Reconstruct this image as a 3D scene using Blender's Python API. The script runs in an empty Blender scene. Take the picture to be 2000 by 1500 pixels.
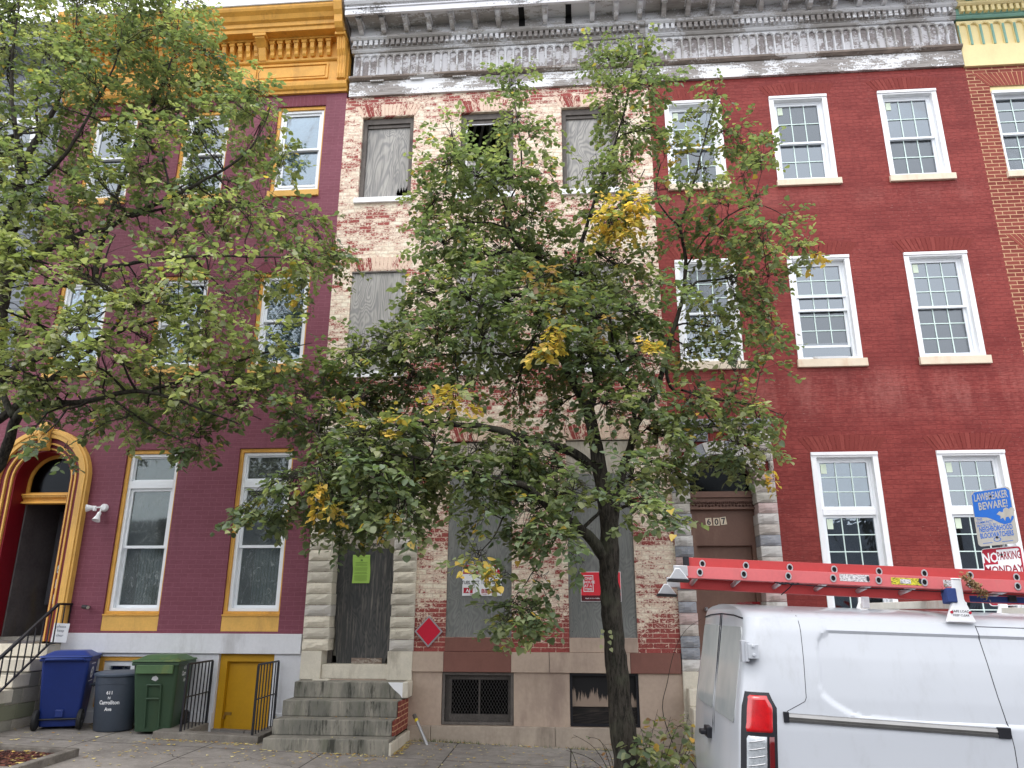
import bpy, math, random
import numpy as np
from mathutils import Vector, Matrix
from mathutils.geometry import tessellate_polygon
R = math.radians
SC = bpy.context.scene
COL = SC.collection
random.seed(7)

# ---------------- camera ----------------
F_PX, YAW, PITCH, ROLL = 1470.0, R(-4.684), R(16.886), R(0.156)
CAM_Y = -11.0
def cam_axes():
    cy, sy, cp, sp, cr, sr = math.cos(YAW), math.sin(YAW), math.cos(PITCH), math.sin(PITCH), math.cos(ROLL), math.sin(ROLL)
    f = Vector((sy*cp, cy*cp, sp)); r = Vector((cy, -sy, 0)); u = r.cross(f)
    return cr*r+sr*u, cr*u-sr*r, f
AX_R, AX_U, AX_F = cam_axes()
cd = bpy.data.cameras.new('camera'); cam = bpy.data.objects.new('camera', cd); COL.objects.link(cam)
cd.sensor_width = 36; cd.lens = F_PX/2000*36; cd.clip_end = 2000; cd.clip_start = 0.05
m = Matrix.Identity(4)
for i in range(3):
    m[i][0], m[i][1], m[i][2] = AX_R[i], AX_U[i], -AX_F[i]
m[1][3] = CAM_Y
cam.matrix_world = m
SC.camera = cam
def at(px, py, Y):
    """point at depth plane Y seen in the photograph at (px, py): used for limbs of the trees only"""
    d = AX_F*F_PX + AX_R*(px-1000) - AX_U*(py-750)
    t = (Y-CAM_Y)/d.y
    return Vector((d.x*t, Y, d.z*t))

# ---------------- sky, sun, exposure ----------------
SUN_EL, SUN_ROT = R(62), R(200)
w = bpy.data.worlds.new("World"); SC.world = w; w.use_nodes = True
wn, wl = w.node_tree.nodes, w.node_tree.links
wn.clear()
sky = wn.new('ShaderNodeTexSky'); sky.sky_type = 'NISHITA'; sky.sun_disc = False
sky.sun_elevation = SUN_EL; sky.sun_rotation = SUN_ROT; sky.air_density = 1.0; sky.dust_density = 3.0; sky.ozone_density = 1.0
hs = wn.new('ShaderNodeHueSaturation'); hs.inputs['Saturation'].default_value = 0.22; hs.inputs['Value'].default_value = 1.0
mixc = wn.new('ShaderNodeMix'); mixc.data_type = 'RGBA'; mixc.inputs[0].default_value = 0.7
mixc.inputs[7].default_value = (15.0, 15.4, 16.2, 1)      # the even cloud layer
bg = wn.new('ShaderNodeBackground'); bg.inputs[1].default_value = 0.12
wo = wn.new('ShaderNodeOutputWorld')
wl.new(sky.outputs[0], hs.inputs['Color']); wl.new(hs.outputs[0], mixc.inputs[6]); wl.new(mixc.outputs[2], bg.inputs[0]); wl.new(bg.outputs[0], wo.inputs[0])
sd = bpy.data.lights.new('sun', 'SUN'); sd.energy = 0.5; sd.angle = R(25); sd.color = (1.0, 0.96, 0.9)
so = bpy.data.objects.new('sun', sd); COL.objects.link(so)
# sun direction: azimuth behind the camera
sdir = Vector((math.sin(SUN_ROT)*math.cos(SUN_EL), math.cos(SUN_ROT)*math.cos(SUN_EL), math.sin(SUN_EL)))
so.rotation_euler = sdir.to_track_quat('Z', 'Y').to_euler(); so.location = (0, -30, 30)
SC.view_settings.view_transform = 'Standard'; SC.view_settings.look = 'None'
SC.view_settings.gamma = 1; SC.view_settings.exposure = 0.74; SC.view_settings.use_curve_mapping = False
SC.cycles.use_denoising = True
SC.cycles.max_bounces = 6; SC.cycles.transparent_max_bounces = 8

# ---------------- material helpers ----------------
def lin(r, g, b):
    def c(v):
        v /= 255.0
        return v/12.92 if v <= 0.04045 else ((v+0.055)/1.055)**2.4
    return (c(r), c(g), c(b), 1)
class NT:
    def __init__(s, name):
        s.m = bpy.data.materials.new(name); s.m.use_nodes = True
        s.t = s.m.node_tree; s.t.nodes.clear()
        s.out = s.t.nodes.new('ShaderNodeOutputMaterial')
    def n(s, typ, props=None, **inp):
        nd = s.t.nodes.new('ShaderNode'+typ)
        if props:
            for k, v in props.items(): setattr(nd, k, v)
        for k, v in inp.items():
            key = int(k[1:]) if k[0] == '_' and k[1:].isdigit() else k.replace('_', ' ')
            s.set(nd.inputs[key], v)
        return nd
    def set(s, sock, v):
        if isinstance(v, bpy.types.NodeSocket): s.t.links.new(v, sock)
        elif isinstance(v, bpy.types.Node): s.t.links.new(v.outputs[0], sock)
        else: sock.default_value = v
    def math(s, op, a, b=0.0, clamp=False):
        nd = s.t.nodes.new('ShaderNodeMath'); nd.operation = op; nd.use_clamp = clamp
        s.set(nd.inputs[0], a); s.set(nd.inputs[1], b); return nd.outputs[0]
    def mix(s, f, a, b, blend='MIX'):
        nd = s.t.nodes.new('ShaderNodeMix'); nd.data_type = 'RGBA'; nd.blend_type = blend
        s.set(nd.inputs[0], f); s.set(nd.inputs[6], a); s.set(nd.inputs[7], b); return nd.outputs[2]
    def step(s, v, lo, hi, a=0.0, b=1.0):
        nd = s.t.nodes.new('ShaderNodeMapRange'); nd.interpolation_type = 'SMOOTHSTEP'
        s.set(nd.inputs[0], v)
        for i, q in zip((1, 2, 3, 4), (lo, hi, a, b)): nd.inputs[i].default_value = q
        return nd.outputs[0]
    def co(s): return s.n('TexCoord').outputs['Object']
    def map(s, v, scale=(1, 1, 1), loc=(0, 0, 0), rot=(0, 0, 0)):
        nd = s.n('Mapping', Vector=v); nd.inputs['Scale'].default_value = scale; nd.inputs['Location'].default_value = loc; nd.inputs['Rotation'].default_value = rot
        return nd.outputs[0]
    def noise(s, v, scale, detail=4, rough=0.55, dist=0.0):
        return s.n('TexNoise', Vector=v, Scale=scale, Detail=detail, Roughness=rough, Distortion=dist).outputs[0]
    def bump(s, h, strength=0.5, dist=0.005, normal=None):
        nd = s.n('Bump', Strength=strength, Distance=dist, Height=h)
        if normal is not None: s.set(nd.inputs['Normal'], normal)
        return nd.outputs[0]
    def done(s, color, rough=0.7, normal=None, metal=0.0, spec=0.4, **kw):
        p = s.n('BsdfPrincipled')
        s.set(p.inputs['Base Color'], color); s.set(p.inputs['Roughness'], rough); s.set(p.inputs['Metallic'], metal)
        s.set(p.inputs['Specular IOR Level'], spec)
        for k, v in kw.items(): s.set(p.inputs[k.replace('_', ' ')], v)
        if normal is not None: s.set(p.inputs['Normal'], normal)
        s.t.links.new(p.outputs[0], s.out.inputs[0]); return s.m

def plain(name, c, rough=0.6, var=0.12, scale=6.0, bump=0.15, metal=0.0, spec=0.4, grime=None, **kw):
    """painted or cast surface with uneven tone, fine bump and optional grime"""
    t = NT(name); v = t.co()
    a = t.noise(v, scale, 5); b = t.noise(v, scale*9, 3)
    f = t.math('ADD', t.math('MULTIPLY', a, 0.65), t.math('MULTIPLY', b, 0.35))
    col = t.mix(t.step(f, 0.3, 0.7), tuple(x*(1-var) for x in c[:3])+(1,), tuple(min(1, x*(1+var)) for x in c[:3])+(1,))
    if grime:
        g = t.noise(t.map(v, (1, 1, 0.25)), scale*0.8, 6, 0.7)
        col = t.mix(t.math('MULTIPLY', t.step(g, 0.5, 0.72), grime[1]), col, grime[0])
    n = t.bump(b, bump, 0.004) if bump else None
    return t.done(col, rough, n, metal, spec, **kw)

def facade_uv(t):
    s = t.n('SeparateXYZ', Vector=t.co())
    u = t.math('ADD', s.outputs[0], s.outputs[1])
    return t.n('CombineXYZ', X=u, Y=s.outputs[2], Z=0.0).outputs[0], s

def brick_nodes(t, uv, c1, c2, mort, w=0.205, h=0.0655, ms=0.005, smooth=0.3):
    b = t.n('TexBrick', Vector=uv, Color1=c1, Color2=c2, Mortar=mort)
    b.inputs['Scale'].default_value = 1.0; b.inputs['Mortar Size'].default_value = ms; b.inputs['Mortar Smooth'].default_value = smooth
    b.inputs['Brick Width'].default_value = w; b.inputs['Row Height'].default_value = h; b.inputs['Bias'].default_value = 0.0
    return b

def painted_brick(name, c, c_alt, mort, patchy=0.5, veil=(), white=0.0, chalk=None):
    t = NT(name); uv, s = facade_uv(t)
    wob = t.n('VectorMath', {'operation': 'ADD'}, _0=uv, _1=t.n('VectorMath', {'operation': 'SCALE'}, _0=t.n('TexNoise', Vector=uv, Scale=9.0).outputs[1], Scale=0.012).outputs[0])
    b = brick_nodes(t, wob, (1, 1, 1, 1), (0, 0, 0, 1), (.5, .5, .5, 1), ms=0.0045)
    n1 = t.noise(t.map(uv, (0.6, 1.4, 1)), 1.6, 6, 0.65); n2 = t.noise(t.map(uv, (1, 4, 1)), 14, 5, 0.7)
    f = t.step(t.math('ADD', t.math('MULTIPLY', n1, 0.5), t.math('MULTIPLY', n2, 0.5)), 0.44, 0.60)
    col = t.mix(t.math('MULTIPLY', f, patchy), c, c_alt)
    # single bricks a little lighter
    bv = t.math('MULTIPLY', t.n('SeparateColor', Color=b.outputs[0]).outputs[0], 1.0)
    col = t.mix(t.math('MULTIPLY', bv, 0.25), col, c_alt)
    col = t.mix(t.math('MULTIPLY', b.outputs[1], 0.55), col, mort)
    if white > 0:   # chalky marks and bare mortar showing as short light dashes
        n3 = t.noise(t.map(uv, (1.2, 1.0, 1)), 1.1, 4, 0.6)
        n4 = t.noise(t.map(uv, (5, 22, 1)), 3.2, 4, 0.7)
        q = t.math('MULTIPLY', t.step(n3, 0.48, 0.68), t.step(n4, 0.60, 0.70))
        col = t.mix(t.math('MULTIPLY', q, white), col, chalk or lin(215, 180, 170))
    for zc_, wd_, am_ in veil:   # lime bloom washed down below the sills
        d = t.step(t.math('ABSOLUTE', t.math('SUBTRACT', s.outputs[2], zc_)), 0.0, wd_, am_, 0.0)
        nv = t.noise(t.map(uv, (1.6, 0.35, 1)), 1.3, 5, 0.7)
        col = t.mix(t.math('MULTIPLY', d, t.step(t.math('ADD', t.math('MULTIPLY', nv, 0.7), t.math('MULTIPLY', n2, 0.3)), 0.42, 0.62)), col, lin(196, 132, 122))
    dk = t.noise(t.map(uv, (2.2, 0.3, 1)), 0.9, 5, 0.7)
    col = t.mix(t.step(dk, 0.52, 0.72, 0, 0.35), col, tuple(x*0.62 for x in c[:3])+(1,))
    h = t.math('ADD', t.math('MULTIPLY', b.outputs[1], -1.0), t.math('MULTIPLY', n2, 0.5))
    return t.done(col, t.step(n2, 0.2, 0.8, 0.75, 0.5), t.bump(h, 0.55, 0.006), spec=0.3)

def peeling_brick(name):
    """cream paint flaking off dark red brick"""
    t = NT(name); uv, s = facade_uv(t)
    wob = t.n('VectorMath', {'operation': 'ADD'}, _0=uv, _1=t.n('VectorMath', {'operation': 'SCALE'}, _0=t.n('TexNoise', Vector=uv, Scale=14.0, Detail=3.0).outputs[1], Scale=0.016).outputs[0])
    b = brick_nodes(t, wob, lin(152, 72, 68), lin(118, 52, 50), lin(160, 122, 112), ms=0.006, smooth=0.4)
    z = s.outputs[2]
    big = t.noise(t.map(uv, (0.8, 1.5, 1)), 1.5, 4, 0.6)
    mid = t.noise(t.map(uv, (1, 1.9, 1)), 6.5, 4, 0.7)
    fine = t.noise(t.map(uv, (1, 1.4, 1)), 30, 4, 0.75)
    rb = brick_nodes(t, wob, (1, 1, 1, 1), (0, 0, 0, 1), (.2, .2, .2, 1), ms=0.006)
    rbv = t.n('SeparateColor', Color=rb.outputs[0]).outputs[0]
    f = t.math('ADD', t.math('ADD', t.math('MULTIPLY', big, 0.31), t.math('MULTIPLY', mid, 0.36)), t.math('MULTIPLY', fine, 0.45))
    # base of the wall (local z below ~1.9 m) is worst, and bands under the sills
    low = t.step(z, 1.25, 2.1, 0.13, 0.0)
    def band(c0, wd, a):
        d = t.math('ABSOLUTE', t.math('SUBTRACT', z, c0)); return t.step(d, 0.0, wd, a, 0.0)
    add = t.math('ADD', low, t.math('ADD', band(5.05, 0.8, 0.07), t.math('ADD', band(8.0, 0.45, 0.035), band(10.3, 0.3, 0.06))))
    add = t.math('ADD', add, band(2.75, 0.25, 0.07))
    f = t.math('ADD', f, add)
    f = t.math('ADD', f, t.math('MULTIPLY', rbv, 0.085))
    f = t.math('SUBTRACT', f, t.math('MULTIPLY', b.outputs[1], 0.075))
    mask = t.step(f, 0.637, 0.662)
    br = t.math('MULTIPLY', t.noise(uv, 40, 3), 1.0)
    paint = t.mix(t.step(mid, 0.35, 0.65), lin(240, 230, 210), lin(228, 213, 190))
    paint = t.mix(t.math('MULTIPLY', b.outputs[1], 0.55), paint, lin(176, 146, 130))
    paint = t.mix(t.step(f, 0.55, 0.61, 0, 0.35), paint, lin(190, 130, 118))
    bare = t.mix(t.step(br, 0.4, 0.6, 0, 0.4), b.outputs[0], lin(165, 95, 88))
    col = t.mix(mask, paint, bare)
    h = t.math('ADD', t.math('MULTIPLY', b.outputs[1], -1.0), t.math('ADD', t.math('MULTIPLY', mask, -0.35), t.math('MULTIPLY', fine, 0.3)))
    return t.done(col, 0.75, t.bump(h, 0.6, 0.007), spec=0.25)

def pointed_brick(name):
    t = NT(name); uv, s = facade_uv(t)
    b = brick_nodes(t, uv, lin(142, 74, 64), lin(120, 58, 51), lin(200, 162, 126), ms=0.0065, smooth=0.1)
    n = t.noise(uv, 18, 4)
    col = t.mix(t.step(n, 0.35, 0.7, 0, 0.25), b.outputs[0], lin(120, 55, 50))
    return t.done(col, 0.8, t.bump(t.math('MULTIPLY', b.outputs[1], -1.0), 0.4, 0.005), spec=0.2)

def weathered(name, wood, paint, amount=0.5, sx=1.0, dark=None):
    """old painted wood: paint left in flakes, running with the grain (x)"""
    t = NT(name); v = t.co()
    g = t.noise(t.map(v, (1.5*sx, 6, 14)), 2.2, 6, 0.7)
    p = t.noise(t.map(v, (0.8*sx, 2, 2.2)), 1.1, 5, 0.65)
    q = t.noise(v, 34, 4, 0.7)
    f = t.math('ADD', t.math('MULTIPLY', p, 0.62), t.math('ADD', t.math('MULTIPLY', g, 0.28), t.math('MULTIPLY', q, 0.22)))
    wc = t.mix(t.step(g, 0.3, 0.7), wood, dark or tuple(x*0.45 for x in wood[:3])+(1,))
    mask = t.step(f, 0.56-0.12*(amount-0.5)-0.012, 0.56-0.12*(amount-0.5)+0.02, 0, 1)
    col = t.mix(mask, wc, paint)
    return t.done(col, 0.75, t.bump(t.math('ADD', g, t.math('MULTIPLY', mask, 0.8)), 0.5, 0.003), spec=0.25)

def plywood(name, c1, c2, c3, scale=1.0, vert=True):
    """grey plywood with a flame grain"""
    t = NT(name); v = t.co()
    m1 = t.map(v, (1.0, 1.0, 0.28) if vert else (0.28, 1, 1))
    n = t.noise(m1, 2.6*scale, 2, 0.5, 0.6)
    rings = t.math('FRACT', t.math('MULTIPLY', n, 22.0))
    rings = t.math('ABSOLUTE', t.math('SUBTRACT', rings, 0.5))
    g = t.noise(t.map(v, (24, 24, 1.1) if vert else (1.1, 24, 24)), 1.8, 4, 0.7)
    col = t.mix(t.step(rings, 0.05, 0.42), c1, c2)
    col = t.mix(t.step(g, 0.50, 0.72, 0, 0.7), col, c3)
    st = t.noise(t.map(v, (3, 3, 0.5)), 1.2, 4)
    col = t.mix(t.step(st, 0.35, 0.7, 0, 0.45), col, tuple(x*0.6 for x in c1[:3])+(1,))
    return t.done(col, 0.8, t.bump(g, 0.3, 0.002), spec=0.2)

def glassy(name, tint=(1, 1, 1, 1), dim=0.0, fac=0.16, rough=0.01, wav=0.0):
    """window pane: lets the room show through and mirrors the sky"""
    t = NT(name)
    nrm = None
    if wav: nrm = t.bump(t.noise(t.map(t.co(), (1, 1, 1)), 2.3, 3, 0.5, 1.0), wav, 0.03)
    lw = t.n('Fresnel', IOR=1.5)
    f = t.math('ADD', t.math('MULTIPLY', lw.outputs[0], 1.2), fac-0.04, True)
    tr = t.n('BsdfTransparent', Color=tuple(x*(1-dim) for x in tint[:3])+(1,))
    gl = t.n('BsdfGlossy', Color=(0.86, 0.93, 1.0, 1), Roughness=rough)
    if nrm is not None:
        t.set(gl.inputs['Normal'], nrm)
    mx = t.n('MixShader', _0=f, _1=tr.outputs[0], _2=gl.outputs[0])
    t.t.links.new(mx.outputs[0], t.out.inputs[0]); return t.m

# ---------------- mesh helpers ----------------
class MB:
    """collects shapes, then links them as one mesh object"""
    def __init__(s): s.v = []; s.f = []; s.mi = []; s.cur = 0
    def add(s, vs, fs):
        o = len(s.v); s.v += [tuple(v) for v in vs]; s.f += [tuple(i+o for i in f) for f in fs]; s.mi += [s.cur]*len(fs)
    def box(s, x0, x1, y0, y1, z0, z1, M=None):
        vs = [(x, y, z) for x in (x0, x1) for y in (y0, y1) for z in (z0, z1)]
        if M: vs = [M @ Vector(v) for v in vs]
        s.add(vs, [(0, 1, 3, 2), (4, 6, 7, 5), (0, 4, 5, 1), (2, 3, 7, 6), (0, 2, 6, 4), (1, 5, 7, 3)])
    def bar(s, p, q, w, h=None, up=(0, 0, 1)):
        """square bar from p to q"""
        h = h or w; p, q = Vector(p), Vector(q); d = (q-p).normalized(); a = d.cross(Vector(up))
        if a.length < 1e-4: a = d.cross(Vector((1, 0, 0)))
        a.normalize(); b = d.cross(a).normalized(); a *= w/2; b *= h/2
        s.add([p-a-b, p+a-b, p+a+b, p-a+b, q-a-b, q+a-b, q+a+b, q-a+b], [(0, 3, 2, 1), (4, 5, 6, 7), (0, 1, 5, 4), (1, 2, 6, 5), (2, 3, 7, 6), (3, 0, 4, 7)])
    def tube(s, pts, rad, n=8, caps=True):
        pts = [Vector(p) for p in pts]
        if not hasattr(rad, '__len__'): rad = [rad]*len(pts)
        o = len(s.v); prev = None
        for i, p in enumerate(pts):
            d = (pts[min(i+1, len(pts)-1)]-pts[max(i-1, 0)]).normalized()
            if prev is None:
                a = d.cross(Vector((0, 0, 1)));
                if a.length < 1e-3: a = d.cross(Vector((1, 0, 0)))
            else: a = prev - d*prev.dot(d)
            a.normalize(); prev = a; b = d.cross(a)
            for k in range(n):
                t = 2*math.pi*k/n; s.v.append(tuple(p+(a*math.cos(t)+b*math.sin(t))*rad[i]))
        for i in range(len(pts)-1):
            for k in range(n):
                k2 = (k+1) % n; s.f.append((o+i*n+k, o+i*n+k2, o+(i+1)*n+k2, o+(i+1)*n+k)); s.mi.append(s.cur)
        if caps:
            s.f.append(tuple(o+k for k in range(n-1, -1, -1))); s.f.append(tuple(o+(len(pts)-1)*n+k for k in range(n))); s.mi += [s.cur]*2
    def lathe(s, prof, n=20, M=None):
        """prof: list of (radius, z)"""
        vs = [(r*math.cos(2*math.pi*k/n), r*math.sin(2*math.pi*k/n), z) for r, z in prof for k in range(n)]
        if M: vs = [M @ Vector(v) for v in vs]
        fs = [(i*n+k, i*n+(k+1) % n, (i+1)*n+(k+1) % n, (i+1)*n+k) for i in range(len(prof)-1) for k in range(n)]
        fs += [tuple(range(n-1, -1, -1)), tuple((len(prof)-1)*n+k for k in range(n))]
        s.add(vs, fs)
    def sweep_x(s, prof, x0, x1, ends=True):
        """profile of (y, z) drawn along x"""
        n = len(prof); vs = [(x0, y, z) for y, z in prof]+[(x1, y, z) for y, z in prof]
        fs = [(i, (i+1) % n, (i+1) % n+n, i+n) for i in range(n)]
        if ends:
            for tri in tessellate_polygon([[Vector((y, z, 0)) for y, z in prof]]):
                fs.append(tuple(tri)); fs.append(tuple(i+n for i in reversed(tri)))
        s.add(vs, fs)
    def plate(s, loops, y0, y1, M=None, back=True):
        """flat piece in the xz plane with holes: loops[0] outline, others holes; from y0 (front) to y1"""
        flat = [p for l in loops for p in l]; n = len(flat)
        tris = tessellate_polygon([[Vector((x, z, 0)) for x, z in l] for l in loops])
        vs = [(x, y0, z) for x, z in flat]+[(x, y1, z) for x, z in flat]
        if M: vs = [M @ Vector(v) for v in vs]
        fs = [tuple(t) for t in tris]
        if back: fs += [tuple(i+n for i in reversed(t)) for t in tris]
        o = 0
        for l in loops:
            k = len(l)
            for i in range(k): a, b = o+i, o+(i+1) % k; fs.append((a, b, b+n, a+n))
            o += k
        s.add(vs, fs)
    def build(s, name, mats, parent=None, smooth=False, bevel=0.0, fix=True, auto=None):
        me = bpy.data.meshes.new(name)
        off = Vector((0, 0, 0)); p = parent
        while p is not None: off += p.location; p = p.parent
        me.from_pydata([(a-off.x, b-off.y, c-off.z) for a, b, c in s.v], [], s.f)
        if not isinstance(mats, (list, tuple)): mats = [mats]
        for mm in mats: me.materials.append(mm)
        if len(mats) > 1:
            for pl, k in zip(me.polygons, s.mi): pl.material_index = k
        if fix:
            import bmesh
            bm = bmesh.new(); bm.from_mesh(me); bmesh.ops.recalc_face_normals(bm, faces=bm.faces); bm.to_mesh(me); bm.free()
        me.update()
        if smooth: me.shade_smooth()
        o = bpy.data.objects.new(name, me); COL.objects.link(o); o.parent = parent
        if bevel:
            b = o.modifiers.new('bevel', 'BEVEL'); b.width = bevel; b.segments = 2; b.limit_method = 'ANGLE'; b.angle_limit = R(50)
        if auto:
            me.shade_smooth(); me.set_sharp_from_angle(angle=R(auto))
        return o
def thing(name, label, cat, loc=(0, 0, 0), group=None):
    o = bpy.data.objects.new(name, None); COL.objects.link(o); o.location = loc; o.empty_display_size = 0.2
    o['label'] = label; o['category'] = cat
    if group: o['group'] = group
    return o
def tag(o, label, cat, group=None, kind=None):
    if label: o['label'] = label
    if cat: o['category'] = cat
    if group: o['group'] = group
    if kind: o['kind'] = kind
    return o
def origin(o, p):
    """move a top-level mesh's origin to p"""
    p = Vector(p); o.data.transform(Matrix.Translation(-p)); o.location = p
    return o
def text_mb(lines, frame, proud=0.0):
    """lines: (string, u, v, height, width_scale); frame: function (u,v)->Vector. returns MB"""
    mb = MB()
    for body, u, v, h, ws in lines:
        cu = bpy.data.curves.new('t', 'FONT'); cu.body = body; cu.size = h*1.38; cu.align_x = 'CENTER'; cu.resolution_u = 2; cu.offset = 0.022*cu.size if h > 0.03 else 0.008*cu.size
        ob = bpy.data.objects.new('t', cu); COL.objects.link(ob)
        dg = bpy.context.evaluated_depsgraph_get(); me = bpy.data.meshes.new_from_object(ob.evaluated_get(dg))
        mb.add([frame(u+p.co.x*ws, v+p.co.y) for p in me.vertices], [tuple(p.vertices) for p in me.polygons])
        bpy.data.objects.remove(ob); bpy.data.curves.remove(cu); bpy.data.meshes.remove(me)
    return mb
def rect(x0, x1, z0, z1): return [(x0, z0), (x1, z0), (x1, z1), (x0, z1)]
def arch(cx, hw, z0, zs, rise=None, n=20):
    """opening with an arched head: half width hw, springing zs, rise (default half circle)"""
    rise = hw if rise is None else rise
    pts = [(cx-hw, z0), (cx+hw, z0)]
    if abs(rise-hw) < 1e-6: rad, cz = hw, zs
    else: rad = (hw*hw+rise*rise)/(2*rise); cz = zs+rise-rad
    a0 = math.asin(min(1, hw/rad))
    return pts+[(cx+rad*math.sin(a0-2*a0*i/n), cz+rad*math.cos(a0-2*a0*i/n)) for i in range(n+1)]
def zs(x, y=0): return -1.72-0.032*x+0.018*y      # pavement height: falls to the right and to the kerb
# ---------------- materials ----------------
M = {}
M['plum'] = painted_brick('plum_painted_brick', lin(116, 60, 74), lin(134, 78, 92), lin(146, 92, 103), 0.5, white=0.45, chalk=lin(190, 140, 150))
M['redb'] = painted_brick('red_painted_brick', lin(112, 33, 30), lin(152, 66, 59), lin(96, 29, 27), 0.6, veil=((4.95, 0.6, 0.26), (8.2, 0.3, 0.12), (1.2, 0.4, 0.12)), white=0.6)
M['peel'] = peeling_brick('peeling_cream_brick')
M['pointed'] = pointed_brick('pointed_orange_brick')
M['gold'] = plain('gold_paint', lin(216, 160, 70), 0.5, 0.12, 5, 0.25, grime=(lin(140, 96, 46), 0.55))
M['gold2'] = plain('ochre_paint', lin(216, 168, 86), 0.5, 0.1, 4, 0.25, grime=(lin(156, 116, 66), 0.4))
M['maroon'] = plain('maroon_paint', lin(110, 28, 42), 0.5, 0.12, 6, 0.15)
M['crimson'] = plain('crimson_paint', lin(120, 10, 28), 0.5, 0.12, 6, 0.15)
M['cream'] = plain('cream_paint', lin(232, 214, 160), 0.55, 0.05, 4, 0.1, grime=(lin(200, 180, 130), 0.3))
M['mint'] = plain('faded_green_paint', lin(122, 164, 150), 0.6, 0.1, 6, 0.1)
M['white'] = plain('white_trim', lin(238, 238, 240), 0.45, 0.03, 5, 0.08, grime=(lin(200, 198, 196), 0.3))
M['vinyl'] = plain('white_vinyl', lin(235, 238, 242), 0.35, 0.02, 5, 0.0)
M['muntin'] = plain('pale_muntin', lin(214, 232, 226), 0.4, 0.02, 5, 0.0)
M['whitewash'] = plain('white_masonry_paint', lin(212, 212, 216), 0.7, 0.06, 2.5, 0.4, grime=(lin(150, 145, 145), 0.5))
M['greywood'] = weathered('weathered_grey_wood', lin(184, 180, 177), lin(214, 214, 216), 0.55, dark=lin(150, 145, 141))
M['greywood2'] = weathered('half_painted_wood', lin(166, 160, 156), lin(226, 226, 228), 0.5, dark=lin(122, 116, 112))
M['greyflake'] = weathered('flaking_frieze', lin(166, 158, 156), lin(210, 208, 210), 0.55, sx=3, dark=lin(116, 108, 106))
M['brownwood'] = weathered('bare_brown_moulding', lin(146, 132, 122), lin(190, 185, 182), 0.3)
M['fascia'] = weathered('white_fascia', lin(150, 148, 148), lin(236, 236, 240), 0.95)
M['darkwood'] = plain('dark_grey_old_frame', lin(98, 92, 88), 0.8, 0.25, 8, 0.4, grime=(lin(50, 46, 44), 0.6))
M['ply'] = plywood('weathered_plywood', lin(146, 144, 142), lin(178, 174, 168), lin(104, 104, 108))
M['plygrey'] = plywood('grey_painted_plywood', lin(116, 118, 116), lin(132, 133, 130), lin(150, 148, 144), 1.6)
M['plydark'] = plywood('dark_grey_board', lin(70, 71, 72), lin(84, 83, 82), lin(146, 138, 130), 1.2)
M['plypale'] = plywood('pale_board', lin(176, 166, 152), lin(192, 184, 170), lin(150, 142, 132), 1.0)
M['marble'] = plain('pale_marble', lin(206, 198, 182), 0.6, 0.1, 5, 0.4, grime=(lin(140, 128, 112), 0.55))
M['stepstone'] = None
M['iron'] = plain('black_iron', lin(28, 28, 34), 0.45, 0.15, 20, 0.2)
M['dark'] = plain('dark_room', lin(60, 58, 56), 0.9, 0.3, 1.5, 0)
M['plaster'] = plain('dim_plaster', lin(150, 146, 138), 0.9, 0.25, 1.5, 0, grime=(lin(90, 84, 78), 0.6))
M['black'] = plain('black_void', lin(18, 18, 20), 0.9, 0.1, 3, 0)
M['brown'] = plain('brown_paint', lin(122, 80, 70), 0.6, 0.08, 4, 0.3, grime=(lin(96, 62, 54), 0.5))
M['brownstone'] = plain('pinkish_beige_stone', lin(178, 158, 142), 0.75, 0.1, 2.2, 0.4, grime=(lin(128, 108, 100), 0.55))
M['beigestone'] = plain('beige_base_stone', lin(168, 154, 140), 0.8, 0.14, 2.6, 0.5, grime=(lin(110, 98, 88), 0.6))
M['yellow'] = plain('mustard_yellow_door_paint', lin(190, 142, 12), 0.5, 0.06, 4, 0.1, grime=(lin(140, 100, 8), 0.35))
M['doorbrown'] = plain('scuffed_brown_door', lin(112, 82, 70), 0.55, 0.1, 3, 0.3, grime=(lin(150, 122, 104), 0.35))
M['sill'] = plain('tan_stone_sill', lin(222, 206, 184), 0.7, 0.06, 8, 0.3, grime=(lin(206, 168, 138), 0.5))
M['glass'] = glassy('window_glass', (0.75, 0.85, 0.9, 1), 0.25, 0.15, 0.01, 0.15)
M['glassblue'] = glassy('coated_glass', (0.55, 0.65, 0.7, 1), 0.55, 0.19)
M['screen'] = glassy('insect_screen', (0.5, 0.5, 0.5, 1), 0.5, 0.13, 0.2, 0.3)
M['plastic'] = glassy('plastic_sheet_over_pane', (0.7, 0.76, 0.74, 1), 0.3, 0.09, 0.12, 0.5)
M['dimglass'] = glassy('dim_fanlight_glass', (0.4, 0.4, 0.42, 1), 0.5, 0.0, 0.15)
M['blind'] = plain('white_blinds', lin(214, 218, 226), 0.6, 0.03, 4, 0)
M['sticker'] = plain('pale_sticker', lin(214, 226, 204), 0.6, 0.03, 4, 0)
M['steel'] = plain('galvanised_steel', lin(170, 170, 172), 0.4, 0.1, 20, 0.1, metal=0.7)
M['siding'] = plain('grey_siding', lin(128, 132, 140), 0.7, 0.08, 4, 0.1)
M['paperwhite'] = plain('white_board', lin(236, 236, 238), 0.6, 0.02, 5, 0)
M['ink'] = plain('dark_ink', lin(46, 44, 52), 0.7, 0.05, 5, 0)
M['inkred'] = plain('red_ink', lin(176, 24, 50), 0.6, 0.04, 5, 0)

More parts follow.
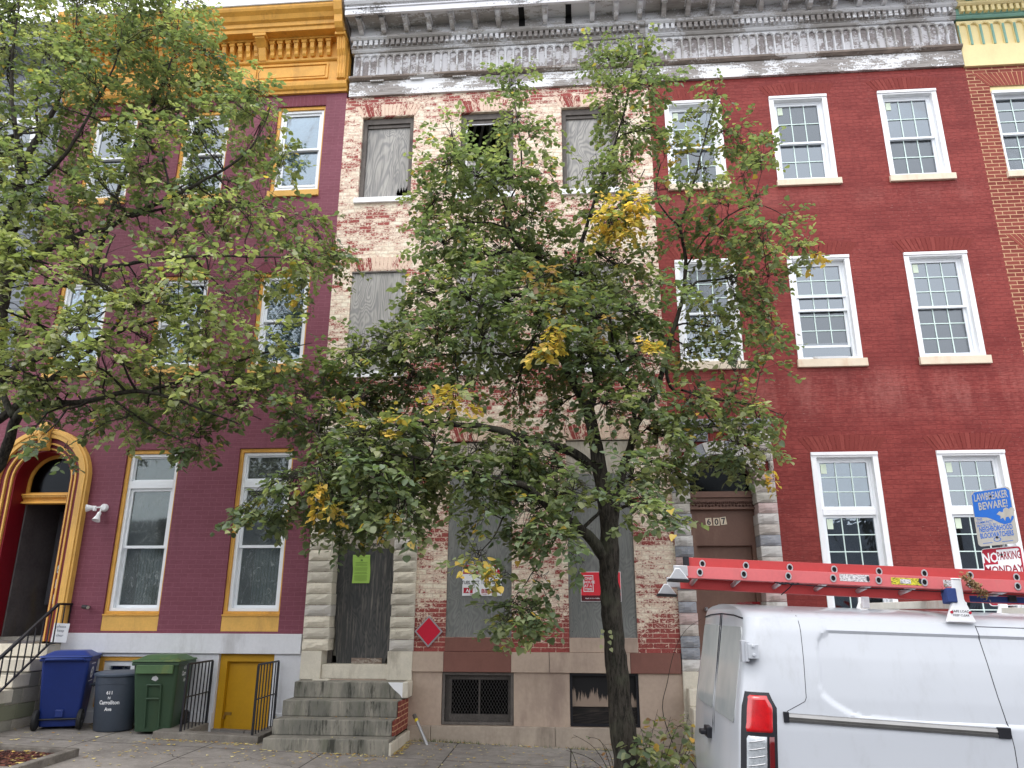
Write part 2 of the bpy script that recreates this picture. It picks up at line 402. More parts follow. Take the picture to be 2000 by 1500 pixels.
def stone_blocks(name, ramp, bumpy=0.6):
    t = NT(name); v = t.co()
    isl = t.n('NewGeometry').outputs['Random Per Island']
    cr = t.n('ValToRGB', Fac=isl); e = cr.color_ramp; e.interpolation = 'CONSTANT'
    while len(e.elements) > 1: e.elements.remove(e.elements[-1])
    e.elements[0].position = 0; e.elements[0].color = ramp[0]
    for i, c in enumerate(ramp[1:]): q = e.elements.new((i+1)/len(ramp)); q.color = c
    n = t.noise(t.map(v, (1, 1, 2.0)), 16, 5, 0.62, 0.8); n2 = t.noise(v, 60, 3)
    col = t.mix(t.step(n, 0.3, 0.75), cr.outputs[0], tuple(x*0.72 for x in ramp[0][:3])+(1,), 'MIX')
    col = t.mix(0.55, col, cr.outputs[0])
    g = t.noise(v, 5, 5, 0.7); col = t.mix(t.step(g, 0.56, 0.72, 0, 0.45), col, lin(120, 110, 96))
    return t.done(col, 0.8, t.bump(t.math('ADD', n, t.math('MULTIPLY', n2, 0.2)), bumpy, 0.012), spec=0.2)
M['creamblocks'] = stone_blocks('cream_rockface', [lin(214, 206, 188), lin(204, 196, 180), lin(220, 210, 192), lin(196, 188, 174), lin(190, 184, 178)])
M['greyblocks'] = stone_blocks('mixed_rockface', [lin(196, 190, 186), lin(186, 176, 168), lin(144, 146, 154), lin(190, 164, 160), lin(200, 196, 192), lin(176, 170, 160), lin(132, 136, 144)])

def plastic_pane():
    t = NT('crinkled_plastic_behind_glass'); v = t.co()
    n = t.noise(t.map(v, (1.6, 1, 0.8)), 2.6, 4, 0.55, 2.2); k = t.math('ABSOLUTE', t.math('SUBTRACT', n, 0.5))
    m_ = t.math('ADD', t.step(k, 0.012, 0.0, 0, 0.4), 0.13)
    m_ = t.math('MULTIPLY', m_, t.step(t.noise(v, 1.7, 3), 0.3, 0.6, 0.35, 1.0))
    a = t.n('BsdfTransparent', Color=(0.62, 0.68, 0.66, 1)); g = t.n('BsdfGlossy', Color=(0.85, 0.92, 0.95, 1), Roughness=0.04); f = t.n('Fresnel', IOR=1.5)
    x = t.n('MixShader', _0=t.math('ADD', f.outputs[0], 0.03), _1=a.outputs[0], _2=g.outputs[0]); d = t.n('BsdfDiffuse', Color=(0.5, 0.54, 0.53, 1))
    y = t.n('MixShader', _0=m_, _1=x.outputs[0], _2=d.outputs[0]); t.t.links.new(y.outputs[0], t.out.inputs[0]); return t.m
M['plastic'] = plastic_pane()
def wedge_mat(name, a, b, c, wobble=0.5):
    t = NT(name); v = t.co(); isl = t.n('NewGeometry').outputs['Random Per Island']
    n = t.noise(t.map(v, (3, 1, 1)), 12, 4, 0.75)
    f = t.step(t.math('ADD', t.math('MULTIPLY', isl, wobble*0.5), t.math('MULTIPLY', n, 1.0)), 0.62+0.1*wobble, 0.70+0.1*wobble)
    col = t.mix(f, a, b); col = t.mix(t.step(t.noise(v, 30, 3), 0.55, 0.7, 0, 0.5), col, c)
    return t.done(col, 0.75, t.bump(n, 0.4, 0.004), spec=0.2)
M['peelarch'] = wedge_mat('peeling_arch_bricks', lin(222, 196, 176), lin(140, 64, 60), lin(200, 160, 145), 0.9)
M['redarch'] = wedge_mat('red_arch_bricks', lin(124, 54, 49), lin(136, 64, 58), lin(120, 50, 46), 0.8)
M['pointedarch'] = wedge_mat('orange_arch_bricks', lin(142, 72, 62), lin(124, 58, 52), lin(142, 72, 62), 0.4)
M['plumarch'] = wedge_mat('plum_arch_bricks', lin(116, 62, 72), lin(126, 70, 80), lin(112, 58, 68), 0.4)
M['creammortar'] = plain('cream_mortar', lin(212, 168, 126), 0.8, 0.05, 8, 0.1)

def stained_stone(name):
    t = NT(name); v = t.co()
    n = t.noise(t.map(v, (1.6, 1.6, 0.5)), 2.6, 6, 0.65); f = t.noise(v, 40, 3)
    col = t.mix(t.step(n, 0.38, 0.62), lin(112, 110, 102), lin(146, 141, 130))
    gr = t.noise(t.map(v, (2.2, 2, 0.6)), 1.8, 5, 0.7)
    col = t.mix(t.step(gr, 0.5, 0.68, 0, 0.4), col, lin(92, 95, 74))
    k = t.noise(t.map(v, (5, 5, 0.7)), 2.4, 5, 0.75)
    col = t.mix(t.step(k, 0.58, 0.72, 0, 0.75), col, lin(172, 164, 150))
    col = t.mix(t.step(t.math('SUBTRACT', 1.0, k), 0.52, 0.66, 0, 0.8), col, lin(48, 49, 44))
    # upward faces are mixed paler
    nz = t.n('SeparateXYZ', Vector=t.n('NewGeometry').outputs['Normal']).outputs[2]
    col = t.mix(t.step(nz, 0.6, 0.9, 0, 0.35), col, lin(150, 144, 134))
    return t.done(col, 0.8, t.bump(t.math('ADD', n, t.math('MULTIPLY', f, 0.4)), 0.5, 0.006), spec=0.2)
M['stepstone'] = stained_stone('stained_step_stone')

# ---------------- house helpers ----------------
def wall(root, outer, holes, depth, mat, y=0.0, name='wall', label=None):
    mb = MB(); mb.plate([outer]+holes, y, y+depth, back=False)
    o = mb.build(name, mat, root, fix=False)
    if label: o['label'] = label
    return o
def shell(root, x0, x1, zb, zt, floors=(-0.35, 3.05, 6.15)):
    e = 0.02; mb = MB()
    mb.box(x0+e, x0+0.1, 0.3, 8.0, zb, zt); mb.box(x1-0.1, x1-e, 0.3, 8.0, zb, zt); mb.box(x0+e, x1-e, 8.0, 8.2, zb, zt)
    mb.box(x0+0.1, x1-0.1, 3.6, 3.7, zb, zt-0.3)
    mb.build('party_wall', M['plaster'], root)
    mb = MB(); mb.box(x0+e, x1-e, 0.05, 8.2, zt, zt+0.12); mb.build('roof', M['dark'], root)
    for z in floors:
        mb = MB(); mb.box(x0+0.1, x1-0.1, 0.26, 8.0, z-0.25, z-0.02)
        mb.build('floor', M['plaster'], root)
def jack(root, x0, x1, z, mat, h=0.215, flare=0.13, y=-0.006, crown=0.03, back=None):
    """flat arch of radiating bricks over an opening"""
    n = int(round((x1-x0+flare)/0.066)); mb = MB(); g = 0.09
    for i in range(n):
        a, b = (i+g)/n, (i+1-g)/n
        def q(t, top):
            xa = x0-0.02+(x1-x0+0.04)*t; xb = x0-flare+(x1-x0+2*flare)*t
            return (xb, z+h+crown*(1-(2*t-1)**2)) if top else (xa, z+0.004+crown*0.4*(1-(2*t-1)**2))
        l = [q(a, 0), q(b, 0), q(b, 1), q(a, 1)]
        mb.plate([l], y-0.002*(i % 2), 0.02, back=False)
    o = mb.build('flat_arch', mat, root, fix=False)
    if back:
        mb = MB(); mb.plate([[(x0, z), (x1, z), (x1+flare, z+h), (x0-flare, z+h)]], y+0.003, 0.01, back=False); mb.build('arch_mortar', back, root, fix=False)
    return o
def grid_sash(par, x0, x1, z0, z1, y, cols, rows, glass, fr=0.035, mun=0.014, name='sash', mat=None, munmat=None):
    mat = mat or M['vinyl']; mb = MB()
    mb.plate([rect(x0, x1, z0, z1), rect(x0+fr, x1-fr, z0+fr, z1-fr)], y, y+0.035)
    s = mb.build(name, mat, par)
    if cols > 1 or rows > 1:
        mb = MB()
        xa, xb, za, zb = x0+fr, x1-fr, z0+fr, z1-fr
        for i in range(1, cols): x = xa+(xb-xa)*i/cols; mb.box(x-mun/2, x+mun/2, y+0.0105, y+0.022, za, zb)
        for j in range(1, rows): z = za+(zb-za)*j/rows; mb.box(xa, xb, y+0.0085, y+0.020, z-mun/2, z+mun/2)
        g = mb.build('muntins', munmat or M['muntin'], par)
    mb = MB(); mb.box(x0+fr*0.8, x1-fr*0.8, y+0.023, y+0.029, z0+fr*0.8, z1-fr*0.8)
    mb.build('pane', glass, par)
    return s

def red_window(root, x0, x1, z0, z1, rows, sash_split=0.5, transom=None, lower='screen', upper='glassblue', drop=0.0, raise_=0.0, sticker=True, casing=0.075):
    """white cased window; outer casing = opening"""
    mb = MB(); c = casing
    mb.plate([rect(x0, x1, z0, z1), rect(x0+c, x1-c, z0+0.03, z1-c)], -0.012, 0.13)
    mb.box(x0+0.001, x1-0.001, -0.03, -0.013, z1-0.05, z1-0.002)
    w_ = mb.build('window', M['white'], root, bevel=0.004)
    xa, xb, za, zb = x0+c, x1-c, z0+0.03, z1-c
    mb = MB(); mb.plate([rect(xa, xb, za, zb), rect(xa+0.03, xb-0.03, za+0.03, zb-0.03)], 0.075, 0.165); mb.build('frame', M['vinyl'], w_)
    xa += 0.03; xb -= 0.03; za += 0.03; zb -= 0.03
    if transom:
        zt = zb-transom; grid_sash(w_, xa, xb, zt, zb, 0.085, 3, rows, M[upper])
        mb = MB(); mb.box(xa, xb, 0.05, 0.15, zt-0.09, zt-0.001); mb.build('transom_bar', M['white'], w_, bevel=0.004)
        if sticker: mb = MB(); mb.box(xa+0.05, xa+0.13, 0.1, 0.104, zb-0.05-0.14, zb-0.05); mb.build('sticker', M['sticker'], w_)
        zb = zt-0.09
    zm = za+(zb-za)*sash_split
    grid_sash(w_, xa, xb, zm-0.02-drop, zb-drop, 0.085, 3, rows, M[upper])
    grid_sash(w_, xa, xb, za+raise_, zm+0.02+raise_, 0.122, 3, rows, M[lower])
    if drop > 0.01 or raise_ > 0.01: pass
    if sticker:
        mb = MB(); mb.box(xa+0.05, xa+0.13, 0.1, 0.104, zb-0.05-0.14-drop, zb-0.05-drop); mb.build('sticker', M['sticker'], w_)
    return w_
def sill(root, x0, x1, z0, z1, mat, proud=0.05, deep=0.12):
    mb = MB(); mb.box(x0, x1, -proud, deep, z0, z1); return mb.build('sill', mat, root, bevel=0.006)

def rockface(mb, x0, x1, y, z0, z1, depth, rnd, bulge=0.03, side=None, sidey=None):
    """one rock-faced block: front face swells and is chipped"""
    nx = max(3, int((x1-x0)/0.07)); nz = 4; vs = []
    for i in range(nx+1):
        for j in range(nz+1):
            u, v = i/nx, j/nz; e = min(u, 1-u)*2*nx/2; f = min(v, 1-v)*2
            b = min(1, e)*min(1, f*1.6)*bulge*(0.8+0.4*rnd.random()) if 0 < i < nx and 0 < j < nz else 0
            vs.append((x0+(x1-x0)*u, y-b, z0+(z1-z0)*v))
    k = nz+1; fs = [(i*k+j, (i+1)*k+j, (i+1)*k+j+1, i*k+j+1) for i in range(nx) for j in range(nz)]
    o = len(vs)
    vs += [(x0, y+depth, z0), (x1, y+depth, z0), (x1, y+depth, z1), (x0, y+depth, z1)]
    fs += [tuple([i*k for i in range(nx+1)][::-1]+[o, o+1]), tuple([i*k+nz for i in range(nx+1)]+[o+2, o+3]),
           tuple([j for j in range(nz+1)]+[o+3, o]), tuple([nx*k+j for j in range(nz, -1, -1)]+[o+1, o+2])]
    mb.add(vs, fs)

def rock_surround(root, xo0, xi0, xi1, xo1, zb, zspring, ztop, rise, mat, name='door_surround'):
    rnd = random.Random(int(xo0*100)); mb = MB(); g = 0.006; hgt = 0.152
    n = int((zspring-zb)/hgt+0.5); hh = (zspring-zb)/n
    for (a, b) in ((xo0, xi0), (xi1, xo1)):
        for i in range(n):
            j = rnd.uniform(-0.012, 0.012)
            if a == xo0: rockface(mb, a, b+j, -0.045, zb+i*hh+g/2, zb+(i+1)*hh-g/2, 0.30, rnd)
            else: rockface(mb, a+j, b, -0.045, zb+i*hh+g/2, zb+(i+1)*hh-g/2, 0.30, rnd)
    # voussoirs of the arch and the courses above it
    cx, hw = (xi0+xi1)/2, (xi1-xi0)/2; rad = (hw*hw+rise*rise)/(2*rise); cz = zspring+rise-rad; a0 = math.asin(hw/rad)
    nv = 9
    for i in range(nv):
        t0, t1 = -a0*1.0+2*a0*(i+0.03)/nv, -a0+2*a0*(i+0.97)/nv
        def P(t, r_): return (cx+r_*math.sin(t), cz+r_*math.cos(t))
        mb.plate([[P(t0, rad), P(t1, rad), P(t1, rad+0.2), P(t0, rad+0.2)]], -0.05, 0.2)
    z = zspring; k = 0
    while z < ztop-0.12:
        h = min(hh, ztop-0.1-z)
        if h < 0.04: break
        def inner(zz):   # half-width kept clear of the voussoirs at height zz
            d = zz-cz; rr = rad+0.205
            return math.sqrt(max(0, rr*rr-d*d)) if d < rr else 0
        hwid = inner(z)
        if hwid > 0.02:
            rockface(mb, xo0, max(xo0+0.06, cx-hwid), -0.045, z+g/2, z+h-g/2, 0.2, rnd); rockface(mb, min(xo1-0.06, cx+hwid), xo1, -0.045, z+g/2, z+h-g/2, 0.2, rnd)
        else:
            m_ = xo0+(xo1-xo0)*rnd.uniform(0.35, 0.65)
            rockface(mb, xo0, m_-g/2, -0.045, z+g/2, z+h-g/2, 0.2, rnd); rockface(mb, m_+g/2, xo1, -0.045, z+g/2, z+h-g/2, 0.2, rnd)
        z += h; k += 1
    o = mb.build(name, mat, root)
    mb = MB(); mb.box(xo0-0.02, xo1+0.02, -0.12, 0.1, ztop-0.09, ztop); mb.box(xo0, xo1, -0.08, 0.1, ztop-0.13, ztop-0.091)
    mb.build('drip_mould', mat, o, bevel=0.01)
    return o
# ================= the peeling cream house (no. 609) =================
X0, X1 = -3.85, 1.42
H = thing('row_house', 'narrow three storey brick house with cream paint peeling off and boarded windows', 'row house', (-1.2, 0, -1.7), 'row houses of the terrace')
wins3 = [(-3.53, -2.621), (-1.80, -0.887), (-0.069, 0.852)]
holes = [rect(a, b, 6.67, 8.278) for a, b in wins3]+[rect(a, b, 3.60, 5.326) for a, b in wins3]
v1 = [(-1.829, -0.898), (-0.097, 0.839)]
holes += [rect(a, b, -0.334, 2.46) for a, b in v1]+[]
wall(H, [(X0, -0.523), (-3.57, -0.523), (-3.57, 2.62), (-2.55, 2.62), (-2.55, -0.523), (X1, -0.523), (X1, 8.70), (X0, 8.70)], holes, 0.22, M['peel'])
shell(H, X0, X1, -1.9, 10.1)
# joists bared in the dim room behind the broken window
mb = MB()
for i in range(12): mb.box(-3.6+i*0.42, -3.55+i*0.42, 0.5, 3.5, 8.75, 8.95)
for i in range(3): mb.box(-2.2+0.5*i, -2.15+0.5*i, 1.6, 1.66, 6.2, 9.0)
mb.build('joists', M['plaster'], H)
for a, b in wins3:
    jack(H, a, b, 8.278, M['peelarch']); jack(H, a, b, 5.326, M['peelarch'])
def old_frame(a, b, z0, z1, y=0.06):
    mb = MB(); mb.plate([rect(a+0.002, b-0.002, z0, z1-0.002), rect(a+0.075, b-0.075, z0+0.02, z1-0.11)], y, y+0.1)
    mb.box(a+0.076, b-0.076, y+0.03, y+0.09, z1-0.17, z1-0.112)
    return mb.build('window', M['darkwood'], H, bevel=0.004)
# third floor: plywood, a broken open one, plywood
for k, (a, b) in enumerate(wins3):
    f = old_frame(a, b, 6.672, 8.278)
    if k == 1:
        mb = MB(); mb.plate([[(a+0.08, 7.1), (a+0.105, 7.1), (a+0.105, 8.09), (b-0.08, 8.09), (b-0.08, 8.12), (a+0.08, 8.12)]], 0.1, 0.13); mb.build('sash', M['white'], f)
        mb = MB()
        for q in range(9): mb.bar((a-0.6+q*0.22, 2.4, 8.25), (a+0.15+q*0.12, 0.6, 8.9), 0.05, 0.02)
        mb.plate([[(a+0.35, 7.0), (a+0.75, 6.9), (b+0.3, 8.2), (a+0.1, 8.3)]], 1.9, 1.92); mb.build('hanging_lath', M['whitewash'], H)
        mb = MB(); mb.plate([[(a+0.09, 6.69), (b-0.09, 6.69), (b-0.09, 6.95), (a+0.5, 6.88), (a+0.42, 7.3), (a+0.12, 7.42), (a+0.09, 7.4)]], 0.12, 0.13)
        mb.build('board', M['ply'], f)['label'] = 'broken plywood scrap'
        continue
    if k == 0:
        rnd = random.Random(3)
        pts = [(a+0.075, 6.69), (a+0.66, 6.69)]
        for i in range(9):     # the torn corner
            t = i/8; pts.append((a+0.64+0.2*t+rnd.uniform(-.01, .01), 6.70+0.17+0.06*t+(0.05 if i % 2 else -0.05)))
        pts += [(b-0.075, 6.93), (b-0.075, 8.13), (a+0.075, 8.13)]
        mb = MB(); mb.plate([pts], 0.12, 0.132); mb.build('board', M['ply'], f)['label'] = 'grey plywood board with a splintered lower corner'
        mb = MB()
        for i in range(3): mb.bar((a+0.6, 0.2+0.02*i, 6.70+0.05*i), (b-0.1, 0.17+0.02*i, 6.74+0.055*i), 0.02, 0.035)
        mb.build('splinters', plain('splintered_brown_wood', lin(120, 74, 60), 0.8, 0.3, 9, 0.3), f)
    else:
        mb = MB(); mb.plate([rect(a+0.075, b-0.075, 6.69, 8.13)], 0.12, 0.132); mb.build('board', M['ply'], f)
for a, b in wins3: sill(H, a-0.05, b+0.03, 6.575, 6.672, M['white'])
for a, b in wins3: sill(H, a-0.05, b+0.03, 3.50, 3.602, M['white'])
for a, b in wins3:
    mb = MB(); mb.plate([rect(a+0.002, b-0.002, 3.604, 5.322)], 0.025, 0.04); o = mb.build('window', M['ply'], H); o['label'] = 'window opening closed with a grey plywood board'
    mb = MB(); mb.box(a+0.002, b-0.002, -0.004, 0.024, 5.30, 5.322); mb.build('head_batten', M['darkwood'], o)
# ground floor: tall boarded windows, sills of two colours
for k, (a, b) in enumerate(v1):
    jack(H, a, b, 2.46, M['peelarch'])
    mb = MB(); mb.plate([rect(a+0.002, b-0.002, -0.332, 1.95)], 0.02, 0.035); o = mb.build('window', M['plygrey'], H); o['label'] = 'tall window closed with a flat grey painted board'
    mb = MB(); mb.plate([rect(a+0.002, b-0.002, 1.955, 2.44)], 0.024, 0.035); mb.build('top_board', M['plypale'], o)
    mb = MB()
    rnd = random.Random(k)
    for i in range(14):
        x = a+0.05+(b-a-0.1)*(i % 2)+rnd.uniform(-.01, .01) if i < 8 else a+rnd.uniform(.1, .8); z = -0.25+i*0.19
        if z < 1.9: mb.lathe([(0.006, 0), (0.006, 0.003)], 6, Matrix.Translation((x, 0.0195, z)) @ Matrix.Rotation(R(90), 4, 'X'))
    mb.build('screws', M['ink'], o)
    mb = MB(); mb.box(a, b, -0.015, 0.1, -0.521, -0.336); mb.build('apron', M['brown'] if k == 0 else M['brownstone'], H, bevel=0.004)
# stone base
def base_band(x0, x1, mat): mb = MB(); mb.box(x0, x1, -0.05, 0.1, -0.785, -0.525); return mb.build('water_table', mat, H, bevel=0.005)
base_band(-2.30, -1.84, M['brownstone']); base_band(-1.838, -0.90, M['brown'])['label'] = 'dark brown painted stretch of the stone band'
base_band(-0.898, -0.38, M['brownstone']); base_band(-0.374, 0.72, M['brownstone']); base_band(0.722, 1.40, M['brown'])
wall(H, rect(-3.85, 1.41, -1.465, -0.786), [rect(-1.856, -0.865, -1.462, -0.788), rect(-0.105, 0.825, -1.462, -0.788)], 0.2, M['brownstone'], -0.012, 'base_wall')
for a, b in ((-2.31, -1.99), (-1.985, -0.31), (-0.305, 0.62), (0.625, 1.41)):
    mb = MB(); mb.box(a, b, -0.055, 0.1, -2.1, -1.467); mb.build('plinth', M['beigestone'], H, bevel=0.006)
# cellar windows
mesh_t = NT('rusty_diamond_mesh_screen')
M['wire'] = plain('grey_wire', lin(84, 80, 78), 0.6, 0.2, 30, 0, metal=0.3)
mb = MB(); a, b, z0, z1 = -1.85, -0.87, -1.455, -0.79
mb.plate([rect(a, b, z0, z1), rect(a+0.035, b-0.035, z0+0.035, z1-0.035)], 0.0, 0.03); cw = mb.build('cellar_window', M['darkwood'], H)
mb = MB(); mb.plate([rect(a+0.03, b-0.03, z0+0.03, z1-0.03), rect(a+0.11, b-0.08, z0+0.12, z1-0.1)], 0.09, 0.14); mb.box(-1.36, -1.34, 0.1, 0.13, z0+0.12, z1-0.1); mb.build('frame', M['darkwood'], cw)
mb = MB(); mb.box(a+0.1, b-0.07, 0.145, 0.15, z0+0.1, z1-0.09); mb.build('pane', M['dimglass'], cw)
mb = MB(); s = 0.042; W_, H_ = b-a-0.07, z1-z0-0.07; x_, z_ = a+0.035, z0+0.035
for sg in (1, -1):
    k = -int(H_/1.7/s)-1
    while k*s < W_+H_/1.7+s:
        # steep diamond wires
        xs, pts = k*s, []
        for zz in (0, H_):
            pass
        sl = sg/1.7; xa = xs+(0 if sg > 0 else H_/1.7)-(H_/1.7 if sg > 0 else 0)+ (H_/1.7 if sg > 0 else 0)
        p0 = [xa, 0.0]; p1 = [xa+sl*H_, H_]
        # clip to the frame
        def clip(p, q):
            if p[0] > q[0]: p, q = q, p
            if q[0] <= 0 or p[0] >= W_: return None
            def atx(X): t = (X-p[0])/(q[0]-p[0]); return [X, p[1]+(q[1]-p[1])*t]
            a2 = atx(0) if p[0] < 0 else p; b2 = atx(W_) if q[0] > W_ else q
            return a2, b2
        c_ = clip(p0, p1)
        if c_: mb.bar((x_+c_[0][0], 0.015+0.002*sg, z_+c_[0][1]), (x_+c_[1][0], 0.015+0.002*sg, z_+c_[1][1]), 0.0026)
        k += 1
mb.build('wire_screen', M['wire'], cw)
# second cellar window: charred boards
a, b = -0.10, 0.82
t = NT('scorched_board'); v = t.co(); n_ = t.noise(t.map(v, (9, 1, 1)), 2.4, 5, 0.7); sz = t.n('SeparateXYZ', Vector=v).outputs[2]
e_ = t.step(t.math('ADD', sz, t.math('MULTIPLY', n_, 0.55)), 0.86, 0.92)
col = t.mix(e_, lin(150, 132, 118), lin(26, 25, 27)); t.done(col, 0.8, t.bump(n_, 0.4, 0.003)); M['scorch'] = t.m
M['charred'] = plywood('charred_plank', lin(32, 31, 32), lin(50, 46, 44), lin(96, 86, 78), 1.0, False)
mb = MB(); mb.plate([rect(a, b, z0, z1), rect(a+0.03, b-0.03, z0+0.03, z1-0.03)], 0.0, 0.05); cw = mb.build('cellar_window', M['iron'], H)
mb = MB(); mb.box(a+0.03, b-0.03, 0.05, 0.065, -1.215, z1-0.03); o = mb.build('upper_board', M['scorch'], cw); o['label'] = 'board scorched black above a torn pale edge'
mb = MB(); mb.box(a+0.03, b-0.03, 0.045, 0.062, z0+0.03, -1.225); mb.build('lower_board', M['charred'], cw)
# entrance
rock_surround(H, -3.86, -3.49, -2.605, -2.27, -0.52, 1.95, 2.70, 0.25, M['creamblocks'])
for a, b in ((-3.858, -3.565), (-2.625, -2.275)):
    mb = MB(); mb.box(a, b, -0.06, 0.25, -0.90, -0.522); mb.build('pedestal_block', M['marble'], H, bevel=0.008)
mb = MB(); mb.box(-3.563, -2.627, -0.02, 0.3, -0.89, -0.70); mb.build('threshold', M['marble'], H, bevel=0.01)
d = MB(); rnd = random.Random(5)
pts = [(-3.42, -0.70), (-2.72, -0.70), (-2.70, -0.62), (-2.63, -0.60)]+[(-2.625, z) for z in (0.0, 0.90)]+[(-3.50, 0.90), (-3.505, 0.45), (-3.50, 0.1), (-3.47, -0.2), (-3.45, -0.45)]
d.plate([pts], 0.19, 0.205); door = d.build('door', M['plydark'], H); door['label'] = 'dark grey plywood sheet standing in for the front door, split at the foot'
mb = MB(); mb.plate([arch(-3.05, 0.455, 0.905, 1.95, 0.22)], 0.20, 0.215); o = mb.build('transom_board', M['plypale'], H)
text_mb([('PRIVATE PROPERTY', -3.10, 0.935, 0.048, 1.05)], lambda u, v: Vector((u, 0.197, v))).build('lettering', M['ink'], o, fix=False)
mb = MB(); mb.box(-3.20, -2.76, 0.17, 0.188, -0.70, -0.625); mb.build('patch_strip', weathered('scrap_wood', lin(140, 122, 110), lin(160, 150, 140), 0.4), door)
mb = MB(); mb.box(-3.57, -3.50, 0.2, 0.26, -0.7, 1.95); mb.box(-2.63, -2.60, 0.21, 0.26, -0.7, 1.95); mb.build('door_frame', M['darkwood'], H)
# front steps
st = MB()
tops = [(-0.300, -0.905, -3.835, -2.27), (-0.60, -1.11, -3.865, -2.34), (-0.88, -1.305, -3.87, -2.335), (-1.13, -1.49, -3.88, -2.30)]
for i, (yf, zt, xa, xb) in enumerate(tops):
    zb_ = (tops[i+1][1]+0.002) if i < 3 else -1.95
    mb = MB(); mb.box(xa, xb, yf, 0.0 if i == 0 else tops[i-1][0]+0.12, zb_, zt)
    o = mb.build('step', M['stepstone'], H, bevel=0.012)
    if i == 0: o['label'] = 'top step with a splash of white paint on its right corner'
mb = MB(); mb.plate([[(-0.30+0.02, -1.12), (0, -1.12), (0, -1.50), (-0.85, -1.50), (-0.85, -1.32), (-0.57, -1.31), (-0.57, -1.12)]], 0, 0.02, Matrix.Translation((-2.312, 0, 0)) @ Matrix.Rotation(R(90), 4, 'Z'))
mb.build('step_cheek', M['pointed'], H)
mb = MB(); mb.box(-2.34, -2.272, -1.12, 0.0, -1.95, -1.53); mb.build('cheek_stone', M['marble'], H, bevel=0.01)
mb = MB(); mb.box(-2.345, -2.262, -0.305, -0.02, -1.10, -0.90); mb.build('cheek_cap', M['marble'], H, bevel=0.01)
mb = MB(); rnd = random.Random(2)
pts = [(-2.54, -0.905), (-2.27, -0.905), (-2.27, -0.96), (-2.30, -1.04), (-2.34, -1.10), (-2.37, -1.06), (-2.42, -1.02), (-2.46, -0.99), (-2.5, -0.95)]
mb.plate([pts], -0.304, -0.30); mb.build('paint_splash', M['paperwhite'], H)
mb = MB(); mb.box(-3.63, -3.40, -0.18, -0.08, -0.903, -0.885); mb.build('loose_slab', M['marble'], H, bevel=0.003)
WH = H
def flute_front(root, x0, x1, z0, z1, cell, bar, mat, back, y=-0.03, name='frieze', barmat=None, rec=0.035):
    """arcaded frieze: a front sheet pierced by round-headed slots before a recessed board"""
    n = int(round((x1-x0)/cell)); cw = (x1-x0)/n
    mb = MB()
    for i in range(n):
        a = x0+i*cw; hw = (cw-bar)/2; cx = a+cw/2
        o = rect(a, a+cw, z0, z1); hl = arch(cx, hw, z0+0.012, z1-0.05-hw, None, 8)
        mb.plate([o, hl], y, y+rec, back=False)
        # raised ring round each head, as carved
        ring = [(cx+(hw+0.016)*math.sin(t), z1-0.05-hw+(hw+0.016)*math.cos(t)) for t in [R(-90+180*k/8) for k in range(9)]]
        mb.tube([(p[0], y-0.002, p[1]) for p in ring], 0.009, 5)
    f = mb.build(name, mat, root)
    mb = MB()
    for i in range(n+1):
        a = x0+i*cw; mb.box(max(x0, a-bar*0.32), min(x1, a+bar*0.32), y-0.016, y-0.001, z0+0.01, z1-0.09)
    mb.build('ribs', barmat or mat, f)
    mb = MB(); mb.box(x0, x1, y+rec-0.004, y+rec+0.02, z0, z1); mb.build('back_board', back, f)
    return f
def dentils(root, x0, x1, z0, z1, pitch, wd, y0, y1, mat, backmat=None):
    mb = MB(); n = int((x1-x0)/pitch)
    for i in range(n):
        a = x0+(i+0.25)*pitch; mb.box(a, a+wd, y1, y0, z0, z1)
    return mb.build('dentils', mat, root)
def console(root, x, wd, z0, z1, yb, yf, mat, capmat=None):
    """scroll bracket under the soffit"""
    h = z1-z0; prof = [(yb, z1), (yf, z1), (yf, z1-h*0.38), (yf+0.03, z1-h*0.5), (yb+(yf-yb)*0.62, z1-h*0.62), (yb+(yf-yb)*0.45, z1-h*0.85), (yb+(yf-yb)*0.25, z0), (yb, z0)]
    mb = MB(); mb.sweep_x(prof, x-wd/2, x+wd/2); o = mb.build('bracket', mat, root, bevel=0.006)
    mb = MB(); mb.box(x-wd/2-0.016, x+wd/2+0.016, yf-0.018, yb, z1-0.03, z1-0.001); mb.box(x-wd/2-0.008, x+wd/2+0.008, yf-0.01, yf+0.05, z1-0.052, z1-0.031)
    mb.build('cap', capmat or mat, o)
    return o
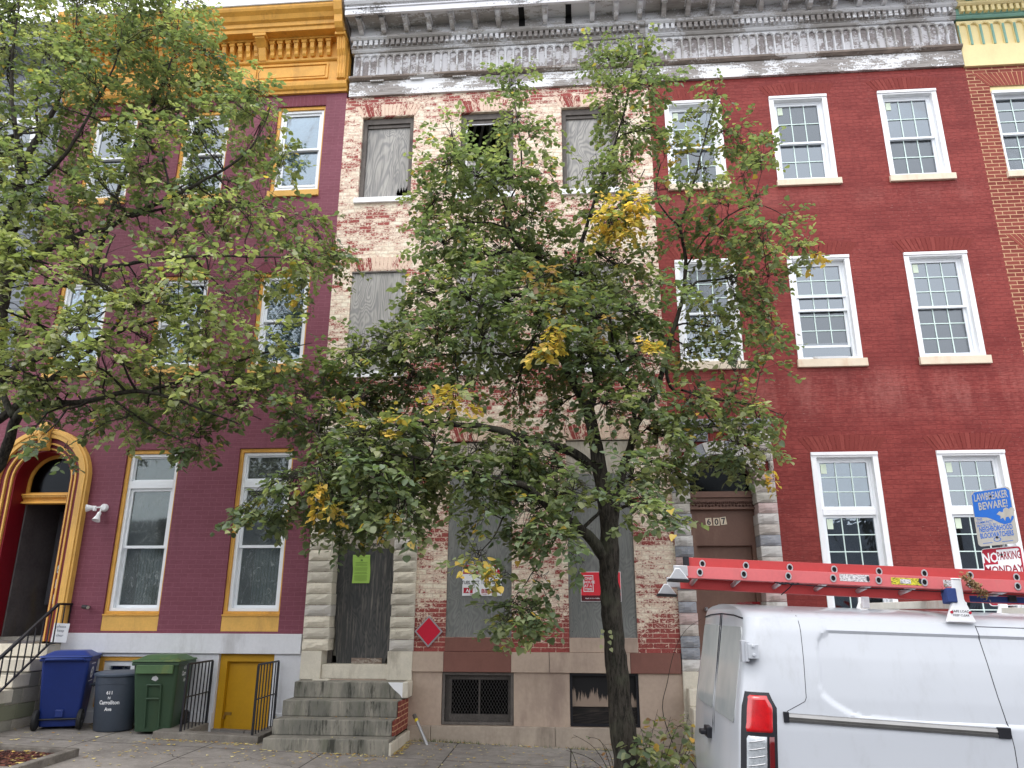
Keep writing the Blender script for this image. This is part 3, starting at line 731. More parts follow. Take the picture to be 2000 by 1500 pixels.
def grey_cornice(root, x0, x1, first, missing=(), end=False):
    e = 0.0
    mb = MB(); mb.box(x0, x1, -0.05, 0.1, 8.69, 8.985); c = mb.build('cornice', M['greywood2'], root, bevel=0.004)
    mb = MB(); mb.sweep_x([(0, 8.987), (-0.07, 8.987), (-0.12, 9.02), (-0.125, 9.05), (-0.09, 9.085), (0, 9.085)], x0, x1); mb.build('moulding', M['brownwood'], c)
    flute_front(c, x0+0.05, x1-0.02, 9.087, 9.60, 0.143, 0.034, M['greywood'], M['greyflake'])
    mb = MB(); mb.sweep_x([(0.05, 9.602), (-0.06, 9.602), (-0.085, 9.63), (-0.085, 9.65), (-0.10, 9.655), (-0.10, 9.775), (0.05, 9.775)], x0, x1); mb.build('dentil_board', M['greywood'], c)
    dentils(c, x0+0.02, x1, 9.668, 9.772, 0.0981, 0.060, -0.098, -0.165, M['greywood2'])
    mb = MB(); mb.sweep_x([(0.05, 9.777), (-0.17, 9.777), (-0.20, 9.80), (-0.21, 9.82), (-0.19, 9.845), (-0.18, 9.86), (-0.18, 10.02), (0.05, 10.02)], x0, x1); mb.build('bed_mould', M['greywood'], c)
    mb = MB(); mb.box(x0, x1, -0.55, -0.15, 10.022, 10.05); mb.build('soffit', M['greywood'], c)
    mb = MB(); mb.box(x0, x1, -0.575, -0.52, 9.975, 10.085); mb.box(x0, x1, -0.60, -0.50, 10.087, 10.115); mb.build('fascia', M['fascia'], c, bevel=0.003)
    dentils(c, x0, x1, 10.117, 10.137, 0.045, 0.026, -0.55, -0.605, M['greywood'])
    mb = MB(); mb.sweep_x([(0.1, 10.12), (-0.55, 10.12), (-0.63, 10.14), (-0.66, 10.18), (-0.68, 10.26), (-0.74, 10.32), (-0.78, 10.36), (-0.78, 10.40), (0.1, 10.44)], x0, x1); mb.build('gutter', M['greywood'], c)
    x = first; k = 0
    while x < x1-0.05:
        if x > x0+0.05 and k not in missing: console(c, x, 0.075, 9.855, 10.02, -0.181, -0.47, M['greywood'], M['fascia'])
        if k in missing:
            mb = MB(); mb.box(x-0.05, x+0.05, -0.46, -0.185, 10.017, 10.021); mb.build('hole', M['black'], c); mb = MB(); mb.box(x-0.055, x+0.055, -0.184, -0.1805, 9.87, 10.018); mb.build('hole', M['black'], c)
        x += 0.409; k += 1
    for a in (x0+0.38, x0+1.1, x0+1.85):
        if end: mb = MB(); [mb.box(a+i*0.035, a+0.03+i*0.035, -0.095, -0.052, 8.955, 8.98) for i in range(7)]; mb.build('carved_strip', M['greywood'], c)
    if end:
        mb = MB(); mb.plate([[(-0.10, 9.66), (0, 9.66), (0, 10.4), (-0.76, 10.4), (-0.6, 10.1), (-0.52, 10.0), (-0.19, 9.85)]], 0, 0.02, Matrix.Translation((x0-0.0, 0, 0)) @ Matrix.Rotation(R(90), 4, 'Z')); mb.build('end_board', M['darkwood'], c)
    return c
grey_cornice(WH, -3.80, 1.417, -3.59, (7, 9), True)
# ================= the red house (no. 607) =================
X0, X1 = 1.42, 6.62
H = thing('row_house', 'dark red painted brick house with white grid windows and a scuffed brown door', 'row house', (4.0, 0, -1.85), 'row houses of the terrace'); RH = H
c3 = [(1.668, 2.604), (3.40, 4.342), (5.156, 6.093)]; c1 = [(3.419, 4.353), (5.16, 6.09)]
holes = [rect(a, b, 6.686, 8.286) for a, b in c3]+[rect(a, b, 3.632, 5.334) for a, b in c3]+[rect(a, b, -0.30, 2.223) for a, b in c1]+[rect(1.63, 2.64, -0.94, 2.20)]
wall(H, rect(X0, X1, -2.3, 8.70), holes, 0.22, M['redb'])
shell(H, X0, X1, -2.1, 10.1)
for a, b in c3: jack(H, a, b, 8.29, M['redarch'], 0.20, 0.16, -0.003, 0.05); jack(H, a, b, 5.338, M['redarch'], 0.20, 0.16, -0.003, 0.05)
for a, b in c1: jack(H, a, b, 2.227, M['redarch'], 0.20, 0.16, -0.003, 0.05)
red_window(H, *c3[0], 6.686, 8.286, 2, 0.48)
red_window(H, *c3[1], 6.686, 8.286, 2, 0.48, upper='screen', lower='glassblue')
red_window(H, *c3[2], 6.686, 8.286, 2, 0.48)
red_window(H, *c3[0], 3.632, 5.334, 3, 0.5, upper='screen', lower='glassblue')
w_ = red_window(H, *c3[1], 3.632, 5.334, 3, 0.50, lower='screen', drop=0.0, raise_=0.17)
mb = MB(); mb.box(3.50, 4.24, 0.124, 0.15, 3.70, 3.93); mb.build('pane', M['glassblue'], w_)
mb = MB(); mb.box(3.50, 4.24, 0.06, 0.09, 4.66, 4.69); mb.build('loose_rail', M['vinyl'], w_)
red_window(H, *c3[2], 3.632, 5.334, 3, 0.5)
for a, b in c3:
    sill(H, a-0.02, b+0.05, 6.575, 6.684, M['sill']); sill(H, a-0.02, b+0.05, 3.505, 3.630, M['sill'])
for k, (a, b) in enumerate(c1):
    red_window(H, a, b, -0.30, 2.223, 3, 0.52, transom=0.70, lower='glass', upper='glass' if k == 0 else 'glassblue')
    sill(H, a-0.02, b+0.05, -0.43, -0.302, M['sill'])
mb = MB(); mb.box(3.62, 4.12, -0.045, 0.03, 3.632, 3.665, ); mb.build('wood_strip', M['greywood'], H)
# entrance
rock_surround(H, 1.415, 1.66, 2.60, 2.875, -0.75, 1.95, 2.72, 0.26, M['greyblocks'])
for a, b in ((1.412, 1.62), (2.64, 2.88)):
    mb = MB(); mb.box(a, b, -0.06, 0.25, -1.25, -0.752); mb.build('pedestal_block', M['marble'], H, bevel=0.01)
    mb = MB(); mb.box(a-0.01, b+0.03, -0.10, 0.2, -2.3, -1.252); mb.build('pedestal_base', M['marble'], H, bevel=0.01)
mb = MB(); mb.plate([arch(2.14, 0.475, 1.70, 1.95, 0.24)], 0.27, 0.275); tr = mb.build('transom', M['dimglass'], H)
mb = MB(); mb.plate([arch(2.14, 0.50, 1.62, 1.95, 0.26), arch(2.14, 0.44, 1.71, 1.93, 0.23)], 0.24, 0.31); mb.build('frame', M['doorbrown'], tr)
mb = MB(); mb.box(1.66, 2.63, 0.20, 0.30, 1.615, 1.70); mb.box(1.66, 2.63, 0.23, 0.30, 1.44, 1.614); mb.box(1.66, 2.63, 0.19, 0.229, 1.44, 1.47)
lb = mb.build('transom_bar', M['doorbrown'], H, bevel=0.004)
mb = MB(); rnd = random.Random(9)
for i in range(34):
    x = 1.68+i*0.028; mb.lathe([(0.004, -0.018), (0.015, -0.006), (0.015, 0.008), (0.004, 0.018)], 6, Matrix.Translation((x, 0.222, 1.545+rnd.uniform(-.006, .006))))
for i in range(20): mb.lathe([(0.003, -0.02), (0.02, 0), (0.003, 0.02)], 6, Matrix.Translation((1.69+i*0.048, 0.224, 1.505+rnd.uniform(-.006, .006))))
mb.build('carving', plain('grimy_carved_wood', lin(84, 58, 50), 0.7, 0.3, 30, 0.4), lb)
mb = MB(); mb.box(1.66, 2.63, 0.26, 0.30, 0.95, 1.438); ov = mb.build('overdoor_panel', M['doorbrown'], H)
for ch, px in (('6', 1.955), ('0', 2.065), ('7', 2.165)):
    ti = R({'6': -3, '0': 0, '7': -7}[ch]); cz = 1.27 + (0.0 if ch != '7' else 0.012)
    Mx = Matrix.Translation((px, 0.256, cz)) @ Matrix.Rotation(ti, 4, 'Y')
    mb = MB(); mb.box(-0.043, 0.043, -0.003, 0.004, -0.055, 0.055, Mx); p_ = mb.build('number_plate', M['sill'], ov)
    text_mb([(ch, 0, -0.043, 0.088, 1.0)], lambda u, v, Mx=Mx: Mx @ Vector((u, -0.0045, v))).build('number', M['ink'], p_, fix=False)
mb = MB(); mb.plate([rect(1.66, 2.63, -0.75, 0.948), rect(1.76, 2.54, -0.74, 0.93)], 0.25, 0.33); mb.build('door_frame', M['doorbrown'], H)
mb = MB(); mb.box(1.761, 2.539, 0.32, 0.36, -0.74, 0.93); d_ = mb.build('door', M['doorbrown'], H); d_['label'] = 'scuffed brown front door'
mb = MB(); mb.lathe([(0.008, 0), (0.03, 0.03), (0.03, 0.04), (0.0, 0.055)], 12, Matrix.Translation((1.84, 0.32, 0.05)) @ Matrix.Rotation(R(90), 4, 'X')); mb.build('knob', M['steel'], d_, smooth=True)
mb = MB()
for i, (yf, zt) in enumerate([(-0.35, -0.93), (-0.65, -1.13), (-0.95, -1.34), (-1.25, -1.55)]): mb.box(1.45, 2.9, yf, 0, -2.3, zt)
mb = MB()
tp = [(-0.35, -0.95), (-0.63, -1.16), (-0.9, -1.37), (-1.15, -1.58)]
for i, (yf, zt) in enumerate(tp):
    m2 = MB(); m2.box(1.44, 2.86, yf, -0.11 if i == 0 else tp[i-1][0]+0.1, (tp[i+1][1]+0.002) if i < 3 else -2.3, zt); m2.build('step', M['marble'], H, bevel=0.012)
mb = MB(); mb.box(1.622, 2.638, -0.03, 0.33, -0.948, -0.752); mb.build('threshold', M['marble'], H, bevel=0.008)
grey_cornice(H, 1.42, 6.60, -3.59+0.409*13)

# ================= the pointed brick house on the right =================
X0, X1 = 6.62, 11.9
H = thing('row_house', 'orange red brick house with cream mortar and cream and green cornice, far right', 'row house', (9.2, 0, -2.0), 'row houses of the terrace')
cc = [(6.95, 7.88), (8.68, 9.61), (10.4, 11.33)]
holes = [rect(a, b, z0, z1) for a, b in cc for z0, z1 in ((6.68, 8.283), (3.6, 5.33))]+[rect(a, b, -0.3, 2.2) for a, b in cc[1:]]
wall(H, rect(X0, X1, -2.5, 8.70), holes, 0.22, M['pointed'])
shell(H, X0, X1, -2.3, 10.1)
for a, b in cc:
    for z0, z1 in ((6.68, 8.283), (3.6, 5.33)):
        jack(H, a, b, z1, M['pointedarch'], 0.26, 0.24, -0.004, 0.0, M['creammortar'])
        mb = MB(); mb.box(a+0.002, b-0.002, 0.02, 0.1, z1-0.10, z1-0.002); mb.build('head_trim', M['cream'], H)
        red_window(H, a+0.002, b-0.002, z0, z1-0.102, 3 if z0 > 6 else 3, 0.5, sticker=False, casing=0.03)
        sill(H, a-0.03, b+0.03, z0-0.11, z0-0.002, M['sill'])
for a, b in cc[1:]: red_window(H, a, b, -0.3, 2.2, 3, 0.5, sticker=False); jack(H, a, b, 2.2, M['pointedarch'], 0.26, 0.24, -0.004, 0.0, M['creammortar'])
mb = MB(); mb.box(6.605, X1, -0.05, 0.1, 8.66, 9.07); c = mb.build('cornice', M['cream'], H, bevel=0.004)
flute_front(c, 6.62, X1, 9.08, 9.58, 0.18, 0.05, M['cream'], M['cream'], name='frieze', barmat=M['mint'])
mb = MB(); mb.sweep_x([(0.05, 9.602), (-0.06, 9.602), (-0.085, 9.63), (-0.085, 9.65), (-0.10, 9.655), (-0.10, 9.775), (0.05, 9.775)], 6.605, X1); mb.build('dentil_board', M['mint'], c)
dentils(c, 6.63, X1, 9.668, 9.772, 0.098, 0.055, -0.098, -0.165, M['cream'])
mb = MB(); mb.sweep_x([(0.05, 9.777), (-0.17, 9.777), (-0.20, 9.80), (-0.21, 9.82), (-0.19, 9.845), (-0.18, 9.86), (-0.18, 10.02), (0.05, 10.02)], 6.605, X1); mb.build('bed_mould', M['cream'], c)
mb = MB(); mb.box(6.605, X1, -0.55, -0.15, 10.022, 10.05); mb.build('soffit', M['cream'], c)
mb = MB(); mb.sweep_x([(0.1, 10.052), (-0.52, 10.052), (-0.52, 9.98), (-0.58, 9.98), (-0.6, 10.1), (-0.7, 10.2), (-0.75, 10.35), (0.1, 10.38)], 6.605, X1); mb.build('gutter', M['cream'], c)
for i in range(12): console(c, 6.80+i*0.43, 0.11, 9.855, 10.02, -0.181, -0.47, M['mint'])

# ================= the grey clad house at the left edge =================
X0, X1 = -14.3, -9.12
H = thing('row_house', 'grey clad house with white framed windows behind the tree at the left edge', 'row house', (-11.7, 0, -1.4), 'row houses of the terrace')
t = NT('lapped_grey_siding'); s = t.n('SeparateXYZ', Vector=t.co()).outputs[2]
l_ = t.math('FRACT', t.math('MULTIPLY', s, 8.0)); nn = t.noise(t.map(t.co(), (1, 1, 6)), 3, 4)
col = t.mix(t.step(nn, .3, .7), lin(112, 118, 126), lin(134, 138, 146)); col = t.mix(t.step(l_, 0.0, 0.12, 0.7, 0.0), col, lin(60, 62, 68))
M['lap'] = t.done(col, 0.6, t.bump(l_, 0.6, 0.01))
cc = [(-10.52, -9.60), (-12.2, -11.3), (-13.9, -13.0)]
holes = [rect(a, b, z0, z1) for a, b in cc for z0, z1 in ((6.75, 8.55), (3.6, 5.35), (0.0, 2.3))]
wall(H, rect(X0, X1, -1.8, 8.85), holes, 0.22, M['lap']); shell(H, X0, X1, -1.8, 10.1)
for a, b in cc:
    for z0, z1 in ((6.75, 8.55), (3.6, 5.35), (0.0, 2.3)):
        mb = MB(); mb.plate([rect(a-0.06, b+0.06, z0-0.04, z1+0.06), rect(a+0.05, b-0.05, z0+0.04, z1-0.05)], -0.03, 0.1); w_ = mb.build('window', M['white'], H, bevel=0.004)
        zm = (z0+z1)/2
        grid_sash(w_, a+0.051, b-0.051, zm-0.02, z1-0.051, 0.03, 1, 1, M['glassblue']); grid_sash(w_, a+0.051, b-0.051, z0+0.041, zm+0.02, 0.066, 1, 1, M['glassblue'])
        mb = MB(); mb.box(a+0.1, b-0.1, 0.12, 0.125, z0+0.1, z1-0.1); mb.build('blind', M['blind'], w_)
mb = MB(); mb.sweep_x([(0.1, 8.86), (-0.06, 8.86), (-0.08, 9.5), (-0.2, 9.6), (-0.22, 9.75), (-0.5, 9.8), (-0.52, 10.0), (-0.6, 10.2), (0.1, 10.25)], X0, X1); c = mb.build('cornice', M['siding'], H, bevel=0.004)
for i in range(12): console(c, X0+0.25+i*0.43, 0.1, 9.58, 9.79, -0.2, -0.46, M['siding'])
# ================= the plum house (no. 611) =================
X0, X1 = -9.12, -3.85
H = thing('row_house', 'plum painted brick house with golden window frames, golden cornice and arched golden doorway', 'row house', (-6.5, 0, -1.55), 'row houses of the terrace'); PH = H
c3 = [(-8.53, -7.66), (-6.81, -5.94), (-5.086, -4.219)]
ca = [(-6.909, -6.046), (-5.102, -4.244)]
g = 0.002
ARX, ARH = -8.22, 0.62
holes = [rect(a, b, 6.88, 8.583) for a, b in c3]+[rect(a, b, 3.74, 5.36) for a, b in c3]+[rect(a, b, -0.272, 2.407) for a, b in ca]+[arch(ARX, ARH, -0.45, 1.95)]
ar_ = arch(ARX, ARH, -0.30, 1.95); wall(H, [(X0, -0.30), ar_[0]]+ar_[2:][::-1]+[ar_[1], (X1, -0.30), (X1, 8.90), (X0, 8.90)], holes[:-1], 0.22, M['plum'])
shell(H, X0, X1, -2.6, 10.1)
def gold_window(a, b, z0, z1, split=0.5, transom=None, glass='glass', blind=False, gap=0.0, apron=None):
    mb = MB(); mb.plate([rect(a+g, b-g, z0, z1-g), rect(a+0.055, b-0.03, z0+0.04, z1-0.06)], 0.03, 0.2); w_ = mb.build('window', M['gold'], H, bevel=0.004)
    xa, xb, za, zb = a+0.056, b-0.031, z0+0.041, z1-0.061
    mb = MB(); mb.plate([rect(xa, xb, za, zb), rect(xa+0.05, xb-0.05, za+0.045, zb-0.045)], 0.06, 0.19); mb.build('frame', M['vinyl'], w_, bevel=0.003)
    xa += 0.051; xb -= 0.051; za += 0.046; zb -= 0.046
    if transom:
        grid_sash(w_, xa, xb, zb-transom, zb, 0.09, 1, 1, M[glass], fr=0.02)
        mb = MB(); mb.box(xa, xb, 0.055, 0.17, zb-transom-0.12, zb-transom-0.001); mb.build('transom_bar', M['vinyl'], w_, bevel=0.006)
        zb -= transom+0.12
    zm = za+(zb-za)*split
    grid_sash(w_, xa, xb, zm-0.02, zb, 0.09, 1, 1, M[glass], fr=0.04); grid_sash(w_, xa, xb, za+gap, zm+0.02+gap*0, 0.127, 1, 1, M[glass], fr=0.04)
    if blind:
        mb = MB(); z = zb-0.02
        while z > za+0.05+gap*2: mb.box(xa+0.02, xb-0.02, 0.18, 0.186, z-0.036, z-0.003); z -= 0.036
        mb.build('blind', M['blind'], w_)
    return w_
for i, (a, b) in enumerate(c3):
    gold_window(a, b, 6.88, 8.583, 0.52, blind=(i == 2), glass='glassblue' if i < 2 else 'glass', gap=0.06 if i == 2 else 0)
    gold_window(a, b, 3.74, 5.36, 0.5, blind=True)
    mb = MB(); mb.box(a-0.02, b+0.01, -0.04, 0.12, 6.763, 6.878); mb.build('sill', M['gold2'], H, bevel=0.006)
    mb = MB(); mb.box(a-0.02, b+0.01, -0.04, 0.12, 3.613, 3.738); mb.build('sill', M['gold2'], H, bevel=0.006)
for i, (a, b) in enumerate(ca):
    w_ = gold_window(a, b, -0.035, 2.407, 0.5, transom=0.37, glass='plastic')
    mb = MB(); mb.box(a+g, b-g, 0.005, 0.1, -0.271, -0.037); mb.build('apron', M['gold2'], H, bevel=0.003)
    mb = MB(); mb.box(a+g, b-g, -0.012, 0.03, -0.06, -0.036); mb.build('apron_lip', M['gold'], H, bevel=0.003)
    # things leaning inside the pane: pale curtain
    mb = MB()
    for k in range(16): x = a+0.28+k*0.025; mb.box(x, x+0.02, 0.30+0.01*(k % 2), 0.305+0.01*(k % 2), 0.1, 0.95)
    mb.build('curtain', M['whitewash'], w_)
for a, b in c3: jack(H, a, b, 8.586, M['plumarch'], 0.19, 0.0, -0.002, 0.0); jack(H, a, b, 5.362, M['plumarch'], 0.19, 0.0, -0.002, 0.0)
# white stone base and areaway front
mb = MB(); mb.box(-7.44, -3.875, -0.05, 0.1, -0.570, -0.302); mb.build('water_table', M['whitewash'], H, bevel=0.006)
wall(H, rect(-9.12, -3.87, -2.7, -0.571), [rect(-6.86, -5.90, -1.30, -0.62), rect(-5.075, -4.262, -2.65, -0.573)], 0.25, M['whitewash'], 0.0, 'base_wall')
for a, b in ((-7.4, -5.077), (-4.26, -3.875)):
    mb = MB(); mb.box(a, b, -0.03, 0.02, -2.2, -1.345); mb.build('plinth', M['whitewash'], H, bevel=0.006)
mb = MB(); mb.plate([rect(-6.858, -5.902, -1.298, -0.622), rect(-6.80, -5.96, -1.22, -0.68)], 0.03, 0.12); cw = mb.build('cellar_window', M['gold'], H)
mb = MB(); mb.plate([rect(-6.799, -5.961, -1.219, -0.681), rect(-6.72, -6.40, -1.16, -0.75), rect(-6.34, -6.02, -1.16, -0.75)], 0.06, 0.14); mb.build('frame', M['vinyl'], cw)
mb = MB(); mb.box(-6.73, -6.01, 0.1, 0.105, -1.17, -0.74); mb.build('pane', M['glass'], cw)
mb = MB(); mb.bar((-6.9, -0.05, -0.83), (-5.8, -0.05, -0.83), 0.03); mb.build('guard_bar', M['iron'], cw)
# mustard cellar door
mb = MB(); mb.plate([[(-5.073, -2.6), (-4.264, -2.6), (-4.264, -0.575), (-5.073, -0.575)], rect(-4.97, -4.275, -2.59, -0.68)], 0.06, 0.2); cd_ = mb.build('cellar_door', M['yellow'], H, bevel=0.004); cd_['label'] = 'mustard yellow cellar door with a padlock'
mb = MB(); mb.box(-4.968, -4.277, 0.15, 0.19, -2.58, -0.682); mb.build('door_leaf', M['yellow'], cd_)
mb = MB(); mb.box(-5.01, -4.87, 0.14, 0.147, -1.395, -1.355); mb.box(-4.99, -4.95, 0.10, 0.14, -1.44, -1.39); mb.build('hasp', plain('tarnished_hasp', lin(150, 118, 60), 0.5, 0.2, 20, 0.2, metal=0.5), cd_)
# arched doorway
def ring(r0, r1, y0, y1, mat, zb=-0.42, name='arch_moulding', par=H):
    def arc(r, rev=False):
        return [(ARX-r, zb)]+[(ARX-r*math.cos(math.pi*i/28), 1.95+r*math.sin(math.pi*i/28)) for i in range(29)]+[(ARX+r, zb)]
    mb = MB(); mb.plate([arc(r1)+arc(r0)[::-1]], y0, y1); return mb.build(name, mat, par, bevel=min(0.014, (r1-r0)*0.3))
sr = ring(0.655, 0.80, -0.10, 0.05, M['gold2'], name='door_surround'); sr['label'] = 'golden round arched door surround'
ring(0.72, 0.765, -0.118, -0.099, M['gold2'], par=sr); ring(0.585, 0.654, -0.045, 0.1, M['maroon'], par=sr); ring(0.555, 0.584, -0.06, 0.1, M['gold2'], par=sr)
ring(0.505, 0.554, -0.02, 0.1, M['maroon'], par=sr); ring(0.48, 0.504, -0.035, 0.1, M['gold2'], par=sr); ring(0.45, 0.479, 0.0, 0.33, M['crimson'], par=sr, name='reveal')
mb = MB(); mb.sweep_x([(-0.05, 2.40), (-0.15, 2.44), (-0.18, 2.62), (-0.18, 2.72), (-0.14, 2.80), (-0.05, 2.82)], ARX-0.075, ARX+0.075); mb.lathe([(0.02, 0), (0.10, 0.01), (0.1, 0.03), (0.05, 0.06)], 10, Matrix.Translation((ARX, -0.15, 2.74)) @ Matrix.Rotation(R(90), 4, 'X')); mb.build('keystone', M['gold2'], sr, bevel=0.01)
mb = MB(); mb.lathe([(0.001, 0), (0.05, 0), (0.05, 0.04), (0.02, 0.06)], 12, Matrix.Translation((ARX, -0.18, 2.68)) @ Matrix.Rotation(R(90), 4, 'X')); mb.build('boss', M['gold2'], sr)
text_mb([('6', 0, 0.55, 0.13, 0.9), ('1', 0.0, 0.33, 0.13, 0.9), ('1', 0.0, 0.11, 0.13, 0.9)], lambda u, v: Vector((ARX+0.53+u, -0.022, v))).build('house_number', M['steel'], sr, fix=False)
mb = MB(); mb.plate([arch(ARX, 0.449, 1.75, 1.951), arch(ARX, 0.40, 1.80, 1.951)], 0.28, 0.34); fr = mb.build('fanlight', M['gold'], H)
mb = MB(); mb.plate([arch(ARX, 0.405, 1.79, 1.951)], 0.31, 0.315); mb.build('pane', M['dimglass'], fr)
mb = MB(); mb.sweep_x([(0.2, 1.62), (0.36, 1.62), (0.36, 1.77), (0.2, 1.77), (0.19, 1.745), (0.23, 1.73), (0.23, 1.70), (0.25, 1.69), (0.25, 1.66), (0.22, 1.65)], ARX-0.449, ARX+0.449); tb = mb.build('transom_bar', M['gold'], H)
dentils(tb, ARX-0.44, ARX+0.44, 1.712, 1.742, 0.028, 0.014, 0.215, 0.195, M['gold2'])
# dim vestibule with the glazed door standing open
mb = MB(); mb.box(ARX-0.449, ARX-0.43, 0.335, 1.4, -0.42, 2.3); mb.box(ARX+0.43, ARX+0.449, 0.335, 1.4, -0.42, 2.3); mb.box(ARX-0.45, ARX+0.45, 1.4, 1.42, -0.42, 2.5); mb.box(ARX-0.45, ARX+0.45, 0.0, 1.4, -0.47, -0.42)
ve = mb.build('vestibule', plain('dim_vestibule_wall', lin(96, 92, 94), 0.8, 0.25, 2.5, 0.2, grime=(lin(120, 104, 72), 0.5)), H)
mb = MB(); mb.box(ARX-0.40, ARX+0.40, 1.1, 1.13, 0.1, 1.6); mb.build('inner_door', plain('slate_grey_door', lin(88, 88, 94), 0.4, 0.1, 3, 0), ve)
mb = MB(); mb.tube([(ARX+0.40, 0.30, 0.05), (ARX+0.36, 0.18, 0.08), (ARX+0.36, 0.18, 0.38), (ARX+0.40, 0.30, 0.41)], 0.014, 8); mb.build('blue_pull', plain('blue_enamel', lin(30, 60, 150), 0.35, 0.05, 5, 0), ve, smooth=True)
# stoop: block side wall, treads toward the street
mb = MB(); xs0, xs1 = -9.05, -7.44
steps = [(-0.32, -0.45), (-0.62, -0.63), (-0.90, -0.81), (-1.18, -0.99), (-1.46, -1.17), (-1.74, -1.33)]
for i, (yf, zt) in enumerate(steps):
    m2 = MB(); m2.box(xs0, xs1-0.0, yf, -0.02 if i == 0 else steps[i-1][0]+0.05, zt-0.16 if i < 5 else -1.7, zt); m2.build('step', M['marble'], H, bevel=0.01)
rnd = random.Random(8); M['sideblocks'] = stone_blocks('mossy_side_blocks', [lin(150, 146, 134), lin(176, 168, 156), lin(128, 130, 106), lin(160, 154, 142)], 0.3)
mb = MB(); z = -1.75; hh = 0.19
for r_ in range(5):
    y = -0.02; lim = [-1.72, -1.72, -1.44, -1.16, -0.88][r_]
    top = z+hh
    while y > lim+0.01:
        yn = max(lim, y-rnd.uniform(0.3, 0.42)); mb.box(xs0+0.3, xs1-0.006, yn+0.004, y-0.004, z+0.003, top-0.003); y = yn
    z += hh
mb.build('stoop_side', M['sideblocks'], H, bevel=0.006)
mb = MB(); mb.box(xs0+0.32, xs1-0.02, -1.70, -0.03, -1.8, -1.02); mb.build('stoop_core', M['beigestone'], H)
# golden cornice
c = None
mb = MB(); mb.sweep_x([(0.1, 8.82), (-0.05, 8.82), (-0.06, 8.86), (-0.09, 8.88), (-0.12, 8.93), (-0.13, 8.99), (-0.10, 9.01), (-0.10, 9.03), (-0.06, 9.035), (-0.06, 9.86), (0.1, 9.86)], X0, X1+0.005); c = mb.build('cornice', M['gold'], H)
mb = MB(); mb.sweep_x([(-0.0, 9.46), (-0.075, 9.46), (-0.10, 9.48), (-0.11, 9.51), (-0.075, 9.53), (-0.0, 9.53)], X0, X1-0.02); mb.build('ledge', M['gold'], c)
for i in range(3):
    xa = X0+0.12+i*1.72; xb = xa+1.36
    mb = MB(); mb.plate([rect(xa, xb, 9.09, 9.42), rect(xa+0.035, xb-0.035, 9.125, 9.385)], -0.085, -0.05); mb.plate([rect(xa+0.06, xb-0.06, 9.15, 9.36)], -0.075, -0.05); p_ = mb.build('panel', M['gold'], c, bevel=0.008)
n = 33
for i in range(n):
    x = X0+0.15+i*0.1488
    mb = MB(); mb.sweep_x([(-0.061, 9.56), (-0.10, 9.56), (-0.13, 9.60), (-0.13, 9.66), (-0.16, 9.70), (-0.175, 9.79), (-0.175, 9.855), (-0.061, 9.855)], x-0.036, x+0.036); mb.sweep_x([(-0.061, 9.80), (-0.19, 9.80), (-0.19, 9.858), (-0.061, 9.858)], x-0.05, x+0.05); mb.build('drop_bracket', M['gold'], c, bevel=0.006)
mb = MB(); mb.sweep_x([(0.1, 9.862), (-0.20, 9.862), (-0.20, 9.90), (-0.36, 9.905), (-0.37, 9.97), (-0.40, 9.985), (-0.41, 10.05), (-0.46, 10.08), (-0.50, 10.15), (-0.56, 10.20), (-0.58, 10.24), (-0.58, 10.28), (0.1, 10.30)], X0, X1-0.03); mb.build('crown_mould', M['gold'], c)
mb = MB(); mb.sweep_x([(0.1, 10.302), (-0.60, 10.285), (-0.61, 10.30), (0.1, 10.36)], X0, X1-0.05); mb.build('flashing', M['white'], c)
for x in (-5.42, -7.15, -8.9, ):
    mb = MB(); mb.sweep_x([(-0.061, 9.70), (-0.20, 9.72), (-0.27, 9.78), (-0.33, 9.82), (-0.34, 9.90), (-0.061, 9.90)], x-0.09, x+0.09); mb.box(x-0.12, x+0.12, -0.36, -0.06, 9.845, 9.903); mb.sweep_x([(-0.061, 9.48), (-0.12, 9.50), (-0.16, 9.6), (-0.2, 9.72), (-0.061, 9.72)], x-0.07, x+0.07); mb.build('bracket', M['gold'], c, bevel=0.008)
for xe in (X1-0.09, X0+0.09):
    mb = MB(); pr = [(-0.061, 9.0), (-0.15, 9.02), (-0.17, 9.1), (-0.16, 9.3), (-0.19, 9.45), (-0.25, 9.55), (-0.28, 9.7), (-0.30, 9.80), (-0.44, 9.84), (-0.50, 9.92), (-0.52, 10.05), (-0.57, 10.12), (-0.62, 10.25), (-0.63, 10.38), (-0.56, 10.44), (-0.061, 10.46)]
    mb.sweep_x(pr, xe-0.075, xe+0.075)
    for k in (-0.045, 0, 0.045): mb.tube([(xe+k, y-0.004, z) for y, z in pr[1:8]], 0.014, 6)
    mb.box(xe-0.095, xe+0.095, -0.36, -0.06, 9.775, 9.83); mb.build('end_console', M['gold'], c, bevel=0.008)
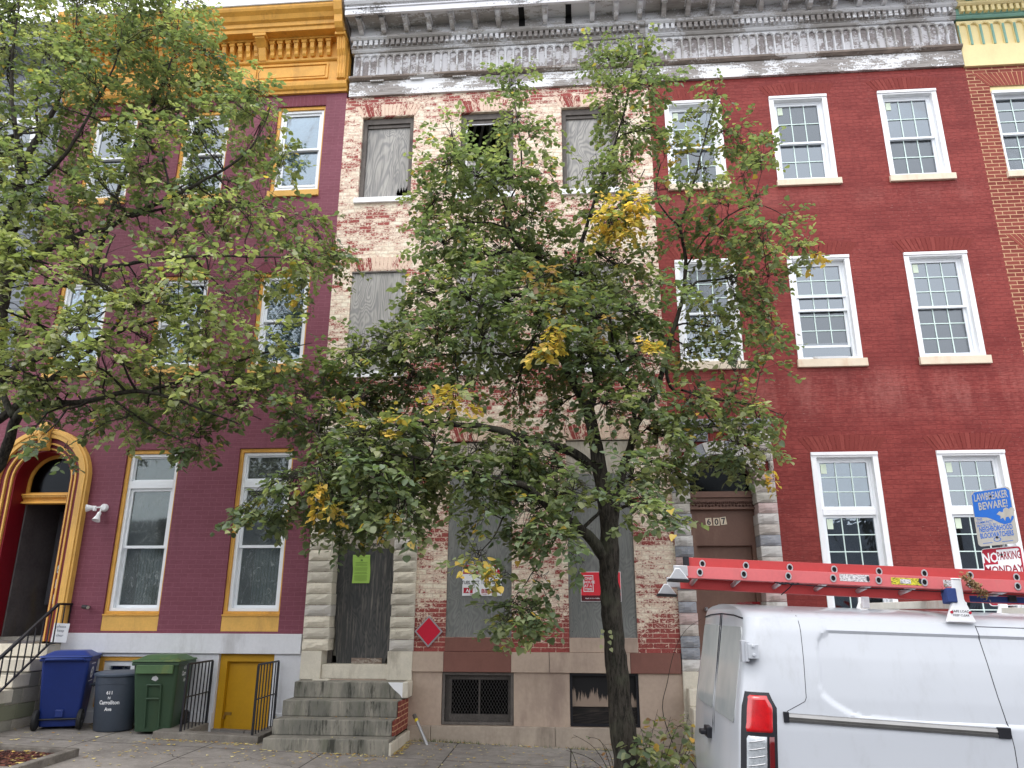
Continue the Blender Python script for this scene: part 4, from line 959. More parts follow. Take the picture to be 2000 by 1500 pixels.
# ================= ground =================
def slab(name, x0, x1, y0, y1, dz, mat, holes=(), thick=0.3, kind='structure', step=0):
    mb = MB(); loops = [[(x0, y0), (x1, y0), (x1, y1), (x0, y1)]]+[list(h) for h in holes]
    flat = [p for l in loops for p in l]; n = len(flat)
    tris = tessellate_polygon([[Vector((a, b, 0)) for a, b in l] for l in loops])
    vs = [(a, b, zs(a, b)+dz) for a, b in flat]+[(a, b, zs(a, b)+dz-thick) for a, b in flat]
    fs = [tuple(t_) for t_ in tris]; o = 0
    for l in loops:
        k = len(l)
        for i in range(k): a, b = o+i, o+(i+1) % k; fs.append((a, b, b+n, a+n))
        o += k
    mb.add(vs, fs); o = mb.build(name, mat); o['kind'] = kind
    return o
def concrete(name, base, dark, joint):
    t = NT(name); v = t.co(); n1 = t.noise(v, 0.9, 6, 0.65); n2 = t.noise(v, 7, 5, 0.7); n3 = t.noise(v, 90, 2)
    f = t.math('ADD', t.math('MULTIPLY', n1, 0.6), t.math('MULTIPLY', n2, 0.4))
    col = t.mix(t.step(f, 0.36, 0.64), dark, base); col = t.mix(t.step(n3, 0.45, 0.75, 0, 0.25), col, lin(60, 58, 54))
    if joint:
        b = t.n('TexBrick', Vector=t.map(v, (1, 1, 1), (0.35, 0.1, 0), (0, 0, R(90))), Color1=(0, 0, 0, 1), Color2=(0.3, 0.3, 0.3, 1), Mortar=(1, 1, 1, 1))
        b.offset = 0.0; b.inputs['Scale'].default_value = 1; b.inputs['Mortar Size'].default_value = 0.008; b.inputs['Brick Width'].default_value = 1.55; b.inputs['Row Height'].default_value = 1.5; b.inputs['Mortar Smooth'].default_value = 0.2
        col = t.mix(t.math('MULTIPLY', t.n('SeparateColor', Color=b.outputs[0]).outputs[0], 0.5), col, dark)
        col = t.mix(b.outputs[1], col, lin(52, 48, 44))
        n2 = t.math('SUBTRACT', n2, t.math('MULTIPLY', b.outputs[1], 2.0))
    vo = t.n('TexVoronoi', {'feature': 'DISTANCE_TO_EDGE'}, Vector=t.n('VectorMath', {'operation': 'ADD'}, _0=v, _1=t.n('VectorMath', {'operation': 'SCALE'}, _0=t.n('TexNoise', Vector=v, Scale=2.0, Detail=4.0).outputs[1], Scale=0.5).outputs[0]).outputs[0], Scale=0.55)
    cr_ = t.math('MULTIPLY', t.step(vo.outputs[0], 0.004, 0.0015), t.step(n1, 0.45, 0.6))
    col = t.mix(t.math('MULTIPLY', cr_, 0.8), col, lin(58, 54, 50))
    sp_ = t.noise(v, 26, 2); col = t.mix(t.step(sp_, 0.70, 0.74, 0, 0.6), col, lin(70, 66, 62))
    st_ = t.noise(t.map(v, (1, 1, 1), (3, 7, 0)), 1.7, 6, 0.75); col = t.mix(t.step(st_, 0.5, 0.68, 0, 0.45), col, tuple(x*0.6 for x in dark[:3])+(1,))
    return t.done(col, 0.9, t.bump(t.math('ADD', n2, t.math('MULTIPLY', n3, 0.3)), 0.4, 0.006), spec=0.2)
M['conc'] = concrete('worn_concrete', lin(156, 150, 144), lin(124, 118, 113), True)
M['curb'] = concrete('kerb_concrete', lin(140, 134, 126), lin(104, 98, 92), False)
M['asph'] = concrete('asphalt', lin(74, 74, 76), lin(56, 56, 58), False)
well = [(-5.10, -0.66), (-4.24, -0.66), (-4.24, -0.0), (-5.10, -0.0)]
slab('pavement', -60, 60, -3.3, 0.1, 0, M['conc'], [well, [(-7.6, -3.0), (-5.75, -3.0), (-5.75, -2.12), (-7.6, -2.12)], [(-0.15, -3.0), (1.15, -3.0), (1.15, -1.75), (-0.15, -1.75)]])
slab('kerb', -60, 60, -3.45, -3.302, 0.003, M['curb'])
slab('road', -250, 250, -300, -3.2, -0.17, M['asph'], thick=0.5)
slab('ground', -250, 250, 0.1, 300, -0.3, M['asph'], thick=0.5)
slab('opposite_pavement', -60, 60, -20, -17.2, -0.03, M['conc'])
slab('soil', -0.2, 1.2, -3.02, -1.73, -0.05, plain('bare_soil', lin(84, 70, 58), 0.95, 0.3, 20, 0.8), thick=0.05)
# areaway kerb walls: stuff of the plum house
mb = MB()
def kerbrun(mb, x0, x1, y0, y1, top, bot=-0.9):
    vs = [(x, y, zs(x, y)+dz) for x in (x0, x1) for y in (y0, y1) for dz in (bot, top)]
    mb.add(vs, [(0, 1, 3, 2), (4, 6, 7, 5), (0, 4, 5, 1), (2, 3, 7, 6), (0, 2, 6, 4), (1, 5, 7, 3)])
kerbrun(mb, -5.46, -4.06, -0.84, -0.661, 0.085); kerbrun(mb, -5.46, -5.102, -0.66, -0.005, 0.085); kerbrun(mb, -4.238, -4.06, -0.66, -0.005, 0.085)
mb.build('areaway_kerb', M['curb'], PH, bevel=0.01)
mb = MB(); mb.box(-5.1, -4.24, -0.66, 0.0, -2.7, -2.65); mb.build('areaway_floor', M['curb'], PH)
# bed round the left tree
mb = MB()
for x0, x1, y0, y1 in ((-7.72, -5.66, -2.12, -2.02), (-7.72, -5.66, -3.12, -3.02), (-5.76, -5.66, -3.02, -2.12), (-7.72, -7.62, -3.02, -2.12)): kerbrun(mb, x0+0.001, x1-0.001, y0+0.001, y1-0.001, 0.085, -0.2)
o = mb.build('bed_edging', M['curb'], bevel=0.01); tag(o, 'low grey stone edging round the mulch bed in the pavement', 'edging'); origin(o, (-6.7, -2.5, zs(-6.7)))
rng = np.random.default_rng(11)
def chips(name, n, fx, size, cols, label=None, thickness=0.004, kind='stuff'):
    """many small flat slivers lying on the ground"""
    mb = MB()
    for i in range(n):
        x, y, z = fx(); a = rng.uniform(0, 6.28); L = size*rng.uniform(0.6, 1.4); W_ = L*rng.uniform(0.25, 0.7); ti = rng.uniform(-0.5, 0.5, 2)
        ca, sa = math.cos(a), math.sin(a); vs = []
        for u, v in ((-1, 0), (0, -1), (1, 0), (0, 1)):
            vs.append((x+ca*u*L/2-sa*v*W_/2, y+sa*u*L/2+ca*v*W_/2, z+abs(ti[0]*u*L/2)+abs(ti[1]*v*W_/2)+0.003))
        mb.add(vs, [(0, 1, 2), (0, 2, 3)])
    t = NT(name+'_material'); isl = t.n('NewGeometry').outputs['Random Per Island']; cr = t.n('ValToRGB', Fac=isl); e = cr.color_ramp; e.interpolation = 'CONSTANT'
    e.elements[0].color = cols[0]; e.elements[1].position = 1/len(cols); e.elements[1].color = cols[1]
    for i, c in enumerate(cols[2:]): q = e.elements.new((i+2)/len(cols)); q.color = c
    o = mb.build(name, t.done(cr.outputs[0], 0.8), fix=False); o['kind'] = kind
    return o
def fm(): x, y = rng.uniform(-7.6, -5.77), rng.uniform(-3.0, -2.13); return x, y, zs(x, y)+0.02+rng.uniform(0, 0.02)
mb = MB(); vs = [(x, y, zs(x, y)+0.02) for x in (-7.62, -5.76) for y in (-3.02, -2.12)]; mb.add(vs, [(0, 2, 3, 1)]); o = mb.build('mulch_bed', plain('dark_mulch', lin(58, 36, 32), 0.95, 0.4, 30, 1.0)); o['kind'] = 'structure'
chips('mulch', 5200, fm, 0.05, [lin(70, 38, 34), lin(96, 52, 44), lin(50, 30, 28), lin(120, 74, 58), lin(82, 46, 40)])
LEAFC = [lin(204, 184, 104), lin(206, 192, 136), lin(186, 160, 84), lin(196, 180, 124), lin(168, 128, 72)]
def fl():
    x = rng.uniform(-8.5, 2.2); y = -rng.uniform(0.05, 3.2)
    if -3.9 < x < -2.25 and y > -1.15:
        if rng.random() < 0.7: y = -1.15-rng.uniform(0, 0.5)
        else:
            k = rng.integers(0, 3); y = [-1.0, -0.74, -0.45][k]+rng.uniform(-.08, .08); return x, y, [-1.487, -1.302, -1.107][k]
    if -5.5 < x < -4.02 and y > -0.86: y = -0.88-rng.uniform(0, 0.15)
    return x, y, zs(x, y)
chips('fallen_leaves', 1100, fl, 0.045, LEAFC)
def fd():   # leaves blown against walls, steps and kerbs
    k = rng.integers(0, 5); a = abs(rng.normal(0, 0.05))
    if k == 0: x, y = rng.uniform(-2.25, 1.4), -0.07-a
    elif k == 1: x, y = rng.uniform(-7.3, -5.5), -0.04-a*3
    elif k == 2: x, y = rng.uniform(-5.5, -3.9), -0.86-a
    elif k == 3: x, y = rng.uniform(-3.9, -2.2), -1.15-a
    else: x, y = -2.26+a, -rng.uniform(0.05, 1.1)
    return x, y, zs(x, y)
chips('fallen_leaves', 500, fd, 0.042, LEAFC+[lin(120, 84, 50)])
def fb(): x, y = rng.uniform(-7.6, -5.77), rng.uniform(-3.0, -2.13); return x, y, zs(x, y)+0.045
chips('fallen_leaves', 150, fb, 0.05, LEAFC)

# ================= ironwork =================
def rail_panel(label, x, y0, y1, zt0, zt1, zb0, zb1, nb=8):
    t_ = thing('area_railing', label, 'railing', (x, y1, zb1), 'railings of the cellar entrance')
    mb = MB(); mb.bar((x, y0, zt0), (x, y1, zt1), 0.022); mb.build('top_rail', M['iron'], t_); mb = MB(); mb.bar((x, y0, (zt0+zb0)/2), (x, y1, (zt1+zb1)/2), 0.014); mb.build('middle_rail', M['iron'], t_)
    for i in range(nb):
        f = i/(nb-1); y = y0+(y1-y0)*f; a, b = zt0+(zt1-zt0)*f, zb0+(zb1-zb0)*f
        mb = MB(); wd = 0.026 if i in (0, nb-1) else 0.013; mb.bar((x, y, b), (x, y, a-0.008), wd, up=(0, 1, 0)); mb.build('bar', M['iron'], t_)
    return t_
zc = lambda x, y: zs(x, y)+0.08
rail_panel('black railing on the left kerb of the sunken yellow door, beside the green bin', -5.13, -0.06, -0.76, -0.66, -0.665, zc(-5.13, -0.06), zc(-5.13, -0.76))
rail_panel('black railing on the right kerb of the sunken yellow door, beside the stone steps', -4.17, -0.06, -0.76, -0.66, -0.665, zc(-4.17, -0.06), zc(-4.17, -0.76))
sr = thing('stair_railing', 'black sloping handrail with bars on the plum house stoop', 'railing', (-7.42, -0.8, -1.1))
mb = MB(); x = -7.40; mb.bar((x, -0.0, 0.10), (x, -0.30, 0.10), 0.03); mb.bar((x, -0.30, 0.10), (x, -1.62, -0.82), 0.035); mb.build('handrail', M['iron'], sr)
mb = MB(); mb.bar((x, -0.0, -0.42), (x, -0.36, -0.44), 0.022); mb.bar((x, -0.36, -0.44), (x, -1.62, -1.30), 0.022); mb.build('bottom_rail', M['iron'], sr)
for i in range(13):
    y = -0.02-i*0.133; a = 0.10 if y > -0.30 else 0.10-(abs(y)-0.30)*0.92/1.32; b = -0.42 if y > -0.36 else -0.44-(abs(y)-0.36)*0.86/1.26
    mb = MB(); mb.bar((x, y, b), (x, y, a), 0.014, up=(0, 1, 0)); mb.build('bar', M['iron'], sr)
# hand-written white card tied to the railing
cz = thing('notice_card', 'white card with faint handwriting leaning on the stoop railing', 'notice', (-7.36, -0.22, -0.47))
mb = MB(); Mx = Matrix.Translation((-7.36, -0.22, -0.295)) @ Matrix.Rotation(R(20), 4, 'Z') @ Matrix.Rotation(R(3), 4, 'Y')
mb.box(-0.10, 0.10, -0.003, 0.003, -0.13, 0.13, Mx); cdm = mb.build('card', M['paperwhite'], cz)
text_mb([('please', 0, 0.07, 0.035, 1), ('keep', 0, 0.015, 0.035, 1), ('clear', 0, -0.05, 0.035, 1)], lambda u, v: Mx @ Vector((u, -0.0045, v))).build('handwriting', plain('faint_ink', lin(150, 152, 160), .7, .05, 5, 0), cdm, fix=False)

# ================= bins =================
def frustum(mb, x0, x1, y0, y1, z0, X0_, X1_, Y0_, Y1_, z1, r=0.04, n=4):
    """rounded-corner tapered tub"""
    def ringp(a, b, c, d, z):
        o = []
        for cx, cy, s0 in ((b-r, d-r, 0), (a+r, d-r, 90), (a+r, c+r, 180), (b-r, c+r, 270)):
            for i in range(n+1): t = R(s0+90*i/n); o.append((cx+r*math.cos(t), cy+r*math.sin(t), z))
        return o
    A, B = ringp(x0, x1, y0, y1, z0), ringp(X0_, X1_, Y0_, Y1_, z1); k = len(A)
    mb.add(A+B, [(i, (i+1) % k, (i+1) % k+k, i+k) for i in range(k)]+[tuple(range(k-1, -1, -1)), tuple(range(k, 2*k))])
def plastic(name, c, r=0.45, grime=None): return plain(name, c, r, 0.08, 3, 0.06, spec=0.5, grime=grime)
M['tyre'] = plain('black_rubber', lin(34, 34, 36), 0.7, 0.1, 20, 0.2)
def wheelie(name, label, loc, rot, body, lid, lidm, back=True, mossy=False):
    t_ = thing(name, label, 'bin', loc); t_.rotation_euler[2] = 0
    zb = loc[2]
    Rm_ = Matrix.Translation(loc) @ Matrix.Rotation(rot, 4, 'Z') @ Matrix.Translation((-loc[0], -loc[1], -loc[2]))
    lx, ly = loc[0], loc[1]
    def P(mb): mb.v = [tuple(Rm_ @ Vector(v)) for v in mb.v]; return mb
    # local y- faces the camera (the back with wheels when back=True)
    mb = MB(); frustum(mb, lx-0.235, lx+0.235, ly-0.17, ly+0.27, zb+0.03, lx-0.29, lx+0.29, ly-0.33, ly+0.30, zb+0.88)
    mb.box(lx-0.31, lx+0.31, ly-0.345, ly+0.32, zb+0.86, zb+0.905)
    mb.box(lx-0.05, lx+0.05, ly-0.24, ly-0.2, zb+0.15, zb+0.25) if back else None
    b_ = P(mb).build('body', body, t_, bevel=0.012)
    mb = MB(); frustum(mb, lx-0.325, lx+0.325, ly-0.37, ly+0.35, zb+0.907, lx-0.32, lx+0.32, ly-0.36, ly+0.34, zb+0.93, 0.05)
    frustum(mb, lx-0.29, lx+0.29, ly-0.30, ly+0.30, zb+0.931, lx-0.20, lx+0.20, ly-0.18, ly+0.22, zb+0.985, 0.05)
    P(mb).build('lid', lid, t_, bevel=0.008)
    mb = MB()
    wy = ly-0.23 if back else ly+0.25
    mb.tube([(lx-0.26, wy, zb+0.13), (lx+0.26, wy, zb+0.13)], 0.012, 8); P(mb).build('axle', M['iron'], t_)
    for s in (-1, 1):
        mb = MB(); Mw = Matrix.Translation((lx+s*0.265, wy, zb+0.125)) @ Matrix.Rotation(R(90), 4, 'Y')
        mb.lathe([(0.05, -0.03), (0.11, -0.03), (0.127, -0.02), (0.127, 0.02), (0.11, 0.03), (0.05, 0.03)], 24, Mw); wl_ = P(mb).build('wheel', M['tyre'], t_, auto=40)
        mb = MB()
        for k in range(5):
            a = 2*math.pi*k/5; mb.bar(Mw @ Vector((0.03*math.cos(a), 0.03*math.sin(a), 0.028*s)), Mw @ Vector((0.095*math.cos(a), 0.095*math.sin(a), 0.028*s)), 0.02, 0.016)
        P(mb).build('hub', plain('dark_grey_hub', lin(60, 62, 66), .5, .05, 5, 0), wl_)
    if back:
        mb = MB(); mb.tube([(lx-0.24, ly-0.345, zb+0.86), (lx-0.22, ly-0.40, zb+0.89), (lx+0.22, ly-0.40, zb+0.89), (lx+0.24, ly-0.345, zb+0.86)], 0.014, 8); P(mb).build('handle', lid, t_, smooth=True)
    return t_, b_, P, (lx, ly, zb)
bx, by = -6.98, -0.44
blue = plastic('blue_plastic', lin(24, 46, 112)); bluel = plastic('blue_lid_plastic', lin(34, 60, 134))
t_, b_, P, (lx, ly, zb) = wheelie('recycling_bin', 'blue wheeled recycling bin with closed lid beside the stoop', (bx, by, zs(bx, by)), R(22), blue, bluel, None)
mb = MB()
def side(u, v, off=0.002): # on the +x side of the bin, u along depth, v height
    f = (v-0.03)/0.85; return Vector((lx+0.235+0.055*f+off, ly+u, zb+v))
mb.add([side(-0.09*math.cos(2*math.pi*k/24), 0.70+0.075*math.sin(2*math.pi*k/24)) for k in range(24)], [tuple(range(24))])
for v0 in (0.81, 0.585): mb.add([side(-0.13, v0), side(0.13, v0), side(0.13, v0+0.012), side(-0.13, v0+0.012)], [(0, 1, 2, 3)])
P(mb); mb.build('emblem', M['paperwhite'], b_, fix=False)
mb = MB()
for k in range(3):   # three chasing arrows
    a0 = 2*math.pi*k/3+0.4; pts = []
    for i in range(5): a = a0+1.5*i/4; pts.append(side(-0.052*math.cos(a), 0.70+0.044*math.sin(a), 0.005))
    for i in range(5): a = a0+1.5*(4-i)/4; pts.append(side(-0.028*math.cos(a), 0.70+0.024*math.sin(a), 0.005))
    mb.add(pts, [(i, i+1, 8-i, 9-i) for i in range(4)])
P(mb); mb.build('arrows', bluel, b_, fix=False)
gx, gy = -6.26, -0.40
can = thing('dustbin', 'round dark grey dustbin with white painted address between the blue and green bins', 'bin', (gx, gy, zs(gx, gy)))
gm = plastic('slate_plastic', lin(66, 74, 86)); Mg = Matrix.Translation((gx, gy, zs(gx, gy)))
mb = MB(); mb.lathe([(0.225, 0.0), (0.245, 0.02), (0.295, 0.60), (0.298, 0.68), (0.288, 0.69)], 32, Mg); b_ = mb.build('body', gm, can, auto=40)
mb = MB(); mb.lathe([(0.285, 0.691), (0.325, 0.692), (0.33, 0.715), (0.31, 0.73), (0.26, 0.745), (0.12, 0.752), (0.01, 0.752)], 32, Mg); mb.build('lid', plastic('grey_lid', lin(80, 90, 104)), can, auto=40)
for s in (-1, 1):
    mb = MB(); mb.tube([Mg @ Vector(p) for p in ((s*0.29, 0.06, 0.60), (s*0.36, 0.07, 0.57), (s*0.37, 0, 0.55), (s*0.36, -0.07, 0.57), (s*0.29, -0.06, 0.60))], 0.016, 8); mb.build('handle', gm, can, smooth=True)
def canf(u, v):
    r = 0.245+0.05*v/0.6+0.003; a = -math.pi/2+0.18+u/r; return Mg @ Vector((r*math.cos(a), r*math.sin(a), v))
text_mb([('611', 0, 0.47, 0.042, 1), ('N', 0, 0.41, 0.032, 1), ('Carrollton', 0, 0.345, 0.05, 0.9), ('Ave', 0, 0.265, 0.045, 0.9)], canf).build('lettering', M['paperwhite'], b_, fix=False)
mb = MB(); mb.tube([canf(-0.22+0.02*i, 0.575+0.03*math.sin(math.pi*i/22)) for i in range(23)], 0.004, 5); mb.build('rib', gm, b_)
ex, ey = -5.62, -0.44
gr_ = plastic('green_plastic', lin(50, 74, 54), grime=(lin(60, 70, 40), 0.3)); grl = plastic('mossy_green_lid', lin(74, 104, 66), 0.6, grime=(lin(128, 128, 58), 0.7))
t_, b_, P, (lx, ly, zb) = wheelie('rubbish_bin', 'dark green wheeled rubbish bin with mossy lid beside the black railing', (ex, ey, zs(ex, ey)), R(8), gr_, grl, None, back=False)
mb = MB(); mb.box(lx-0.24, lx+0.24, ly-0.37, ly-0.33, zb+0.76, zb+0.87); P(mb).build('lip', grl, b_, bevel=0.01)
mb = MB()
for u0 in (-0.09, 0.09): mb.bar((lx+u0, ly-0.205, zb+0.08), (lx+u0, ly-0.305, zb+0.62), 0.022)
mb.bar((lx-0.09, ly-0.287, zb+0.45), (lx+0.09, ly-0.287, zb+0.45), 0.02); mb.bar((lx-0.09, ly-0.307, zb+0.62), (lx+0.09, ly-0.307, zb+0.62), 0.022); P(mb).build('grip', gr_, b_, bevel=0.006)
def gf(u, v): f = (v-0.03)/0.85; return Vector((lx+u, ly-0.17-0.16*f-0.004, zb+v))
mb = MB(); rnd = random.Random(4); mb.add([gf(0.0+0.05*math.cos(2*math.pi*k/14)*rnd.uniform(.7, 1.1), 0.70+0.035*math.sin(2*math.pi*k/14)*rnd.uniform(.6, 1.1)) for k in range(14)], [tuple(range(14))]); P(mb); mb.build('worn_sticker', M['whitewash'], b_, fix=False)
def gs(u, v): f = (v-0.03)/0.85; return Vector((lx+0.235+0.055*f+0.003, ly+u, zb+v))
mb = text_mb([('611 N', 0.0, 0.80, 0.045, 1.0), ('Carroll', -0.02, 0.72, 0.06, 0.9), ('Ave', 0.02, 0.64, 0.05, 1)], gs); P(mb); mb.build('lettering', M['paperwhite'], b_, fix=False)

# ================= small things on the walls =================
fl_ = thing('floodlight', 'white twin head security floodlight on the wall right of the golden arch', 'floodlight', (-7.13, 0, 1.50))
mb = MB(); mb.lathe([(0.001, 0), (0.06, 0), (0.06, 0.03), (0.045, 0.05), (0.001, 0.05)], 20, Matrix.Translation((-7.13, 0, 1.51)) @ Matrix.Rotation(R(90), 4, 'X')); mb.build('base', M['white'], fl_, auto=40)
for d, pos in (((-0.9, -0.35, -0.1), (-7.16, -0.07, 1.51)), ((-0.05, -0.4, -1), (-7.14, -0.07, 1.48))):
    d = Vector(d).normalized(); q = d.to_track_quat('Z', 'Y').to_matrix().to_4x4(); Mh = Matrix.Translation(Vector(pos)) @ q
    mb = MB(); mb.lathe([(0.012, 0), (0.012, 0.05), (0.028, 0.055), (0.03, 0.11), (0.06, 0.19), (0.055, 0.19), (0.001, 0.13)], 18, Mh); mb.build('lamp_head', M['white'], fl_, auto=40)
mb = MB(); mb.box(-7.24, -7.20, -0.13, -0.08, 1.45, 1.50); mb.build('sensor', M['white'], fl_, bevel=0.01)
cm = thing('camera', 'small black bullet camera low on the plum wall beside the doorway', 'camera', (-7.12, 0, 0.06))
mb = MB(); mb.tube([(-7.16, -0.1, 0.065), (-7.06, -0.14, 0.055)], 0.028, 14); mb.build('housing', M['iron'], cm, auto=40)
mb = MB(); mb.tube([(-7.12, 0, 0.06), (-7.12, -0.1, 0.06)], 0.015, 8); mb.build('mount', M['iron'], cm); mb = MB(); mb.tube([(-7.061, -0.1395, 0.055), (-7.052, -0.143, 0.054)], 0.024, 14); mb.build('lens', M['steel'], cm)
dm = thing('diamond_sign', 'plain red diamond sign with silver edge on the peeling brick beside the steps', 'sign', (-2.065, 0, -0.257))
mb = MB(); mb.plate([[(-2.065, -0.47), (-1.865, -0.257), (-2.065, -0.045), (-2.265, -0.257)]], -0.02, -0.012); mb.build('edge', M['steel'], dm)
mb = MB(); mb.plate([[(-2.065, -0.44), (-1.893, -0.257), (-2.065, -0.073), (-2.237, -0.257)]], -0.0235, -0.0205); mb.build('panel', plain('red_reflective', lin(196, 22, 52), 0.35, 0.05, 30, 0), dm)
nt = thing('notice', 'lime green printed notice stapled to the boarded front door', 'notice', (-3.14, 0.18, 0.6))
mb = MB(); rows = []
for j in range(7):
    for i in range(4): rows.append((-3.265+0.26*i/3+0.008*math.sin(j*0.8), 0.182-0.008*math.sin(j*1.1+i*0.9)**2, 0.405+0.405*j/6))
mb.add(rows, [(j*4+i, j*4+i+1, j*4+i+5, j*4+i+4) for j in range(6) for i in range(3)]); pn = mb.build('sheet', plain('lime_paper', lin(168, 206, 96), 0.7, 0.04, 4, 0), nt, fix=False, smooth=True)
mb = MB()
rnd = random.Random(6)
for k, zz in enumerate([0.775]+[0.70, 0.69, 0.67, 0.655]+[0.62-0.016*i for i in range(12)]):
    if k in (8, 11): continue
    wd = 0.09 if 0 < k < 5 else 0.105*rnd.uniform(0.8, 1); mb.box(-3.135-wd, -3.135+wd, 0.1715, 0.1722, zz, zz+0.0035)
mb.box(-3.15, -3.12, 0.1715, 0.1722, 0.72, 0.745)
mb.build('print', plain('olive_print', lin(96, 130, 62), 0.7, 0.03, 4, 0), pn)
au = thing('auction_sign', 'white auction poster with red heading on the left tall grey board', 'sign', (-1.325, 0.02, 0.44))
mb = MB(); mb.box(-1.605, -1.04, 0.008, 0.014, 0.225, 0.655); pn = mb.build('panel', M['paperwhite'], au)
mb = MB(); mb.box(-1.60, -1.045, 0.0035, 0.0072, 0.545, 0.65); mb.build('red_band', M['inkred'], pn)
F2 = lambda u, v: Vector((u, 0.002, v)); F3 = lambda u, v: Vector((u, 0.0065, v))
text_mb([('AUCTION', -1.32, 0.56, 0.08, 1.15)], F2).build('heading', M['paperwhite'], pn, fix=False)
text_mb([('ON THE PREMISES', -1.32, 0.500, 0.020, 1.1), ('BILLIG', -1.22, 0.262, 0.058, 1.0), ('REAL ESTATE - AUCTIONEERS', -1.37, 0.238, 0.013, 1.0)], F3).build('red_lettering', M['inkred'], pn, fix=False)
text_mb([('TUES. OCT. 17 - 11:00 AM', -1.325, 0.385, 0.048, 0.78)], F3).build('date_line', M['ink'], pn, fix=False)
mb = MB(); mb.box(-1.585, -1.455, 0.004, 0.0072, 0.262, 0.335); mb.box(-1.60, -1.045, 0.005, 0.0075, 0.528, 0.541); mb.build('logo_box', M['inkred'], pn)
text_mb([('AJ', -1.52, 0.275, 0.045, 1.1)], F2).build('logo', M['paperwhite'], pn, fix=False)
oh = thing('poster', 'red poster on the right tall grey board, half behind the tree trunk', 'sign', (0.36, 0.02, 0.35))
mb = MB(); mb.box(0.075, 0.64, 0.008, 0.014, 0.148, 0.555); pn = mb.build('panel', M['paperwhite'], oh)
mb = MB(); mb.box(0.083, 0.632, 0.004, 0.0075, 0.232, 0.547); mb.build('red_field', plain('coral_red', lin(226, 52, 66), 0.5, 0.03, 5, 0), pn)
mb = MB(); mb.box(0.083, 0.632, 0.004, 0.0075, 0.156, 0.2315); mb.build('dark_field', plain('dark_maroon_print', lin(88, 24, 34), 0.5, 0.03, 5, 0), pn)
mb = MB(); mb.plate([rect(0.115, 0.255, 0.28, 0.505), rect(0.125, 0.245, 0.29, 0.495)], 0.0015, 0.0035); mb.build('logo_frame', M['paperwhite'], pn)
text_mb([('ONE', 0.185, 0.445, 0.036, 1.0), ('HOUSE', 0.20, 0.395, 0.036, 0.95), ('AT A', 0.18, 0.345, 0.034, 1.0), ('TIME', 0.185, 0.298, 0.034, 1.0), ('FOR', 0.47, 0.44, 0.085, 1.0), ('SALE', 0.47, 0.33, 0.085, 1.0), ('Apply to be a bidder', 0.24, 0.185, 0.018, 1.0)], lambda u, v: Vector((u, 0.0008, v))).build('lettering', M['paperwhite'], pn, fix=False)
pp = thing('pipe', 'grey steel pipe with yellow tape leaning out of the pavement by the stone base', 'pipe', (-1.98, -0.30, zs(-2, -.3)))
mb = MB(); mb.tube([(-1.97, -0.32, zs(-2, -.3)-0.02), (-2.16, -0.22, -1.36)], 0.022, 12); mb.build('tube', M['steel'], pp, auto=50)
mb = MB(); mb.tube([(-2.160, -0.22, -1.36), (-2.19, -0.205, -1.312)], 0.026, 12); mb.build('cap', M['darkwood'], pp); mb = MB(); mb.tube([(-2.142, -0.229, -1.395), (-2.160, -0.22, -1.362)], 0.0245, 12); mb.build('tape', plain('yellow_tape', lin(220, 200, 40), 0.5, 0.05, 5, 0), pp)
# ================= the van =================
VX, VYC, VZ, SL = 1.02, -4.50, -2.02, -0.030     # rear of the van, centre line, road height there, fall of the street
van = thing('van', 'white high sided work van with red tail lamp and roof rack parked in front', 'van', (VX, VYC, VZ))
VM = Matrix.Translation((VX, VYC, VZ)) @ Matrix.Rotation(math.atan(-SL), 4, 'Y')
def paint():
    t = NT('white_van_paint'); v = t.co(); n = t.noise(v, 3, 4); g = t.noise(t.map(v, (1, 1, 0.4)), 5, 6, 0.7)
    col = t.mix(t.step(g, 0.5, 0.78, 0, 0.4), lin(186, 189, 195), lin(152, 152, 152))
    return t.done(col, 0.28, t.bump(n, 0.08, 0.02), 0.0, 0.5, Coat_Weight=0.5, Coat_Roughness=0.06)
M['van'] = paint()
M['seam'] = plain('dark_panel_gap', lin(40, 40, 46), 0.8, 0.1, 5, 0)
M['vanglass'] = NT('rear_door_glass'); 
t = M['vanglass']; v = t.co(); n = t.noise(v, 2.0, 3)
M['vanglass'] = t.done(t.mix(t.step(n, .3, .7), lin(172, 176, 176), lin(196, 196, 194)), 0.1, None, 0.0, 0.9)  # pale greys in the base colour stand for what the glass reflects
def smooth01(x): x = max(0, min(1, x)); return x*x*(3-2*x)
def half_w(z):     # half width of the body at height z above the road
    pts = [(0.20, 0.86), (0.35, 0.975), (0.6, 1.01), (0.85, 1.022), (1.05, 1.025), (1.30, 1.018), (1.5, 0.995), (1.75, 0.955), (1.92, 0.92), (2.0, 0.885), (2.04, 0.82), (2.065, 0.70), (2.085, 0.45), (2.095, 0.0)]
    for (a, b), (c, d) in zip(pts, pts[1:]):
        if a <= z <= c: return b+(d-b)*(z-a)/(c-a)
    return 0.0
